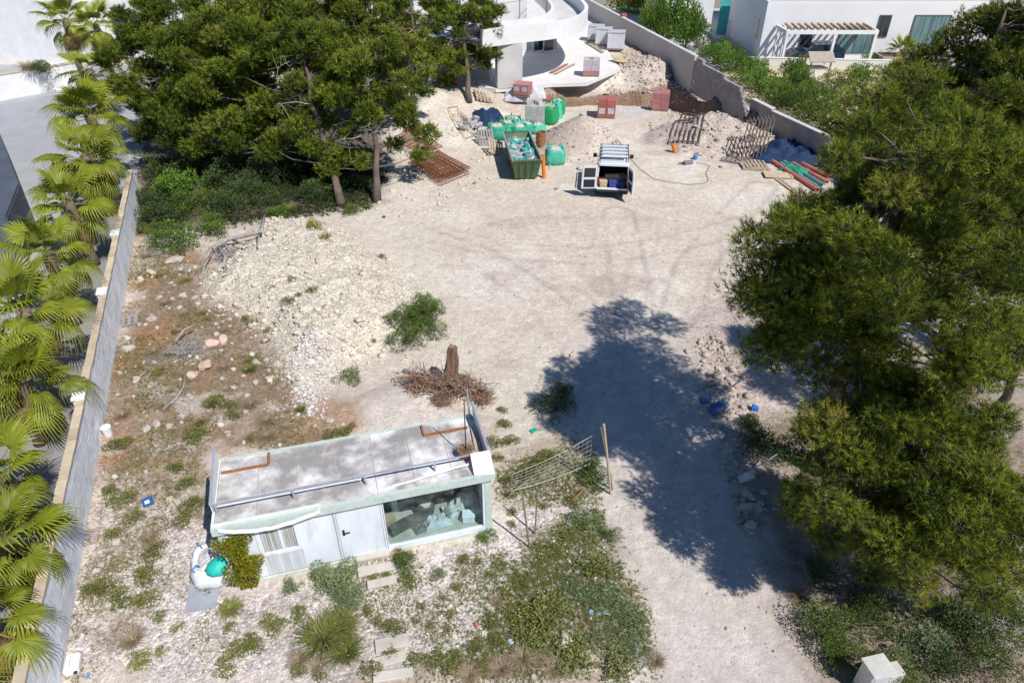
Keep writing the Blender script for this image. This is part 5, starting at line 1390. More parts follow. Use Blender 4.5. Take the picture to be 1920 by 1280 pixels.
for i in range(np_):
    x0 = -.055 + (CL + .11) * i / np_; x1 = -.055 + (CL + .11) * (i + 1) / np_
    b = MB(); b.bx(x0 + .006, x1 - .006, F0 + .103, CD + .018, RZ - .08, RZ + random.uniform(-.006, .006)); b.build('roof_panel', m_roof, cab)
    if 0 < i: b = MB(); b.bx(x0 - .007, x0 + .007, F0 + .103, CD + .015, RZ + .008, RZ + .014); b.build('roof_joint', M('tan_sealant', (.54, .47, .38), (.42, .36, .29), 6, .9), cab)
# front signboard rail: galvanised angle standing on studs, white membrane curling below it
b = MB(); b.bar((-.11, .34, RZ + .30), (CL + .1, .34, RZ + .30), .03, .035); b.build('front_rail', m_galv, cab)
b = MB(); b.bar((-.05, .385, RZ + .22), (CL * .52, .40, RZ + .20), .02, .14); b.build('rail_board', m_memb, cab)
for t in (.0, .27, .535, .8, 1.0):
    b = MB(); b.bar((CL * t, .34, RZ - .02), (CL * t, .34, RZ + .30), .04); b.build('rail_stud', m_galv, cab)
def ribbon(path, w, drop):
    b = MB(); vs = []
    for (x, y, z) in path: vs += [(x, y, z), (x, y - w * .3, z - w * .95), (x, y - w * .3 + .012, z - w * .95), (x, y + .012, z)]
    fs = []
    for i in range(len(path) - 1):
        for k in range(4): fs.append((i * 4 + k, (i + 1) * 4 + k, (i + 1) * 4 + (k + 1) % 4, i * 4 + (k + 1) % 4))
    fs += [(3, 2, 1, 0), tuple(len(path) * 4 - 4 + k for k in range(4))]
    return b.add(vs, fs)
rb1 = [(CL * t, F0 - .03 - .05 * math.sin(math.pi * (t + .015) / .40), RZ + .14 - .27 * math.sin(math.pi * min(1, (t + .015) / .44) ** .8) + .010 * math.sin(t * 90)) for t in np.linspace(-.018, .36, 16)]
ribbon(rb1, .09, 0).build('loose_membrane', m_memb, cab)
rb2 = [(CL * t, .06 + .14 * (t - .56) / .3 + .012 * math.sin(t * 60), RZ + .03 + .10 * (t - .56) / .3) for t in np.linspace(.56, .93, 14)]
ribbon(rb2, .05, 0).build('loose_membrane', m_memb, cab)
b = MB(); b.bx(-.11, CL * .36, F0 + .1, F0 + .125, CH + .2, RZ + .07); b.build('upstand', m_memb, cab)
b = MB(); b.add([(CL * .94, .30, RZ + .38), (CL + .11, .30, RZ + .38), (CL + .12, F0 - .004, RZ + .02), (CL * .94, F0 + .05, RZ + .05), (CL * .94, .31, RZ + .36), (CL + .11, .31, RZ + .36), (CL + .12, F0 + .006, RZ), (CL * .94, F0 + .06, RZ + .03)], [(0, 3, 2, 1), (4, 5, 6, 7), (0, 1, 5, 4), (2, 3, 7, 6), (1, 2, 6, 5), (3, 0, 4, 7)]); b.build('corner_flashing', m_memb, cab)
# end sheets
def sheet_panel(p, name, mat, t=.02):
    b = MB(); q = [(x + t, y, z) for x, y, z in p]; n = len(p)
    b.add(p + q, [tuple(range(n)), tuple(range(n, 2 * n))[::-1]] + [(i, n + i, n + (i + 1) % n, (i + 1) % n) for i in range(n)]); return b.build(name, mat, cab)
sheet_panel([(-.10, .34, RZ + .02), (-.10, CD, RZ + .02), (-.10, CD, RZ + .50), (-.10, .34, RZ + .30)], 'end_sheet', m_memb)
sheet_panel([(CL + .07, .34, RZ + .02), (CL + .07, CD, RZ + .02), (CL + .07, CD, RZ + .50), (CL + .07, .34, RZ + .30)], 'end_sheet', m_memb)
b = MB(); b.bar((-.09, .34, RZ + .315), (-.09, CD, RZ + .52), .05, .03); b.build('end_rail', m_galv, cab)
b = MB(); b.bar((CL + .08, .34, RZ + .315), (CL + .08, CD, RZ + .52), .05, .03); b.build('end_rail', m_galv, cab)
b = MB(); b.tube([(CL - .02, CD - .05, RZ), (CL - .05, CD - .03, RZ + .95)], .025, 6); b.build('roof_pole', m_galv, cab)
# rusty angle frames on the deck
def rframe(x0, x1, y0, y1, name='rusty_frame'):
    b = MB(); b.bar((x0, y0, RZ + .035), (x1, y0, RZ + .035), .05); b.bar((x0, y0 + .028, RZ + .035), (x0, y1, RZ + .035), .05) if x0 > CL * .5 else b.bar((x1, y0 + .028, RZ + .035), (x1, y1, RZ + .035), .05)
    b.build(name, m_rust, cab)
rframe(.0, X(.175), CD - .42, CD - .02)
rframe(X(.79), X(.975), CD - .40, CD - .02)
b = MB(); b.bar((CL - .12, .75, RZ + .04), (CL - .05, CD - .45, RZ + .04), .07, .05); b.build('loose_batten', M('raw_tan_timber', (.55, .42, .28), (.45, .30, .2), 5, .8), cab)
# pot with dead plant standing on the roof
c2w = Matrix.Translation((O.x, O.y, .02)) @ Matrix.Rotation(CANG, 4, 'Z')
p = c2w @ Vector((CL - .42, .62, RZ + .01))
pot = thing('plant_pot', 'terracotta pot with a dried plant on the cabin roof', 'pot', p)
b = MB(); b.lathe([(.12, 0), (.17, .2), (.19, .2), (.19, .25), (.165, .25), (.15, .2), (0.01, .2)], 14); b.build('pot', M('terracotta', (.45, .20, .11), (.36, .15, .08), 6, .9), pot, smooth=False)
o = link('foliage', SH['dry', 0], None, pot, (0, 0, .2)); o.scale = (.3,) * 3
b = MB(); b.tube([(0.02, 0, .2), (.03, .02, 1.75)], [.016, .012], 6); b.build('cane', M('dark_cane', (.06, .05, .05)), pot)

# --- things inside the cabin
def inside(x, y, z=.12): return c2w @ Vector((x, y, z))
gm = (gx0 + gx1) / 2
m_mirror = M('blue_grey_plastic', (.36, .44, .46), (.30, .37, .39), 3, .5)
lg = thing('rolled_carpet', 'dark grey rolled carpet on the cabin floor behind the glass', 'carpet', inside(gx0 + .62, .55, .13), CANG + .35)
b = MB(); b.tube([(-.55, 0, .14), (-.2, .01, .15), (.2, 0, .145), (.55, .0, .14)], [.15, .155, .15, .15], 12); b.build('roll', M('dark_carpet', (.10, .10, .085), (.06, .065, .055), 8, .95, .5, 40), lg)
b = MB(); b.tube([(-.56, 0, .14), (-.553, 0, .14)], .07, 10); b.build('roll_core', M('dark_core', (.03, .03, .03)), lg)
tb = thing('round_stool', 'stool with a cream triangular seat inside the cabin', 'stool', inside(gm - .12, .85, .12), CANG)
b = MB(); b.prism([(-.22, -.02), (-.05, -.24), (.08, -.22), (.24, .12), (.14, .2), (-.16, .17)], .45, .49); b.build('seat', M('cream_top', (.66, .58, .46), (.58, .50, .39), 4, .7), tb)
b = MB(); b.lathe([(.2, 0), (.24, .2), (.22, .44)], 12); b.build('drum', M('dark_drum', (.08, .09, .10), None, 4, .6), tb)
def sack(label, name, loc, rz, w, d, h, mat, seed):
    rng = np.random.default_rng(seed); b = MB(); rs = []
    for k in range(7):
        t = k / 6; s = math.sin(math.pi * (.12 + .76 * t)) ** .6
        rs.append([(w / 2 * s * math.copysign(abs(math.cos(a)) ** .5, math.cos(a)) * rng.uniform(.95, 1.05), d / 2 * s * math.copysign(abs(math.sin(a)) ** .5, math.sin(a)) * rng.uniform(.95, 1.05), h * t) for a in np.linspace(0, 2 * math.pi, 15)[:-1]])
    b.rings(rs); o = b.build(name, mat, None, loc, (0, 0, rz), smooth=True); tag(o, label, 'sack'); return o
m_sackb = M('pale_blue_sack', (.58, .61, .60), (.44, .48, .48), 6, .6, .3, 15)
def crate(label, loc, rz, dims, mat, name='box', cat='box'):
    o = thing(name, label, cat, loc, rz); w, d, h = dims
    b = MB(); b.bx(-w / 2, w / 2, -d / 2, d / 2, 0, h * .9); b.build('carcass', mat, o, bevel=.008)
    b = MB(); b.bx(-w / 2 - .01, w / 2 + .01, -d / 2 - .01, d / 2 + .01, h * .902, h); b.build('lid', mat, o, bevel=.006)
    return o
crate('pale teal cabinet against the cabin back wall', inside(gm + .22, 1.6, .12), CANG, (.5, .3, .8), M('pale_teal_panel', (.42, .55, .53), None, 2, .6), 'cabinet', 'cabinet')
crate('dark brown cupboard in the right rear corner of the glass room', inside(gx1 - .45, 1.55, .12), CANG + .1, (.8, .5, .6), M('dark_brown_board', (.10, .075, .06), None, 3, .7), 'cupboard', 'cupboard')
crate('white upright panel box by the partition inside the cabin', inside(gx0 + .28, 1.3, .12), CANG + .1, (.16, .5, .9), m_panel, 'panel_box', 'box')
crate('grey metal toolbox in front of the sacks inside the cabin', inside(gm + .5, .62, .12), CANG + .3, (.34, .22, .2), M('grey_toolbox', (.22, .25, .26), None, 4, .5), 'toolbox', 'box')
crate('white foam box near the glass at the right end', inside(gx1 - .3, .35, .12), CANG - .2, (.3, .25, .24), m_panel, 'foam_box', 'box')
crate('tan cardboard box on the cabin floor beside the carpet', inside(gx0 + .15, .8, .12), CANG, (.22, .3, .2), M('cardboard', (.42, .32, .20), None, 4, .9), 'cardboard_box', 'box')
tbl = thing('side_table', 'small beige table behind the stool inside the cabin', 'table', inside(gm + .35, 1.18, .12), CANG)
b = MB(); b.bx(-.3, .3, -.2, .2, .5, .54); b.build('table_top', M('beige_board', (.52, .46, .36), None, 3, .7), tbl)
for sx in (-.26, .26):
    for sy in (-.16, .16): b = MB(); b.bx(sx - .02, sx + .02, sy - .02, sy + .02, 0, .498); b.build('leg', m_galv, tbl)

# --- climbing shrub in front of the cabin window end
p = c2w @ Vector((.30, -.16, 0))
cs_ = thing('climbing_shrub', 'yellow green climbing shrub growing up the left front of the cabin', 'shrub', (p.x, p.y, 0), CANG)
rng = np.random.default_rng(77); prt = []; sb = MB()
for i in range(26):
    t = rng.uniform(0, 1); z = .1 + 1.65 * t; c = np.array((rng.normal(0, .10 + .16 * min(t, .75)), rng.uniform(-.12, .1), z)); r = rng.uniform(.12, .22)
    m_ = 150; q = unit(rng.normal(size=(m_, 3))); pos = c + q * r * rng.uniform(.2, 1, (m_, 1)) ** .5
    prt.append(leaves(pos, unit(q + np.array((0, -.4, .3)) + rng.normal(0, .5, (m_, 3))), .07, .045, rng, tint=np.clip(.45 + .5 * (pos[:, 2] - c[2]) / r * .5 + rng.normal(0, .1), 0, .8)))
    sb.tube([(0, 0, 0), (c[0] * .5, c[1] * .5, z * .5), tuple(c)], [.02, .014, .006], 4, False)
link('foliage', tri_mesh('foliage', prt), Mleaf('yellow_green_leaf', (.09, .11, .01), (.29, .28, .02), (.42, .38, .05), trans=.3), cs_)
sb.build('stem', m_stem, cs_)

# --- white rubble bag and turquoise sack left of the cabin
m_bagw = M('white_woven_bag', (.80, .80, .79), (.66, .67, .69), 3, .6, .5, 6)
m_turq = M('turquoise_sheet', (.03, .56, .46), (.02, .44, .38), 4, .5, .5, 10)
m_bstrap = M('blue_strap', (.08, .33, .62), None, 4, .6)
def bulk_bag(label, loc, rz, w, h, mat, seed, fill=None, group=None, strap=None, slump=.12, name='rubble_bag'):
    rng = np.random.default_rng(seed); o = thing(name, label, 'bag', loc, rz, group)
    n = 20; ang = np.linspace(0, 2 * math.pi, n + 1)[:-1]
    def ring(s, z, jit):
        e = .55
        return [(s * w / 2 * math.copysign(abs(math.cos(a)) ** e, math.cos(a)) * rng.uniform(1 - jit, 1 + jit), s * w / 2 * math.copysign(abs(math.sin(a)) ** e, math.sin(a)) * rng.uniform(1 - jit, 1 + jit), z + rng.uniform(-jit, jit) * h * .6) for a in ang]
    rs = [ring(.95, 0, .04), ring(1.12, h * .12, .09), ring(1.18, h * .32, .10), ring(1.08, h * .55, .10), ring(1.02, h * .75, .11), ring(.95, h * .9, .14), ring(.86, h * .90, .08), ring(.78, h * .78, .04)]
    b = MB(); b.rings(rs, True, fill is None); b.build('bag', mat, o, smooth=True)
    if fill is not None:
        b = MB(); rr = [ring(.78, h * .78, .02), ring(.6, h * .88, .06), ring(.3, h * .96, .1), ring(.05, h * .98, .1)]; b.rings(rr); b.build('filling', fill, o)
    for k in range(4):
        a = math.pi / 4 + k * math.pi / 2; x, y = w * .47 * math.cos(a) * 1.2, w * .47 * math.sin(a) * 1.2
        b = MB(); b.tube([(x * .95, y * .95, h * .8), (x * 1.02, y * 1.02, h * 1.08), (x * .82, y * .82, h * 1.15), (x * .7, y * .7, h * .95)], .018, 4); b.build('handle', strap or mat, o, smooth=True)
    return o
p = c2w @ Vector((-.42, .45, 0))
bulk_bag('white rubble bag with blue straps slumped beside the cabin end', (p.x - .05, p.y + .05, .02), .25, .95, .62, m_bagw, 5, M('bag_rubble', (.70, .69, .67), (.45, .44, .43), 8, .9, .8, 10), strap=m_bstrap)
p = c2w @ Vector((-.30, .12, .45))
tq = MB(); rng = np.random.default_rng(9); rs = []
for k in range(6):
    t = k / 5; s = math.sin(math.pi * (.15 + .8 * t)) ** .7
    rs.append([(s * .27 * math.cos(a) * rng.uniform(.8, 1.15), s * .24 * math.sin(a) * rng.uniform(.8, 1.15), .32 * t + rng.uniform(-.03, .03)) for a in np.linspace(0, 6.283, 13)[:-1]])
tq.rings(rs); o = tq.build('plastic_sack', m_turq, None, (p.x, p.y, .50), (0, 0, .4), smooth=True); tag(o, 'turquoise plastic sack lying on the white rubble bag', 'sack')
b = MB(); b.bx(-.33, .33, -.5, .5, 0, .02); p = c2w @ Vector((-.75, .0, 0)); tag(b.build('steel_plate', M('grey_plate', (.36, .38, .42), None, 2, .5), None, (p.x, p.y, hz(p.x, p.y) + .04), (.03, .02, .2)), 'flat grey plate on the ground beside the white rubble bag', 'plate')

# --- steps from the door down to the bottom edge
m_step = M('pale_concrete_step', (.58, .53, .46), (.47, .42, .36), 2.5, .9, .3, 20, rand=.06)
labs = ('highest pale concrete step at the cabin door', 'second step below the cabin door', 'third step below the cabin door', 'upper of the three steps at the bottom edge', 'middle of the three steps at the bottom edge', 'lowest step cut by the bottom edge')
for i, (pa, pb, d) in enumerate((((668, 1058), (748, 1040), .42), ((672, 1085), (742, 1069), .26), ((690, 1107), (745, 1094), .22), ((705, 1226), (768, 1211), .3), ((700, 1256), (762, 1240), .24), ((700, 1282), (775, 1270), .22))):
    a, c = at(*pa), at(*pb); z = max(a.z, c.z)
    v = (c - a); v.z = 0; L = v.length; rz = math.atan2(v.y, v.x)
    b = MB(); b.bx(0, L, 0, d, -.1, .06 if i else .09)
    o = b.build('stone_step', m_step, None, (a.x, a.y, z + .01), (0, 0, rz), bevel=.012); tag(o, labs[i], 'step', 'concrete steps')
# ------------------------------------------------------------------ rocks
m_rock = M('limestone_rock', (.60, .545, .475), (.42, .36, .30), 3, .95, .6, 14, rand=.10)
m_rockp = M('pink_limestone', (.64, .48, .37), (.52, .40, .32), 3, .95, .6, 14, rand=.08)
m_rockg = M('dark_stone', (.30, .27, .26), (.22, .20, .19), 3, .95, .6, 14, rand=.1)
import bmesh
def rock_mesh(seed, sub=2):
    rng = np.random.default_rng(seed); bm = bmesh.new(); bmesh.ops.create_icosphere(bm, subdivisions=sub, radius=1)
    planes = [(unit(rng.normal(size=3)), rng.uniform(.42, .85)) for _ in range(12)]
    for v in bm.verts:
        c = np.array(v.co)
        for n_, d_ in planes:
            e = c @ n_ - d_
            if e > 0: c = c - n_ * e * .92
        c = c * (1 + .05 * rng.normal()) * np.array((1, .8, .62)); v.co = c
    me = bpy.data.meshes.new('rock'); bm.to_mesh(me); bm.free(); return me
RK = [rock_mesh(600 + i) for i in range(6)]
RKM = {}
for key, mt in (('l', m_rock), ('p', m_rockp), ('g', m_rockg), ('e', M('earthy_stone', (.50, .42, .35), (.36, .29, .235), 3, .95, .6, 14, rand=.12))):
    for i, me in enumerate(RK):
        c = me.copy(); c.materials.append(mt); RKM[key, i] = c
rk = [0]
def rock(px, py, r, label, key='l', group=None, name='rock', sc=(1, 1, 1)):
    rk[0] += 1; i = rk[0]; p = at(px, py)
    o = link(name, RKM[key, i % 6], None, None, (p.x, p.y, p.z + r * .16), (.3 * math.sin(i * 3.1), .3 * math.cos(i * 2.3), i * 1.7)); o.scale = (r * sc[0], r * sc[1], r * sc[2])
    tag(o, label, 'rock', group)
rock(602, 485, .42, 'flat oval white boulder on top of the limestone mound', sc=(1.1, .8, .8))
rock(395, 645, .36, 'rounded pinkish boulder below the mound, left of its twin', 'p')
rock(420, 640, .34, 'rounded orange tinted boulder below the mound, right of its twin', 'p')
rock(383, 690, .42, 'upright pink slab of rock beside the dead brush', 'p', sc=(.8, 1.2, 1))
rock(360, 705, .25, 'pink rock left of the pink slab', 'p')
rock(330, 490, .42, 'pale boulder near the dead roots and bushes', sc=(1.2, .8, .6)); rock(340, 505, .36, 'second pale boulder under the bushes', sc=(1.2, .8, .6))
rock(1062, 1200, .22, 'pale boulder among the blue green weeds'); rock(1068, 985, .12, 'white stone in the yellow specked weeds', 'l'); rock(1135, 967, .15, 'flat white stone beside the drive shadow', 'l', sc=(1.2, .7, .5))
rock(931, 910, .13, 'round white stone right of the cabin corner')
rock(1072, 668, .13, 'pinkish stone lying in the tree shadow on the drive', 'p'); rock(1085, 808, .16, 'grey stone in the shade near the dark weed')
for px, py, r in ((1400, 930, .22), (1395, 955, .25), (1420, 955, .22), (1390, 975, .18), (1405, 985, .22), (1425, 980, .15), (1375, 900, .16), (1440, 945, .14)): rock(px, py, r, where('brown stone at the shaded drive edge', px, py), 'p' if r > .2 else 'g', 'stones at the drive edge')
for px, py, r in ((283, 512, .3), (265, 525, .2), (345, 558, .24), (365, 560, .2), (300, 560, .22), (262, 610, .16), (245, 565, .2), (270, 560, .16), (285, 600, .22), (295, 615, .14), (240, 655, .28), (225, 700, .14), (258, 715, .16), (290, 680, .12), (320, 800, .16), (295, 795, .2), (275, 805, .18), (340, 780, .12), (480, 680, .24), (465, 690, .14), (480, 720, .16), (505, 710, .2), (620, 790, .16), (590, 800, .1), (360, 745, .12), (410, 615, .12), (430, 600, .14)):
    rock(px, py, r, where('pale rock on the brown soil', px, py), 'l', 'rocks on the brown soil')
for px, py, r in ((560, 470, .12), (520, 430, .16), (640, 560, .12), (700, 560, .14), (740, 530, .12), (650, 470, .13), (690, 510, .12), (760, 600, .1), (600, 590, .14), (575, 625, .14), (620, 640, .12), (430, 540, .18), (455, 560, .18), (490, 585, .16), (520, 605, .2), (540, 640, .16), (470, 520, .14), (560, 500, .1), (660, 610, .1), (500, 480, .15), (725, 600, .09), (585, 690, .15), (560, 710, .15), (600, 745, .13)):
    rock(px, py, r, where('cream lump on the mound', px, py), 'l', 'lumps on the mound')
for px, py, r in ((345, 930, .13), (320, 935, .12), (300, 915, .09), (220, 1015, .14), (190, 1060, .16), (170, 1030, .16), (175, 985, .2), (185, 955, .14), (230, 1000, .08), (205, 1095, .12), (260, 985, .08), (160, 1095, .12), (355, 920, .1), (305, 1130, .1)):
    rock(px, py, r, where('white stone on the weedy strip', px, py), 'l', 'stones by the wall foot')
for px, py, r in ((1330, 700, .12), (1345, 690, .15), (1360, 660, .12), (1335, 650, .1), (1385, 690, .1), (1400, 740, .12), (1420, 700, .1), (1375, 720, .14), (1350, 720, .12), (1330, 735, .18), (1345, 800, .16), (1372, 845, .15), (1380, 870, .14)):
    rock(px, py, r, where('pale stone by the drive', px, py), 'l', 'stones on the turned soil')
for px, py, r in ((1360, 235, .30), (1385, 240, .28), (1372, 262, .3), (1345, 262, .25), (1395, 262, .22), (1358, 280, .2), (1330, 275, .18), (1378, 285, .22), (1310, 290, .18), (1285, 275, .2), (1240, 255, .2), (1225, 245, .2), (1410, 255, .3)):
    rock(px, py, r, where('earth crusted stone on the bank', px, py), 'e', 'stones on the earth bank')
for px, py, r in ((1235, 95, .5), (1218, 90, .4), (1205, 75, .4), (1190, 70, .3), (1240, 120, .35), (1260, 130, .3), (1285, 145, .35), (1200, 110, .3)): rock(px, py, r, where('rubble lump on the heap', px, py), 'e', 'lumps on the terrace heap')
for px, py, r in ((520, 1000 + 140, .06), (800, 960 + 250, .08), (480, 1120, .07), (690, 1270, .1), (860, 1275, .1), (900, 1235, .08), (1000, 1270, .1)): rock(px, py, r, where('small pale stone on gravel', px, py), 'l', 'small stones at the bottom')

# ------------------------------------------------------------------ dead wood
def brushwood(name, label, px, py, size, n, mat, seed, spread=1.0, hgt=.35, thick=.02, main=None, cat='branches'):
    rng = np.random.default_rng(seed); p = at(px, py); o = thing(name, label, cat, p)
    b = MB()
    for i in range(n):
        a = rng.uniform(0, 6.28); r = size * rng.uniform(.3, 1.0)
        s = rng.normal(0, size * .18, 3); s[2] = abs(s[2]) * hgt
        e = s + np.array((r * math.cos(a), r * math.sin(a) * spread, rng.uniform(0, hgt * size * .8)))
        w = wander(s, e, 5, .16, rng); b.tube(w, [thick * (1 - .15 * k) * rng.uniform(.7, 1.2) for k in range(6)], 4, False)
        for k in range(2):
            q = w[rng.integers(2, 5)]; b.tube([q, q + rng.normal(0, size * .13, 3) + np.array((0, 0, .05))], [thick * .5, thick * .2], 3, False)
    b.build('twigs', mat, o)
    if main:
        for pts, r0, r1 in main:
            q = [np.array(at(*w[:2])) + np.array((0, 0, w[2])) - np.array(p) for w in pts]
            b = MB(); n_ = len(q); b.tube(q, [r0 + (r1 - r0) * k / (n_ - 1) for k in range(n_)], 7); b.build('root' if 'root' in label else 'bough', mat, o, smooth=True)
    return o
brushwood('dead_roots', 'grey dead tree roots sprawling over the left slope of the mound', 430, 480, .9, 80, m_dead, 701, 1.0, .35, .024,
    main=[([(402, 478, .3), (430, 462, .35), (465, 455, .35), (492, 448, .35), (498, 415, .3)], .11, .07), ([(410, 470, .25), (425, 490, .2), (420, 505, .1)], .10, .05), ([(400, 480, .2), (385, 505, .15), (378, 525, .05)], .06, .02), ([(488, 450, .3), (485, 470, .15)], .06, .03), ([(440, 462, .3), (460, 470, .3), (480, 462, .3)], .05, .03)])
brushwood('dead_brush', 'tangle of grey dead brush beside the pink rock slab', 350, 660, .85, 110, m_dead, 702, 1.0, .45, .014, main=[([(330, 650, .2), (352, 635, .4), (372, 628, .45)], .05, .02)])
brushwood('dead_branch', 'bleached forked branch on the brown soil', 335, 745, .7, 12, m_dead, 703, .8, .2, .012, main=[([(305, 770, .04), (330, 752, .08), (345, 730, .08), (350, 705, .1)], .05, .02), ([(335, 745, .06), (318, 770, .02)], .03, .015)])
brushwood('dead_branch', 'thin dead twigs below the dark bushes by the wall', 290, 475, .9, 45, m_dead, 704, .6, .3, .010)
brushwood('dead_branch', 'long thin dead sticks left of the dead brush', 290, 680, .7, 30, m_dead, 705, .7, .15, .010, main=[([(255, 712, .03), (285, 690, .05)], .03, .01)])
brushwood('dead_branch', 'dry sticks near the white stones left of the cabin', 325, 985, .5, 14, m_stem, 706, .9, .12, .010)
brushwood('dead_branch', 'bare white twigs in the lower right undergrowth', 1800, 1150, .9, 40, m_dead, 707, 1, .9, .010)
brushwood('dead_branch', 'bare white twigs near the right edge of the undergrowth', 1880, 1200, .8, 34, m_dead, 708, 1, .9, .010)
brushwood('dead_branch', 'dry sticks on the shaded litter below the low pine', 1600, 1100, .9, 30, m_dead, 709, 1, .4, .010)
brushwood('dead_branch', 'grey sticks on the shaded soil under the left pines', 520, 300, 1.8, 60, m_dead, 710, 1, .5, .02)
# uprooted stump
p = at(845, 722)
st = thing('uprooted_stump', 'brown uprooted tree stump with tangled roots behind the cabin', 'stump', p)
rng = np.random.default_rng(720)
q0 = at(843, 716); top = np.array(atY(848, 650, q0.y + .12)) - np.array(p)
b = MB(); tk = [np.array((0, 0, .05)) * 1.0, np.array((.0, 0, .3)) * 1.0, top * .6 + np.array((0, 0, .1)), top]
rs = []
for k, (c, r) in enumerate(zip(wander((0, .05, .05), top, 7, .06, rng), (.34, .26, .21, .19, .18, .17, .16, .14))):
    rs.append([(c[0] + r * math.cos(a) * (1 + .16 * math.sin(a * 5 + k * .3) + rng.normal(0, .07)), c[1] + r * math.sin(a) * (1 + .16 * math.sin(a * 5 + k * .3) + rng.normal(0, .07)), c[2] + (rng.uniform(-.10, .05) if k == 7 else 0)) for a in np.linspace(0, 6.283, 19)[:-1]])
b.rings(rs); b.build('trunk', M('stump_bark', (.27, .155, .09), (.09, .06, .042), 4, .95, .9, 12, stretch=(1, 1, .25)), st)
b = MB(); c = np.array(top); b.tube([c + np.array((0, 0, .001)), c + np.array((0, 0, .012))], [.09, .07], 11); b.build('cut_face', M('cut_wood', (.36, .24, .14), (.28, .18, .11), 12, .9), st)
rootm = M('root_bark', (.34, .22, .155), (.20, .13, .09), 7, .95, .5, 20)
for i in range(230):
    u = rng.beta(2.2, 1.6); x = -1.75 + 2.75 * u; s = np.array((x, rng.normal(-.12 - .12 * x, .2), rng.uniform(.02, .42) * max(.15, 1 - abs(x) * .45)))
    a = rng.uniform(0, 6.28) if i % 3 else rng.normal(math.pi - .1, .35); L = rng.uniform(.2, .75)
    e = s + np.array((L * math.cos(a), L * math.sin(a) * .5, rng.normal(0, .10))); e[2] = max(e[2], .02)
    t = rng.uniform(.009, .036) * (1.7 if i % 11 == 0 else 1)
    b = MB(); w = wander(s, e, 6, .38, rng); b.tube(w, [t * (1 - .12 * k) for k in range(7)], 5, False)
    for k in range(3):
        q = w[rng.integers(1, 7)]; b.tube([q, q + rng.normal(0, .10, 3), q + rng.normal(0, .2, 3)], [t * .5, t * .35, t * .2], 3, False)
    b.build('root', rootm, st)
def root_ball(label, px, py, r, seed):
    rng = np.random.default_rng(seed); pp = at(px, py); o = thing('root_tangle', label, 'roots', pp); b = MB()
    for i in range(150):
        a = rng.uniform(0, 6.28); e = unit(rng.normal(size=3)) * r * rng.uniform(.6, 1.05); e[2] = abs(e[2]) * .6
        s = unit(rng.normal(size=3)) * r * .5; s[2] = abs(s[2]) * .5
        b.tube(wander(s, e, 4, .35, rng), [.012, .010, .008, .006, .004], 3, False)
    b.build('root_mass', rootm, o)
root_ball('ball of fine brown roots at the right end of the stump', 903, 748, .6, 721)
root_ball('ball of fine brown roots below the stump', 830, 752, .55, 722)
b = MB(); b.tube([(-.32, .12, .1), (0, 0, .14), (.33, -.10, .1)], .06, 8); pp = at(775, 702); tag(b.build('pale_log', M('pale_bark', (.66, .66, .62), (.5, .5, .46), 5, .9), None, pp, smooth=True), 'short pale log lying across the stump roots', 'log')

# ------------------------------------------------------------------ small litter on the plot
pp = at(204, 815); bk = thing('plastic_bucket', 'white plastic bucket beside the grey wall', 'bucket', pp)
m_wplast = M('white_plastic', (.80, .80, .80), (.74, .74, .74), 3, .45)
b = MB(); b.lathe([(.11, 0), (.135, .28), (.145, .28), (.145, .31), (.13, .31)], 18); b.build('bucket', m_wplast, bk, smooth=False)
b = MB(); b.lathe([(.128, .30), (.128, .325), (.01, .335)], 18); b.build('lid', m_wplast, bk)
pp = at(140, 1250); jc = thing('jerry_can', 'white plastic jerry can lying at the wall foot, bottom left', 'can', (pp.x, pp.y, pp.z + .02), .35)
b = MB(); b.bx(-.15, .15, -.22, .22, 0, .2); b.build('can', m_wplast, jc, bevel=.045)
b = MB(); b.tube([(-.02, -.1, .2), (-.02, -.1, .25), (-.02, .08, .25), (-.02, .08, .2)], .022, 6); b.build('handle', m_wplast, jc)
b = MB(); b.tube([(.09, -.22, .12), (.09, -.26, .12)], .035, 10); b.build('cap', m_dark, jc)
pp = at(279, 944); tr_ = thing('blue_tray', 'blue plastic tray holding a white slip left of the cabin', 'tray', (pp.x, pp.y, pp.z + .06), .6)
m_blue = M('blue_plastic', (.02, .15, .45), (.015, .11, .36), 3, .45)
b = MB(); b.bx(-.13, .13, -.13, .13, 0, .015); b.bx(-.13, -.112, -.13, .13, .016, .06); b.bx(.112, .13, -.13, .13, .016, .06); b.bx(-.11, .11, -.13, -.112, .016, .06); b.bx(-.11, .11, .112, .13, .016, .06); b.build('tray', m_blue, tr_)
b = MB(); b.bx(-.08, .04, -.07, .07, .017, .022); b.build('slip', m_wplast, tr_)
# leaning pallet by the wall
m_pal = M('grey_weathered_pallet', (.34, .315, .30), (.23, .21, .20), 4, .9, .4, 20, stretch=(1, .3, 1), rand=.12)
m_palt = M('tan_pallet_wood', (.48, .39, .29), (.36, .28, .20), 4, .9, .4, 20, rand=.15)
def pallet(label, loc, rot, mat, w=1.0, d=.8, n=6, name='pallet', group=None, gap=True):
    o = thing(name, label, 'pallet', loc, 0, group, rot)
    for i in range(n):
        bw = w / n * .62; x = -w / 2 + w / n * (i + .5)
        b = MB(); b.bx(x - bw / 2, x + bw / 2, -d / 2, d / 2, .10, .122); b.build('top_board', mat, o)
    for y in (-d / 2 + .05, 0, d / 2 - .05):
        b = MB(); b.bx(-w / 2, w / 2, y - .045, y + .045, .02, .098); b.build('bearer', mat, o)
    return o
pp = at(246, 605); pallet('small grey pallet leaning flat at the wall foot', (pp.x, pp.y, pp.z + .02), (.15, -.1, .35), m_pal, .62, .55, 3)
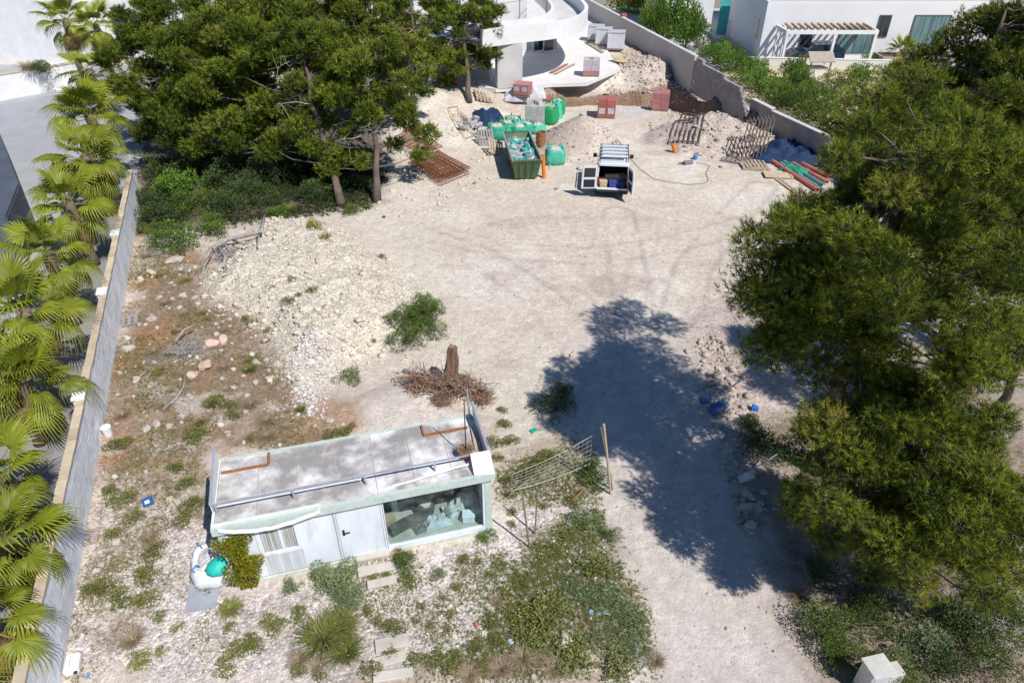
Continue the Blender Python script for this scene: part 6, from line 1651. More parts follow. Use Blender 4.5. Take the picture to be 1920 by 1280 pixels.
# little litter
for px, py, c, sz, lab in ((1000, 808, (.02, .38, .33), (.18, .22, .03), 'teal plastic scrap at the edge of the tree shadow'), (1415, 768, (.02, .20, .62), (.16, .22, .12), 'bright blue box on the soil right of the drive'), (1046, 996, (.35, .45, .60), (.05, .16, .02), 'pale blue strip among the fence weeds'), (1108, 1148, (.30, .45, .75), (.12, .12, .03), 'blue scrap in the weed patch'), (1082, 1072, (.35, .65, .58), (.12, .1, .03), 'pale green plastic scrap in the weed patch'), (958, 1203, (.45, .70, .85), (.08, .16, .03), 'light blue bottle on the gravel'), (893, 1172, (.75, .12, .15), (.09, .08, .05), 'red carton scrap on the gravel'), (772, 1247, (.05, .20, .50), (.05, .08, .04), 'small blue scrap beside the lower steps'), (165, 1268, (.20, .35, .65), (.16, .05, .04), 'blue bottle below the white jerry can'), (1130, 1150, (.40, .40, .42), (.3, .12, .04), 'grey plastic sheet scrap in the weed patch'), (182, 1072, (.6, .6, .6), (.12, .18, .06), 'broken pale block by the wall foot')):
    pp = at(px, py); b = MB(); w, d, h = sz
    b.box((0, 0, h / 2), (w, d, h), taper=.82); b.box((w * .12, d * .1, h * 1.02 + .01), (w * .5, d * .45, .02), rz=.5)
    o = b.build('litter', M('litter_%d_%d' % (px, py), c, None, 6, .6), None, (pp.x, pp.y, pp.z + .02), (random.uniform(-.15, .15), random.uniform(-.15, .15), random.uniform(0, 3)), bevel=.01); tag(o, lab, 'litter')
# blue tarpaulin lump by the drive
def cloth_mesh(w, d, h, seed, n=26, rug=.12, k=3.0):
    rng = np.random.default_rng(seed); xs = np.linspace(-1, 1, n); Xg, Yg = np.meshgrid(xs, xs)
    jit = fbm(Xg * k + seed, Yg * k, seed, 4); ridge = np.abs(fbm(Xg * k * 1.7 + seed, Yg * k * .9, seed + 9, 3) - .47) * 2
    edge = np.clip(1 - np.maximum(np.abs(Xg), np.abs(Yg)) ** 4, 0, 1)
    Z = h * edge * (.35 + .9 * jit) - rug * ridge * edge + .015
    E = 1 + .18 * (fbm(Xg * 2, Yg * 2, seed + 4) - .5)
    V = np.stack([Xg * w / 2 * E, Yg * d / 2 * E, np.maximum(Z, .01)], -1).reshape(-1, 3)
    id_ = np.arange(n * n).reshape(n, n); F = np.stack([id_[:-1, :-1], id_[:-1, 1:], id_[1:, 1:], id_[1:, :-1]], -1).reshape(-1, 4)
    V2 = V.copy(); V2[:, 2] = -.05
    ring_ = np.concatenate([id_[0, :], id_[1:, -1], id_[-1, -2::-1], id_[-2:0:-1, 0]]); rn = np.roll(ring_, -1); m = n * n
    Fs = np.stack([ring_, ring_ + m, rn + m, rn], -1)
    return npmesh('cloth', np.concatenate([V, V2]), np.concatenate([F, F[:, ::-1] + m, Fs]))
def tarp(label, px, py, w, d, h, mat, seed, rz=0, rug=.12, name='tarpaulin', cat='tarpaulin', z=None):
    pp = at(px, py, z); o = link(name, cloth_mesh(w, d, h, seed, rug=rug), mat, None, pp, (0, 0, rz)); tag(o, label, cat); return o
for lab, x_, y_, w_, d_, h_, rz_, col_ in (('crumpled pale blue sheeting at the front of the glass room', gm + .1, .48, .7, .45, .30, .1, (.52, .58, .60)), ('heap of white plastic sheeting at the right end of the glass room', gx1 - .5, .8, .8, .5, .45, .5, (.60, .62, .61)), ('small dark rag heap between the sheeting and the carpet', gm - .35, .4, .35, .3, .2, .3, (.16, .17, .16))):
    o = link('sheeting', cloth_mesh(w_, d_, h_, int(w_ * 100), rug=.5, k=2.2), M('sheet_%d' % int(w_ * 100), col_, tuple(v * .7 for v in col_), 5, .6, .5, 14), None, inside(x_, y_, .125), (0, 0, CANG + rz_)); tag(o, lab, 'sheeting')
m_tarp = M('navy_tarpaulin', (.028, .055, .12), (.016, .032, .075), 3, .7, .4, 8, spec=.1)
m_tarpb = M('blue_tarpaulin', (.07, .16, .38), (.05, .11, .28), 3, .5, .3, 8)
tarp('blue plastic sheet lump on the stones at the right drive edge', 1345, 765, .75, .35, .22, m_tarpb, 801, .6)
tarp('small blue sheet lump left of the other by the drive edge', 1325, 752, .45, .25, .15, m_tarpb, 802, 0)
# thin leaning stakes at the drive edge
def stake(label, a, b_, r, mat, name='leaning_stake'):
    o = MB().tube([a, (Vector(a) + Vector(b_)) / 2 + Vector((.01, 0, 0)), b_], r, 6).build(name, mat); tag(o, label, 'stake')
a = at(1338, 752); stake('thin grey pole leaning out over the blue sheet by the drive', a, a + Vector((.75, .15, .75)), .018, m_galv)
a = at(1395, 890); stake('thin grey pole leaning over the dark bush by the drive', a, a + Vector((.85, .2, .6)), .018, m_galv)
b = MB(); b.bx(-.1, .1, -.1, .1, 0, .5); pp = at(1388, 900); tag(b.build('concrete_post', m_conc, None, pp, (.5, .2, .3), bevel=.02), 'short toppled concrete post at the shaded drive edge', 'post')
# wire fence panel sagging between posts
a0, a1 = at(958, 938), at(1105, 880)
fz = thing('wire_fence', 'sagging wire mesh fence panel between rough posts right of the cabin', 'fence', a0)
A0, A1 = Vector((0, 0, .55)), a1 - a0 + Vector((0, 0, .55))
up = Vector((.05, .35, .25))
m_wire = M('grey_wire', (.36, .35, .30), (.28, .27, .24), 5, .6, metal=.3)
for i in range(7):
    t = i / 6; b = MB(); q = [A0.lerp(A1, s) + up * (t - .3) * (1 + .8 * s) + Vector((0, 0, -.10 * math.sin(math.pi * s))) for s in np.linspace(0, 1, 9)]
    b.tube(q, .0045 if 0 < i < 6 else .012, 4, False); b.build('long_wire', m_wire, fz)
for i in range(18):
    s = i / 17; base_ = A0.lerp(A1, s) + Vector((0, 0, -.10 * math.sin(math.pi * s))); b = MB(); b.tube([base_ + up * (-.3) * (1 + .8 * s), base_ + up * .7 * (1 + .8 * s)], .004, 4, False); b.build('cross_wire', m_wire, fz)
m_oldwood = M('old_timber', (.30, .24, .17), (.19, .15, .11), 4, .9, .3, 20)
def post(label, pbase, ptop, Yoff, r, mat, w=None):
    a = at(*pbase); q = np.array(atY(*ptop, a.y + Yoff)); o = MB().tube([a - Vector((0, 0, .1)), (np.array(a) + q) / 2, q], [r, r, r * .9], 7).build('fence_post', mat); tag(o, label, 'post')
post('tall leaning timber post beside the drive', (1146, 926), (1132, 795), .1, .035, M('tan_post', (.50, .40, .26), None, 4, .8))
post('dark thin post against the tall timber post', (1150, 918), (1126, 800), .15, .022, m_oldwood)
post('dark post at the left end of the wire fence', (993, 1025), (980, 930), .0, .024, m_oldwood)
post('brown post leaning beside the dark fence post', (1003, 1000), (1008, 915), .0, .02, m_oldwood)
a = at(955, 942); stake('dead stick lying at the left foot of the wire fence', a + Vector((0, 0, .3)), at(1000, 915) + Vector((0, 0, .5)), .02, m_oldwood, 'fence_stick')
a = at(1065, 945); stake('rusty bar lying in the weeds below the wire fence', a + Vector((0, 0, .05)), at(1095, 925) + Vector((0, 0, .2)), .02, m_rust, 'rusty_bar')
# concrete meter box at the bottom right
pp = at(1625, 1290, 0.0)
mbx = thing('meter_box', 'pale concrete meter box at the bottom right edge', 'meter box', pp, .22); mbx.scale = (.85, .85, .85)
m_mb = M('weathered_pale_concrete', (.62, .60, .55), (.50, .48, .43), 2.5, .9, .3, 20)
b = MB(); b.bx(-.26, .26, -.2, .22, -.3, .95); b.build('pillar', m_mb, mbx, bevel=.02)
b = MB(); b.bx(-.3, .3, -.24, .26, .952, 1.0); b.build('cap', m_mb, mbx, bevel=.01)
b = MB(); b.bx(-.2, .2, -.215, -.202, .3, .85); b.build('door', M('grey_meter_door', (.55, .57, .58), None, 2, .5), mbx)
b = MB(); b.bx(.34, .75, -.15, .2, -.3, .62); b.build('side_block', m_mb, mbx, bevel=.02)
# ------------------------------------------------------------------ white van with open rear doors
m_vw = M('van_white_paint', (.72, .75, .77), (.66, .69, .71), 1.5, .3, spec=.5)
m_vdark = M('van_dark_trim', (.025, .027, .03), None, 3, .6)
m_vglass = M('van_tinted_glass', (.02, .025, .03), None, 2, .08, spec=.7)
m_tyre = M('tyre_rubber', (.02, .02, .02), None, 6, .9)
m_rim = M('steel_rim', (.45, .46, .47), None, 3, .4, metal=.6)
def wheel(parent, x, y, r, w, side):
    b = MB(); R = Matrix.Rotation(math.pi / 2, 4, 'Y')
    prof = [(r * .62, -w / 2), (r * .95, -w / 2), (r, -w / 3), (r, w / 3), (r * .95, w / 2), (r * .62, w / 2)]
    n = 20; rs = [[(z, q * math.cos(2 * math.pi * k / n), q * math.sin(2 * math.pi * k / n)) for k in range(n)] for q, z in prof]
    b.rings(rs); t = b.build('wheel', m_tyre, parent, (x, y, r), smooth=False)
    b = MB(); b.tube([(side * (w / 2 - .03), 0, 0), (side * (w / 2 + .004), 0, 0)], [r * .62, r * .5], 16); b.build('rim', m_rim, t)
vp = at(1146, 372, 0.0)
van = thing('van', 'white van with open rear doors and roof rack parked on the plot', 'van', (vp.x, vp.y, hz(vp.x, vp.y + 1.5) + .02), -.125)
VW, VL, VH = 1.62, 3.9, 1.82
# side shell: profile along y (0 rear .. VL front), hollow
side = [(0.0, .38), (.02, 1.05), (.10, 1.62), (.22, VH - .06), (2.35, VH), (2.55, VH - .05), (3.02, 1.22), (3.75, 1.02), (3.9, .85), (3.9, .38)]
for s in (-1, 1):
    b = MB(); x0, x1 = s * VW / 2, s * (VW / 2 - .05)
    n = len(side); tum = lambda z: s * -.07 * max(0, (z - 1.0) / .8)
    vs = [(x0 + tum(z), y, z) for y, z in side] + [(x1 + tum(z), y, z) for y, z in side]
    b.add(vs, [tuple(range(n)), tuple(range(n, 2 * n))[::-1]] + [(i, n + i, n + (i + 1) % n, (i + 1) % n) for i in range(n)])
    o = b.build('side_panel', m_vw, van)
    g = MB(); g.add([(x0 + tum(1.1) + s * .006, 1.55, 1.1), (x0 + tum(1.1) + s * .006, 2.9, 1.12), (x0 + tum(1.6) + s * .006, 2.55, 1.6), (x0 + tum(1.6) + s * .006, 1.55, 1.62), (x0 + tum(1.1) - s * .01, 1.55, 1.1), (x0 + tum(1.1) - s * .01, 2.9, 1.12), (x0 + tum(1.6) - s * .01, 2.55, 1.6), (x0 + tum(1.6) - s * .01, 1.55, 1.62)], [(0, 1, 2, 3), (7, 6, 5, 4), (0, 4, 5, 1), (1, 5, 6, 2), (2, 6, 7, 3), (3, 7, 4, 0)]); g.build('side_window', m_vglass, o)
    b = MB(); b.bx(s * (VW / 2 + .0), s * (VW / 2 + .022), .6, 3.0, .52, .62) if s > 0 else b.bx(s * (VW / 2 + .022), s * (VW / 2), .6, 3.0, .52, .62); b.build('side_moulding', m_vdark, van)
    b = MB(); b.bx(min(s * (VW / 2 + .06), s * (VW / 2 + .26)), max(s * (VW / 2 + .06), s * (VW / 2 + .26)), 2.78, 2.88, 1.12, 1.32); b.bar((s * (VW / 2 - .02), 2.85, 1.14), (s * (VW / 2 + .1), 2.85, 1.18), .05); b.build('mirror', m_vdark, van, bevel=.02)
    b = MB(); b.bx(min(s * (VW / 2 - .13), s * (VW / 2 - .004)), max(s * (VW / 2 - .13), s * (VW / 2 - .004)), -.03, .03, .72, 1.08); b.build('tail_light', M('red_lens', (.35, .015, .03), None, 3, .3), van)
    wheel(van, s * (VW / 2 - .06), .75, .30, .19, s); wheel(van, s * (VW / 2 - .06), 3.2, .30, .19, s)
b = MB(); b.add([(-.68, .2, VH - .07), (.68, .2, VH - .07), (.69, 2.4, VH - .01), (-.69, 2.4, VH - .01), (-.68, .2, VH - .02), (.68, .2, VH - .02), (.69, 2.4, VH + .03), (-.69, 2.4, VH + .03)], [(3, 2, 1, 0), (4, 5, 6, 7), (0, 1, 5, 4), (1, 2, 6, 5), (2, 3, 7, 6), (3, 0, 4, 7)]); b.build('roof', m_vw, van)
for i in range(6):
    b = MB(); b.bx(-.6 + i * .2, -.5 + i * .2, .3, 2.3, VH - .01, VH + .035); 
b = MB(); b.add([(-.70, 2.42, VH), (.70, 2.42, VH), (.76, 3.05, 1.22), (-.76, 3.05, 1.22), (-.70, 2.40, VH - .03), (.70, 2.40, VH - .03), (.76, 3.02, 1.19), (-.76, 3.02, 1.19)], [(0, 3, 2, 1), (4, 5, 6, 7), (0, 1, 5, 4), (2, 3, 7, 6), (1, 2, 6, 5), (3, 0, 4, 7)]); b.build('windscreen', m_vglass, van)
b = MB(); b.add([(-.77, 3.05, 1.21), (.77, 3.05, 1.21), (.75, 3.8, 1.0), (-.75, 3.8, 1.0), (-.77, 3.05, 1.15), (.77, 3.05, 1.15), (.75, 3.8, .95), (-.75, 3.8, .95)], [(0, 1, 2, 3), (7, 6, 5, 4), (0, 4, 5, 1), (2, 6, 7, 3), (1, 5, 6, 2), (3, 7, 4, 0)]); b.build('bonnet', m_vw, van)
b = MB(); b.bx(-.76, .76, 3.81, 3.93, .35, 1.0); b.build('front_bumper', m_vdark, van)
b = MB(); b.bx(-.765, .765, .02, 3.8, .36, .46); b.build('load_floor', m_vdark, van)
b = MB(); b.bx(-.755, .755, 2.3, 2.34, .47, VH - .05); b.build('bulkhead', m_vdark, van)
b = MB(); b.bx(-.80, .80, -.16, -.035, .36, .50); b.build('rear_bumper', m_vdark, van, bevel=.03)
b = MB(); b.bx(-.78, .78, -.15, .02, .502, .55); b.build('rear_sill', m_vw, van)
# rear frame
b = MB(); b.bx(-.70, .70, .03, .22, VH - .16, VH - .075); b.build('rear_header', m_vw, van)
# rack
for s in (-1, 1):
    b = MB(); b.bar((s * .70, .25, VH + .16), (s * .70, 2.4, VH + .18), .04); b.build('rack_rail', m_vdark, van)
    for y in (.35, 1.3, 2.3): b = MB(); b.bar((s * .70, y, VH - .03), (s * .70, y, VH + .16), .03); b.build('rack_foot', m_vdark, van)
for i in range(5):
    b = MB(); y = .3 + i * .5; b.bar((-.68, y, VH + .17), (.68, y, VH + .17), .03); b.build('rack_bar', m_vdark, van)
for i in range(4):
    b = MB(); b.bx(-.6, .6, .42 + i * .5, .66 + i * .5, VH + .19, VH + .21); b.build('rack_slat', m_vw, van)
# doors: left opened 100 degrees to the side, right folded back along the flank
def van_door(px_, sx, ang, name, label):
    d = bpy.data.objects.new('pivot', None)
    b = MB(); w = .76; R = Matrix.Rotation(ang, 4, 'Z')
    def T(p): q = R @ Vector(p); return (q.x + px_, q.y, q.z)
    outer = [(0, 0, .5), (sx * w, 0, .5), (sx * w, 0, 1.45), (sx * (w - .06), .03, VH - .1), (0, .03, VH - .1)]
    inner_ = [(x, y + .05, z) for x, y, z in outer]
    n = 5; b.add([T(p) for p in outer + inner_], [tuple(range(n)), tuple(range(n, 2 * n))[::-1]] + [(i, n + i, n + (i + 1) % n, (i + 1) % n) for i in range(n)])
    o = b.build(name, m_vw, van); o['label'] = label
    for dy, mt in ((-.008, m_vglass), (.058, m_vglass)):
        b = MB(); q = [(sx * .09, dy, 1.08), (sx * (w - .09), dy, 1.08), (sx * (w - .11), dy + .02, 1.58), (sx * .09, dy + .02, 1.58)]
        b.add([T(p) for p in q] + [T((x, y + .006, z)) for x, y, z in q], [(0, 1, 2, 3), (7, 6, 5, 4), (0, 4, 5, 1), (1, 5, 6, 2), (2, 6, 7, 3), (3, 7, 4, 0)]); b.build('window', mt, o)
    for dy in (-.012, .062):
        b = MB(); q = [(sx * .1, dy, .58), (sx * (w - .1), dy, .58), (sx * (w - .1), dy, .98), (sx * .1, dy, .98)]
        b.add([T(p) for p in q] + [T((x, y + .006, z)) for x, y, z in q], [(0, 1, 2, 3), (7, 6, 5, 4), (0, 4, 5, 1), (1, 5, 6, 2), (2, 6, 7, 3), (3, 7, 4, 0)]); b.build('lower_panel', m_vdark, o)
    bpy.data.objects.remove(d)
van_door(-.80, 1, math.radians(-172), 'rear_door', 'left rear door swung wide open')
van_door(.80, -1, math.radians(107), 'rear_door', 'right rear door folded back to the flank')
# load
vm = Matrix.Translation(van.location) @ Matrix.Rotation(-.125, 4, 'Z')
m_ply = M('plywood', (.58, .47, .32), (.48, .38, .25), 3, .8)
def load(label, name, cat, c, d, mat, rz=0, detail=None):
    o = thing(name, label, cat, vm @ Vector(c), -.125 + rz); w, dp, h = d
    b = MB(); b.bx(-w / 2, w / 2, -dp / 2, dp / 2, 0, h * .86); b.build('body', mat, o, bevel=.015)
    b = MB(); b.bx(-w / 2 - .012, w / 2 + .012, -dp / 2 - .012, dp / 2 + .012, h * .862, h); b.build('rim' if detail else 'lid', mat, o, bevel=.008)
m_crate = M('violet_blue_crate', (.05, .08, .34), (.04, .06, .27), 3, .5)
load('blue plastic crate in the middle of the van load', 'plastic_crate', 'crate', (.02, .30, .47), (.36, .4, .34), m_crate)
load('dark blue plastic crate at the right of the van load', 'plastic_crate', 'crate', (.42, .34, .47), (.38, .4, .32), M('navy_crate', (.03, .05, .22), None, 3, .5))
load('pale plywood box at the left of the van load', 'plywood_box', 'box', (-.48, .45, .47), (.36, .6, .34), m_ply, .15)
load('cream board bundle across the back of the van load', 'board_bundle', 'boards', (.05, .85, .47), (.85, .3, .45), m_ply)
load('grey brown tool bag leaning at the right inside the van', 'tool_bag', 'bag', (.5, .8, .47), (.3, .5, .5), M('brown_canvas', (.16, .13, .10), None, 4, .9), .3)

# ------------------------------------------------------------------ skip with rubbish
m_skip = M('green_skip_paint', (.10, .19, .09), (.07, .13, .065), 2.0, .6, .15, 20, c3=(.20, .12, .07), s3=6, f3=.6)
m_skipin = M('worn_skip_inside', (.36, .36, .36), (.24, .25, .24), 3, .7, .2, 20, c3=(.2, .11, .06), s3=6, f3=.6)
SZ = 1.25
fl, fr, br_, bl_ = at(961, 301, SZ), at(1017, 299, SZ), at(991, 245, SZ), at(944, 248, SZ)
ctr = (fl + fr + br_ + bl_) / 4; ax = ((br_ + bl_) / 2 - (fl + fr) / 2); rz = math.atan2(ax.y, ax.x) - math.pi / 2
SW, SL = (fr - fl).length * .98, ax.length
sk = thing('skip_container', 'open green steel skip full of rubbish beside the green bags', 'skip', (ctr.x, ctr.y, hz(ctr.x, ctr.y)), rz)
def plate(name, q, t, mat):
    q = [Vector(p) for p in q]; n_ = (q[1] - q[0]).cross(q[2] - q[0]).normalized() * t
    b = MB(); b.add(q + [p + n_ for p in q], [(3, 2, 1, 0), (4, 5, 6, 7), (0, 1, 5, 4), (1, 2, 6, 5), (2, 3, 7, 6), (3, 0, 4, 7)]); return b.build(name, mat, sk)
w0, w1 = SW / 2 * .78, SW / 2; l0, l1 = SL / 2 * .8, SL / 2
plate('floor', [(-w0, -l0, .1), (w0, -l0, .1), (w0, l0, .1), (-w0, l0, .1)], .04, m_skipin)
for s in (-1, 1):
    q = [(s * w0, -l0, .1), (s * w1, -l1, SZ), (s * w1, l1, SZ), (s * w0, l0, .1)]; plate('side_plate', q if s > 0 else q[::-1], .03, m_skip)
    q = [(-w0, s * l0, .1), (-w1, s * l1, SZ), (w1, s * l1, SZ), (w0, s * l0, .1)]; plate('end_plate', q if s < 0 else q[::-1], .03, m_skip)
    b = MB(); b.bar((s * w1, -l1, SZ), (s * w1, l1, SZ), .09, .07); b.build('top_rail', m_skipin, sk)
    b = MB(); b.bar((-w1 + .05, s * l1, SZ + .002), (w1 - .05, s * l1, SZ + .002), .09, .07); b.build('top_rail', m_skip, sk)
    b = MB(); b.bar((s * w0 * .7, -l0, .06), (s * w0 * .7, l0, .06), .12, .1); b.build('skid', m_vdark, sk)
for k in range(3):
    b = MB(); t = (k + 1) / 4; x0 = -w0 + 2 * w0 * t; x1 = -w1 + 2 * w1 * t; b.bar((x0, -l0 - .03, .14), (x1, -l1 - .03, SZ - .05), .07, .05, up=(0, 1, 0)); b.build('end_rib', m_skip, sk)
rng = np.random.default_rng(900)
sm = Matrix.Translation(sk.location) @ Matrix.Rotation(rz, 4, 'Z')
rb_ = MB(); n = 18
Xs = np.linspace(-w1 * .9, w1 * .9, 12); Ys = np.linspace(-l1 * .93, l1 * .93, 26); XX, YY = np.meshgrid(Xs, Ys); ZZ = .72 + .35 * fbm(XX * 2.2, YY * 2.2, 905) + .12 * (YY < 0)
idr = np.arange(XX.size).reshape(XX.shape); F = np.stack([idr[:-1, :-1], idr[:-1, 1:], idr[1:, 1:], idr[1:, :-1]], -1).reshape(-1, 4)
o = link('rubbish_layer', npmesh('rubbish_layer', np.stack([XX, YY, ZZ], -1).reshape(-1, 3), F), M('mixed_rubble', (.50, .46, .42), (.20, .20, .23), 4, .9, .8, 12), sk); o['kind'] = 'stuff'
cols = [('teal', (.05, .45, .38)), ('white', (.72, .73, .74)), ('grey_blue', (.26, .30, .38)), ('pale_teal', (.32, .58, .54)), ('grey', (.36, .35, .35)), ('tan', (.50, .42, .33)), ('dark', (.08, .08, .10)), ('turquoise', (.04, .50, .52))]
mats = {k: M('rubbish_' + k, c, tuple(v * .75 for v in c), 5, .7, .4, 12) for k, c in cols}
for i in range(64):
    k = cols[rng.integers(0, len(cols))][0]; x = rng.uniform(-.84, .84) * w1; y = rng.uniform(-.9, .9) * l1
    z = .74 + .35 * float(fbm(x * 2.2, y * 2.2, 905)) + .12 * (y < 0)
    if i % 3:
        q = sm @ Vector((x, y, z)); me = RK[i % 6].copy(); me.materials.append(mats[k]); o = link('rubbish_sack', me, None, None, q, tuple(rng.uniform(0, 3, 3))); s = rng.uniform(.10, .24); o.scale = (s, s * 1.1, s * .8)
    else:
        b = MB(); b.bx(-.16, .16, -.1, .1, 0, .06); b.bx(-.1, .14, -.08, .06, .061, .1); o = b.build('rubbish_board', mats[k], None, sm @ Vector((x, y, z + .03)), tuple(rng.uniform(-.5, .5, 2)) + (rng.uniform(0, 3),)); o.scale = (1, 1, 1)
    names = dict(teal='teal', white='white', grey_blue='grey blue', pale_teal='pale teal', grey='grey', tan='tan', dark='dark', turquoise='turquoise')
    fr_ = ('front', 'front middle', 'rear middle', 'rear')[min(3, int((y / l1 + .9) / .46))] + ' ' + ('left', 'centre', 'right')[min(2, int((x / w1 + .84) / .561))]
    tag(o, '%s %s in the %s of the green skip' % (names[k], 'sack' if i % 3 else 'board scrap', fr_), 'rubbish', 'rubbish in the skip')

# ------------------------------------------------------------------ green bags
m_gbag = M('green_woven_bag', (.05, .40, .25), (.03, .27, .17), 2.5, .6, .5, 5)
m_gbag2 = M('leaf_green_bag', (.02, .36, .13), (.015, .25, .09), 2.5, .6, .5, 5)
m_mint = M('mint_bag', (.10, .52, .38), (.07, .42, .30), 2.5, .6, .5, 5)
m_fill = M('bag_rubble_fill', (.62, .57, .48), (.42, .38, .31), 7, .95, .8, 12)
bags = [(932, 262, 1.1, .9, m_gbag, 'green rubble bag at the left end behind the skip'), (950, 252, 1.0, .8, m_gbag, 'green rubble bag second from the left behind the skip'), (972, 254, 1.0, .7, m_gbag, 'green rubble bag directly behind the skip'),
        (987, 250, .9, .7, m_gbag, 'green rubble bag between the skip and the block stack'), (1005, 248, 1.0, .6, m_mint, 'mint green rubble bag at the foot of the dirt pile'), (962, 240, .9, .75, m_gbag, 'green rubble bag behind the row by the blue sheet'),
        (1029, 231, 1.05, 1.3, m_gbag2, 'tall leaf green bag beside the grey block stack'), (1044, 215, .95, 1.1, m_gbag2, 'leaf green bag behind the tall bag at the dirt pile'), (1040, 305, 1.05, .95, m_mint, 'closed mint green bag beside the orange pipe')]
for i, (px, py, w, h, mt, lab) in enumerate(bags):
    pp = at(px, py, 0 if py > 240 else None); bulk_bag(lab, (pp.x, pp.y, hz(pp.x, pp.y) if py <= 240 else max(hz(pp.x, pp.y), 0)), .2 * i, w, h, mt, 910 + i, m_fill, 'green rubble bags')
for i, (px, py, w_, d_, h_, lab) in enumerate(((940, 252, 1.5, 1.1, .9, 'crumpled green sheeting over the left green bags'), (975, 246, 1.3, .9, .9, 'crumpled green sheeting between the bags behind the skip'), (1035, 222, 1.0, 1.1, 1.4, 'crumpled green sheeting on the tall green bags'))):
    tarp(lab, px, py, w_, d_, h_, m_mint if i else m_gbag, 830 + i, .4 * i, rug=.7, name='green_sheeting', cat='sheeting')
# ------------------------------------------------------------------ grey concrete block stack
m_gblock = M('grey_concrete_block', (.48, .47, .46), (.40, .39, .38), 3, .95, .4, 25, rand=.12)
pp = at(1003, 238, 0.3); gb = thing('block_stack', 'tall stack of grey concrete blocks on a pallet behind the green bags', 'blocks', (pp.x, pp.y + .5, hz(pp.x, pp.y + .5)), -.12)
cb = MB(); cb.bx(0, .39, 0, .25, 0, .2); cbm = cb.mesh('block'); cbm.materials.append(m_gblock)
for k in range(7):
    for i in range(3):
        for j in range(4): link('block', cbm, None, gb, (-.6 + i * .4 + random.uniform(-.01, .01), -.52 + j * .26, .13 + k * .205))
b = MB(); b.bx(-.62, .62, -.55, .55, 0, .125); b.build('pallet', m_palt, gb)
for x, y in ((-.5, -.3), (-.35, .2), (.0, .1), (.25, -.25), (.1, .3)):
    o = link('block', cbm, None, gb, (x, y, .13 + 7 * .205), (0, 0, random.uniform(0, 1.5)))
# ------------------------------------------------------------------ brick pallets
m_brick = M('red_brick_pack', (.42, .14, .11), (.34, .11, .09), 3, .85, .4, 30, rand=.08, stretch=(1, 1, 3))
m_brick2 = M('pink_brick_pack', (.44, .19, .18), (.37, .15, .15), 3, .7, .2, 30, rand=.06)
m_wrap = M('milky_wrap', (.58, .54, .56), (.44, .38, .42), 5, .3, .3, 10)
def brick_pallet(label, px, py, z, rz, mat, w=1.15, h=1.15, wrap=0, top=None, name='brick_pallet'):
    pp = at(px, py, z); o = thing(name, label, 'bricks', pp, rz, 'pallets of bricks'); n = 3
    for k in range(3):
        for i in range(2):
            for j in range(2):
                b = MB(); g = .008; s = w / 2
                b.bx(-w / 2 + i * s + g, -w / 2 + (i + 1) * s - g, -w / 2 + j * s + g, -w / 2 + (j + 1) * s - g, .13 + k * (h - .13) / 3 + g, .13 + (k + 1) * (h - .13) / 3 - .002); b.build('brick_pack', top if (top and k == 2) else mat, o, bevel=.01)
    for y in (-w * .4, 0, w * .4): b = MB(); b.bx(-w / 2, w / 2, y - .05, y + .05, 0, .13); b.build('bearer', m_palt, o)
    if wrap:
        for s in (-1, 1): b = MB(); b.bx(s * w * .25 - w * .17, s * w * .25 + w * .17, -w / 2 - .012, -w / 2 + .0, .35, .35 + wrap); b.build('wrap_label', m_wrap, o)
    return o
brick_pallet('red brick pallet with pale wrap labels at the front of the pit', 1136, 219, 0, -.12, m_brick, 1.2, 1.25, .38)
brick_pallet('pink wrapped brick pallet at the right of the pit floor', 1237, 205, 0, -.2, m_brick2, 1.15, 1.2)
o = brick_pallet('wrapped brick pallet with a red top patch on the white terrace', 1108, 141, 1.35, -.1, m_wrap, 1.2, 1.15, 0)
b = MB(); b.bx(-.2, .15, -.1, .3, 1.152, 1.17); b.build('red_patch', m_brick, o)
b = MB(); b.bx(-.602, .602, -.606, -.6, .15, .42); b.build('brick_base', m_brick2, o)
brick_pallet('pallet of pink bricks at the foot of the house column', 980, 178, 1.0, -.3, m_brick2, 1.1, .8, .3)
def wrapped(label, px, py, z, rz, w, h):
    pp = at(px, py, z); o = thing('wrapped_pallet', label, 'pallet load', pp, rz, 'white wrapped pallets')
    b = MB(); b.bx(-w / 2, w / 2, -w / 2, w / 2, .13, h); b.build('load', M('white_shrink_wrap', (.66, .67, .69), (.55, .56, .59), 3, .35, .4, 5), o, bevel=.05)
    b = MB(); b.bx(-w / 2 - .02, w / 2 + .02, -w / 2 - .02, w / 2 + .02, h + .002, h + .05); b.build('cover_board', M('grey_cover', (.48, .49, .50), (.38, .38, .39), 4, .7), o)
    for y in (-w * .4, 0, w * .4): b = MB(); b.bx(-w / 2, w / 2, y - .05, y + .05, 0, .129); b.build('bearer', m_palt, o)
wrapped('left white wrapped pallet by the heap on the terrace', 1117, 76, 1.35, -.2, 1.35, 1.2); wrapped('middle white wrapped pallet by the heap on the terrace', 1131, 84, 1.35, -.2, 1.35, 1.3); wrapped('right white wrapped pallet nearest the heap on the terrace', 1154, 92, 1.35, -.2, 1.4, 1.35)
pp = at(1166, 66, 1.3); bs = thing('brick_column', 'narrow column of loose red bricks by the rendered wall', 'bricks', pp, .2)
bb = MB(); bb.bx(0, .48, 0, .22, 0, .16); bbm = bb.mesh('brick'); bbm.materials.append(m_brick)
for k in range(11):
    for j in range(2): link('brick', bbm, None, bs, (-.25 + random.uniform(-.03, .03), -.23 + j * .23, k * .165))
tarp('grey white rubble sack heap near the house column', 965, 186, 1.6, 1.3, .7, M('grey_white_sheet', (.55, .55, .58), (.42, .42, .46), 3, .7, .4, 8), 811, name='sack_heap', cat='sacks')
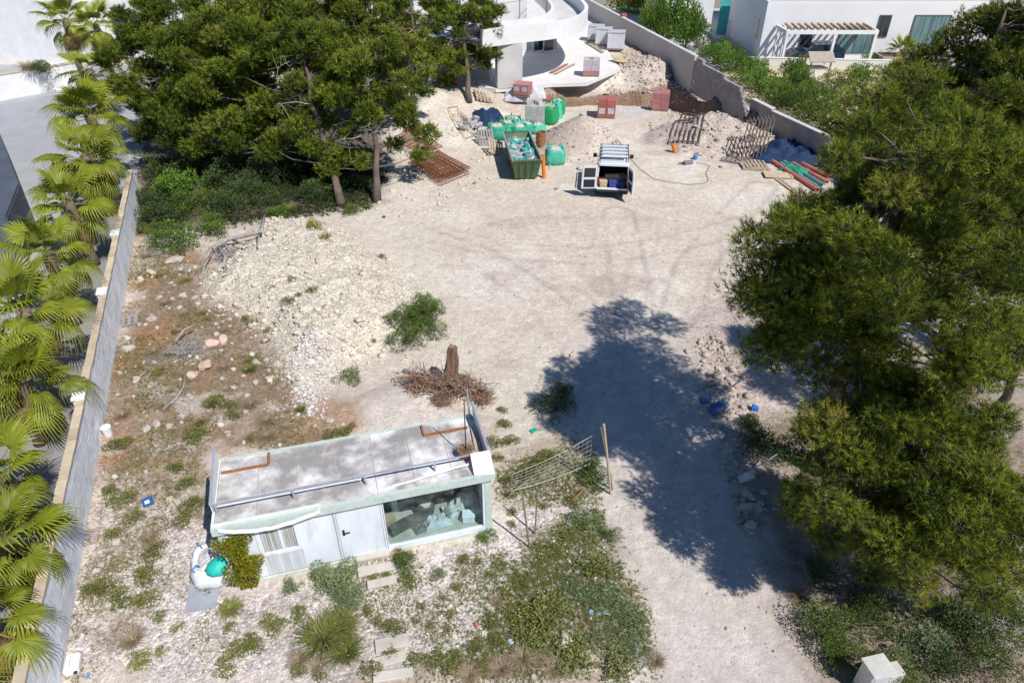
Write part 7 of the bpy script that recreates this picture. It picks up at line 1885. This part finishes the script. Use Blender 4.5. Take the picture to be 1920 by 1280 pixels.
tarp('pale sacks beside the pink bricks at the house column', 1008, 182, 1.2, 1.0, .8, M('white_sheet', (.66, .66, .67), (.5, .5, .52), 3, .7, .4, 8), 812, name='sack_heap', cat='sacks')
tarp('crumpled red plastic behind the block stack', 1022, 187, 1.1, .7, .35, M('red_sheet', (.40, .07, .09), None, 3, .6, .4, 8), 813, name='plastic_heap', cat='plastic')
tarp('dark navy tarpaulin heap left of the green bags', 915, 226, 2.1, 2.6, .8, m_tarp, 814, .2)
tarp('grey covered heap with red cloth under the clear trunk pine', 835, 172, 2.4, 1.6, .8, M('grey_cover_sheet', (.33, .33, .36), (.24, .24, .27), 3, .7, .4, 6), 815, name='covered_heap', cat='heap', z=.9)
tarp('crumpled red cloth on the grey covered heap by the pine', 848, 160, .9, .7, .5, MATS['red_sheet'], 816, name='red_cloth', cat='cloth', z=1.3)
tarp('large navy tarpaulin over a pile by the retaining wall', 1478, 290, 4.3, 3.6, .95, m_tarp, 817, -.25, rug=.9)
tarp('navy tarpaulin edge trailing towards the pine', 1525, 300, 1.4, 1.3, .3, m_tarp, 818, .4, rug=.2)
tarp('white plastic scrap at the corner of the navy tarpaulin', 1508, 305, .9, .6, .25, MATS['white_sheet'], 819, name='plastic_scrap', cat='plastic')
tarp('crumpled white sheet at the top of the terrace by the wall', 1094, 26, 1.8, 2.0, 1.2, MATS['white_sheet'], 821, name='plastic_heap', cat='plastic', z=1.3)
tarp('clear white plastic on the terrace rubble heap', 1205, 78, 1.4, 1.2, .5, MATS['white_sheet'], 822, name='plastic_heap', cat='plastic')
# loose grey blocks heap
for i in range(22):
    px = 868 + random.uniform(0, 46); py = 232 + (px - 868) * .45 + random.uniform(-12, 14); pp = at(px, py)
    o = link('loose_block', cbm, None, None, (pp.x, pp.y, pp.z + .02 + (.2 if i % 4 == 0 else 0)), (random.uniform(-.5, .5), random.uniform(-.5, .5), random.uniform(0, 3))); tag(o, 'loose grey concrete block in the pile left of the green bags', 'block', 'loose concrete blocks')
pallet('grey plastic pallet leaning beside the wooden pallet by the skip', at(911, 270) + Vector((0, 0, .35)), (1.0, 0, .3), m_pal, 1.0, 1.0, 6)
pallet('tan wooden pallet tilted against the skip', at(928, 287) + Vector((0, 0, .3)), (.75, .45, .5), m_palt, 1.1, 1.0, 6)
pallet('broken wooden pallet boards near the pine trunk', at(905, 185) + Vector((0, 0, .1)), (.3, .4, .4), m_palt, 1.3, 1.0, 5)
pallet('flat brown pallet behind the navy tarpaulin', at(1497, 258) + Vector((0, 0, .1)), (0, 0, -.5), m_pal, 2.3, 1.4, 9)
pallet('wooden pallet under the steel trestle frames', at(1412, 312) + Vector((0, 0, .02)), (0, 0, -.05), m_palt, 1.5, 1.5, 7)
pallet('board pallet left of the trestle frames', at(1375, 303) + Vector((0, 0, .0)), (0, 0, -.5), m_pal, 1.4, .7, 5)
# steel drum
pp = at(1014, 272); dr_ = thing('rusty_drum', 'open rusty drum beside the skip', 'drum', pp)
b = MB(); b.lathe([(.28, 0), (.29, .4), (.28, .8), (.25, .8), (.25, .15), (.01, .15)], 18); b.build('drum', m_rust, dr_)
b = MB(); b.lathe([(.295, .38), (.305, .40), (.295, .42)], 18); b.build('hoop', m_rust, dr_)
# orange pipes
m_orange = M('orange_plastic', (.80, .21, .015), (.70, .17, .01), 3, .45)
def pipe(label, a, b_, r, mat, name='pipe', group=None):
    a, b_ = Vector(a), Vector(b_); d = (b_ - a).normalized(); o = thing(name, label, 'pipe', a, 0, group); L = b_ - a
    n = 14; ref = Vector((0, 0, 1)) if abs(d.z) < .9 else Vector((1, 0, 0)); u = d.cross(ref).normalized(); v = d.cross(u)
    def ring(c, rr): return [tuple(c + u * rr * math.cos(6.283 * k / n) + v * rr * math.sin(6.283 * k / n)) for k in range(n)]
    m_ = MB(); m_.rings([ring(Vector((0, 0, 0)), r * .85), ring(Vector((0, 0, 0)), r), ring(L, r), ring(L, r * .85), ring(L - d * .2, r * .85)], True, True); m_.build('tube', mat, o, smooth=False)
    m_ = MB(); m_.rings([ring(L - d * .14, r * 1.02), ring(L - d * .14, r * 1.16), ring(L, r * 1.16), ring(L, r * 1.01)], False, False); m_.build('socket', mat, o)
    return o
a = at(1020, 334); pipe('upright orange plastic pipe standing at the skip corner', a, Vector(atY(1018, 290, a.y + .15)), .105, m_orange)
a = at(1266, 286); q = Vector(atY(1262, 271, a.y + .1)); pipe('short orange pipe marker on the open ground', a, q + Vector((-.03, 0, .05)), .11, m_orange, 'pipe_marker')
m_terra = M('salmon_pipe', (.62, .20, .13), (.52, .16, .10), 3, .5)
m_green = M('green_pipe', (.03, .30, .17), None, 3, .5); m_bluep = M('pale_blue_pipe', (.32, .46, .58), None, 3, .5)
def gpipe(lab, pa, pb, dz, r, mat): a = at(*pa); c = at(*pb); pipe(lab, a + Vector((0, 0, r + dz)), c + Vector((0, 0, r + dz)), r, mat, 'pipe', 'pipes lying by the tall pine')
gpipe('salmon drain pipe nearest the camera in the pipe stack', (1447, 305), (1532, 360), 0, .11, m_terra)
gpipe('pale blue thin pipe beside the nearest salmon pipe', (1454, 302), (1540, 358), .05, .05, m_bluep)
gpipe('green pipe in the middle of the pipe stack', (1462, 304), (1540, 350), .03, .07, m_green)
gpipe('salmon pipe behind the green pipe', (1470, 300), (1550, 345), 0, .10, m_terra)
gpipe('farthest salmon pipe of the stack', (1478, 297), (1555, 335), 0, .10, m_terra)
gpipe('pale thin pipe on top of the stack', (1457, 300), (1545, 352), .14, .04, m_bluep)
tarp('green netting bundled on the pipe stack', 1490, 322, 1.0, 1.6, .35, M('green_netting', (.02, .26, .15), None, 3, .8, .5, 12), 823, .7, name='green_netting', cat='netting')
pp = at(1458, 330); b = MB(); b.bx(-.75, .75, -.45, .45, 0, .03); b.bx(-.75, -.65, -.4, .4, .031, .06); b.bx(.65, .75, -.4, .4, .031, .06)
tag(b.build('shutter_board', m_ply, None, (pp.x, pp.y, pp.z + .05), (0, .02, -.1)), 'tan plywood shutter board lying beside the pipes', 'board')
for pa, pb, lab in (((1430, 318), (1490, 362), 'long plank lying under the board by the pipes'), ((1098, 80), (1130, 100), 'long grey plank bundle on the terrace by the wrapped pallets'), ((1040, 140), (1075, 122), 'pale plank on the terrace by the house floor edge'), ((1032, 138), (1062, 122), 'reddish plank beside the pale plank on the terrace'), ((1366, 290), (1400, 315), 'plank lying left of the trestle pallet'), ((890, 172), (918, 190), 'timber beam leaning by the dark house opening')):
    z = 1.36 if pa[1] < 150 else None; a, c = at(*pa, z), at(*pb, z); b = MB(); b.bar(a + Vector((0, 0, .05)), c + Vector((0, 0, .05)), .22, .06); b.bar(a + Vector((.12, 0, .10)), c + Vector((.12, .05, .09)), .12, .035)
    tag(b.build('plank', m_palt if 'red' not in lab else m_brick2), lab, 'plank')
pp = at(1162, 112, 1.5); b = MB(); b.bx(-.6, .6, -.5, .5, 0, .04); b.bx(-.55, .55, -.05, .05, .041, .08); tag(b.build('yellow_board', M('yellow_board', (.55, .42, .22), None, 3, .8), None, pp, (.3, .2, .5)), 'yellowish board at the foot of the terrace heap', 'board')
# rusty steel mesh sheets
def mesh_mat(label, pix, nl, nc, mat, r=.022, z=.12, drape=False):
    q = [at(*p) + Vector((0, 0, z)) for p in pix]; o = thing('steel_mesh', label, 'steel mesh', q[0])
    for i in range(nl + 1):
        t = i / nl; e0, e1 = q[0].lerp(q[1], t), q[3].lerp(q[2], t); pl_ = [e0.lerp(e1, k / 6) for k in range(7)]
        if drape: pl_ = [Vector((v.x, v.y, hz(v.x, v.y) + z)) for v in pl_]
        b = MB(); b.tube([v - q[0] for v in pl_], r, 4, False); b.build('long_bar', mat, o)
    for i in range(nc + 1):
        t = i / nc; b = MB(); pl_ = [q[0].lerp(q[3], t).lerp(q[1].lerp(q[2], t), k / 6) for k in range(7)]; pl_ = [Vector((v.x, v.y, hz(v.x, v.y) + z)) for v in pl_] if drape else pl_; b.tube([v - q[0] + Vector((0, 0, r * 1.5)) for v in pl_], r, 4, False); b.build('cross_bar', mat, o)
    return o
m_rmesh = M('orange_rust_mesh', (.29, .105, .04), (.18, .07, .03), 5, .9)
mesh_mat('stack of rusty reinforcing mesh on the ground below the slender pine', ((768, 305), (826, 345), (882, 322), (822, 290)), 13, 17, m_rmesh, .026, .2)
mesh_mat('second rusty reinforcing mesh just under the top sheet', ((766, 308), (824, 350), (880, 327), (820, 294)), 7, 9, m_rmesh, .02, .06)
mesh_mat('upper rusty mesh half hidden by the pine branches', ((735, 270), (790, 300), (830, 285), (770, 250)), 8, 12, m_rmesh, .025, .3)
mesh_mat('dark rebar grid lying on the earth bank', ((1252, 272), (1308, 274), (1326, 222), (1280, 216)), 6, 3, M('dark_rebar', (.13, .095, .08), None, 5, .9), .04, .10, True)
mesh_mat('loose rusty rods on the bank left of the blocks', ((840, 205), (872, 262), (888, 258), (858, 202)), 4, 1, m_rust, .02, .1)
# trestle frames leaning upright on the pallet
m_tres = M('brown_steel_frame', (.24, .19, .15), (.16, .12, .10), 4, .7, .2, 20)
for i in range(7):
    a = at(1388 + i * 8, 307) + Vector((0, .1 * i, .12)); o = thing('trestle_frame', 'brown steel trestle frame leaning in the row, %s from the left' % ('first', 'second', 'third', 'fourth', 'fifth', 'sixth', 'seventh')[i], 'frame', a, 0, 'leaning steel trestle frames')
    W_, H_ = .95, 2.0; tilt = Vector((.42, .55, H_))
    e0, e1 = Vector((0, 0, 0)), Vector((.16, 1.0, 0))
    for e in (e0, e1): b = MB(); b.bar(e, e + tilt, .05); b.build('upright', m_tres, o)
    for k in range(5): t = k / 4; b = MB(); b.bar(e0 + tilt * t, e1 + tilt * t, .04); b.build('rung', m_tres, o)
# hand tools and hose
pp = at(1290, 308); tl = thing('power_tool', 'grey power tool lying on the open ground right of the van', 'tool', (pp.x, pp.y, pp.z + .02), .3)
b = MB(); b.bx(-.28, .28, -.12, .12, 0, .18); b.build('body', M('grey_tool', (.20, .22, .25), None, 4, .5), tl, bevel=.03); b = MB(); b.tube([(-.28, 0, .1), (-.6, .05, .08)], [.04, .03], 8); b.build('handle', m_vdark, tl)
pp = at(1303, 299); tl = thing('blue_can', 'small blue can beside the grey power tool', 'can', pp); b = MB(); b.lathe([(.13, 0), (.14, .22), (.08, .28), (.05, .32)], 12); b.build('can', M('bright_blue_can', (.05, .28, .55), None, 3, .5), tl); b = MB(); b.tube([(-.1, 0, .28), (0, 0, .4), (.1, 0, .28)], .015, 5); b.build('handle', m_vdark, tl)
hs_ = MB(); hp = [at(px, py) + Vector((0, 0, .03)) for px, py in ((1182, 298), (1200, 318), (1225, 336), (1258, 343), (1290, 347), (1318, 345), (1328, 340), (1324, 325), (1330, 312), (1318, 308), (1305, 306))]
hs_.tube(hp, .011, 5); tag(hs_.build('cable', m_vdark), 'thin dark cable snaking from the van to the tools', 'cable')
b = MB(); b.tube([at(1157, 285) + Vector((0, 0, .02)), at(1156, 262) + Vector((0, 0, .02)), at(1162, 268) + Vector((0, 0, .02)), at(1180, 290) + Vector((0, 0, .02))], .018, 5); tag(b.build('cable', m_vdark), 'short dark cable in front of the van', 'cable')
for px, py, lab in ((1042, 355, 'dark glove pair on the ground left of the van'), (1350, 314, 'brown clod by the trestle pallet'), (890, 345, 'dark stone by the rusty mesh')):
    rock(px, py, .16, lab, 'g', name='dark_lump')
b = MB(); b.lathe([(.22, 0), (.24, .1), (.20, .18)], 14); pp = at(1090, 318); tag(b.build('pale_slab', m_conc, None, pp), 'pale cement spill disc near the mint bag', 'slab')

# ------------------------------------------------------------------ dark car in the carport
cp = Vector((23.6, 62.0, .25)); car = thing('parked_car', 'dark blue estate car parked under the slatted carport', 'car', cp, 0)
m_car = M('dark_blue_car_paint', (.015, .025, .06), None, 2, .2, spec=.6)
prof = [(0, .3), (0, .75), (.5, .95), (1.25, 1.02), (1.9, 1.48), (3.7, 1.52), (4.45, 1.1), (4.5, .35)]
def car_shell(name, pr_, hw, mat, tw=0):
    b = MB(); n = len(pr_); tm = lambda z: max(0, (z - 1.0)) * .35
    b.add([(x, -hw + tm(z), z) for x, z in pr_] + [(x, hw - tm(z), z) for x, z in pr_], [tuple(range(n)), tuple(range(n, 2 * n))[::-1]] + [(i, n + i, n + (i + 1) % n, (i + 1) % n) for i in range(n)]); return b.build(name, mat, car)
car_shell('body', prof, .88, m_car)
for y in (-1, 1):
    b = MB(); b.add([(1.5, y * .885, 1.06), (4.25, y * .885, 1.1), (3.65, y * .73, 1.45), (2.0, y * .73, 1.42), (1.5, y * .86, 1.06), (4.25, y * .86, 1.1), (3.65, y * .70, 1.45), (2.0, y * .70, 1.42)], [(0, 1, 2, 3), (7, 6, 5, 4), (0, 4, 5, 1), (1, 5, 6, 2), (2, 6, 7, 3), (3, 7, 4, 0)]); b.build('side_window', m_vglass, car)
    b = MB(); b.bar((2.1, y * .62, 1.56), (3.6, y * .62, 1.58), .04); b.build('roof_rail', m_rim, car)
    b = MB(); b.bx(-.02, .1, y * .65 - .15, y * .65 + .15, .62, .78); b.build('headlight', m_rim, car)
b = MB(); b.add([(1.27, -.74, 1.05), (1.27, .74, 1.05), (1.88, .66, 1.49), (1.88, -.66, 1.49), (1.30, -.74, 1.03), (1.30, .74, 1.03), (1.91, .66, 1.47), (1.91, -.66, 1.47)], [(0, 3, 2, 1), (4, 5, 6, 7), (0, 1, 5, 4), (2, 3, 7, 6), (1, 2, 6, 5), (3, 0, 4, 7)]); b.build('windscreen', m_vglass, car)
for xx in (.85, 3.6):
    for s in (-1, 1):
        b = MB(); b.tube([(xx, s * .9, .32), (xx, s * .68, .32)], .32, 18); w = b.build('wheel', m_tyre, car); b = MB(); b.tube([(xx, s * .905, .32), (xx, s * .89, .32)], .2, 14); b.build('rim', m_rim, w)
bpy.context.view_layer.update()
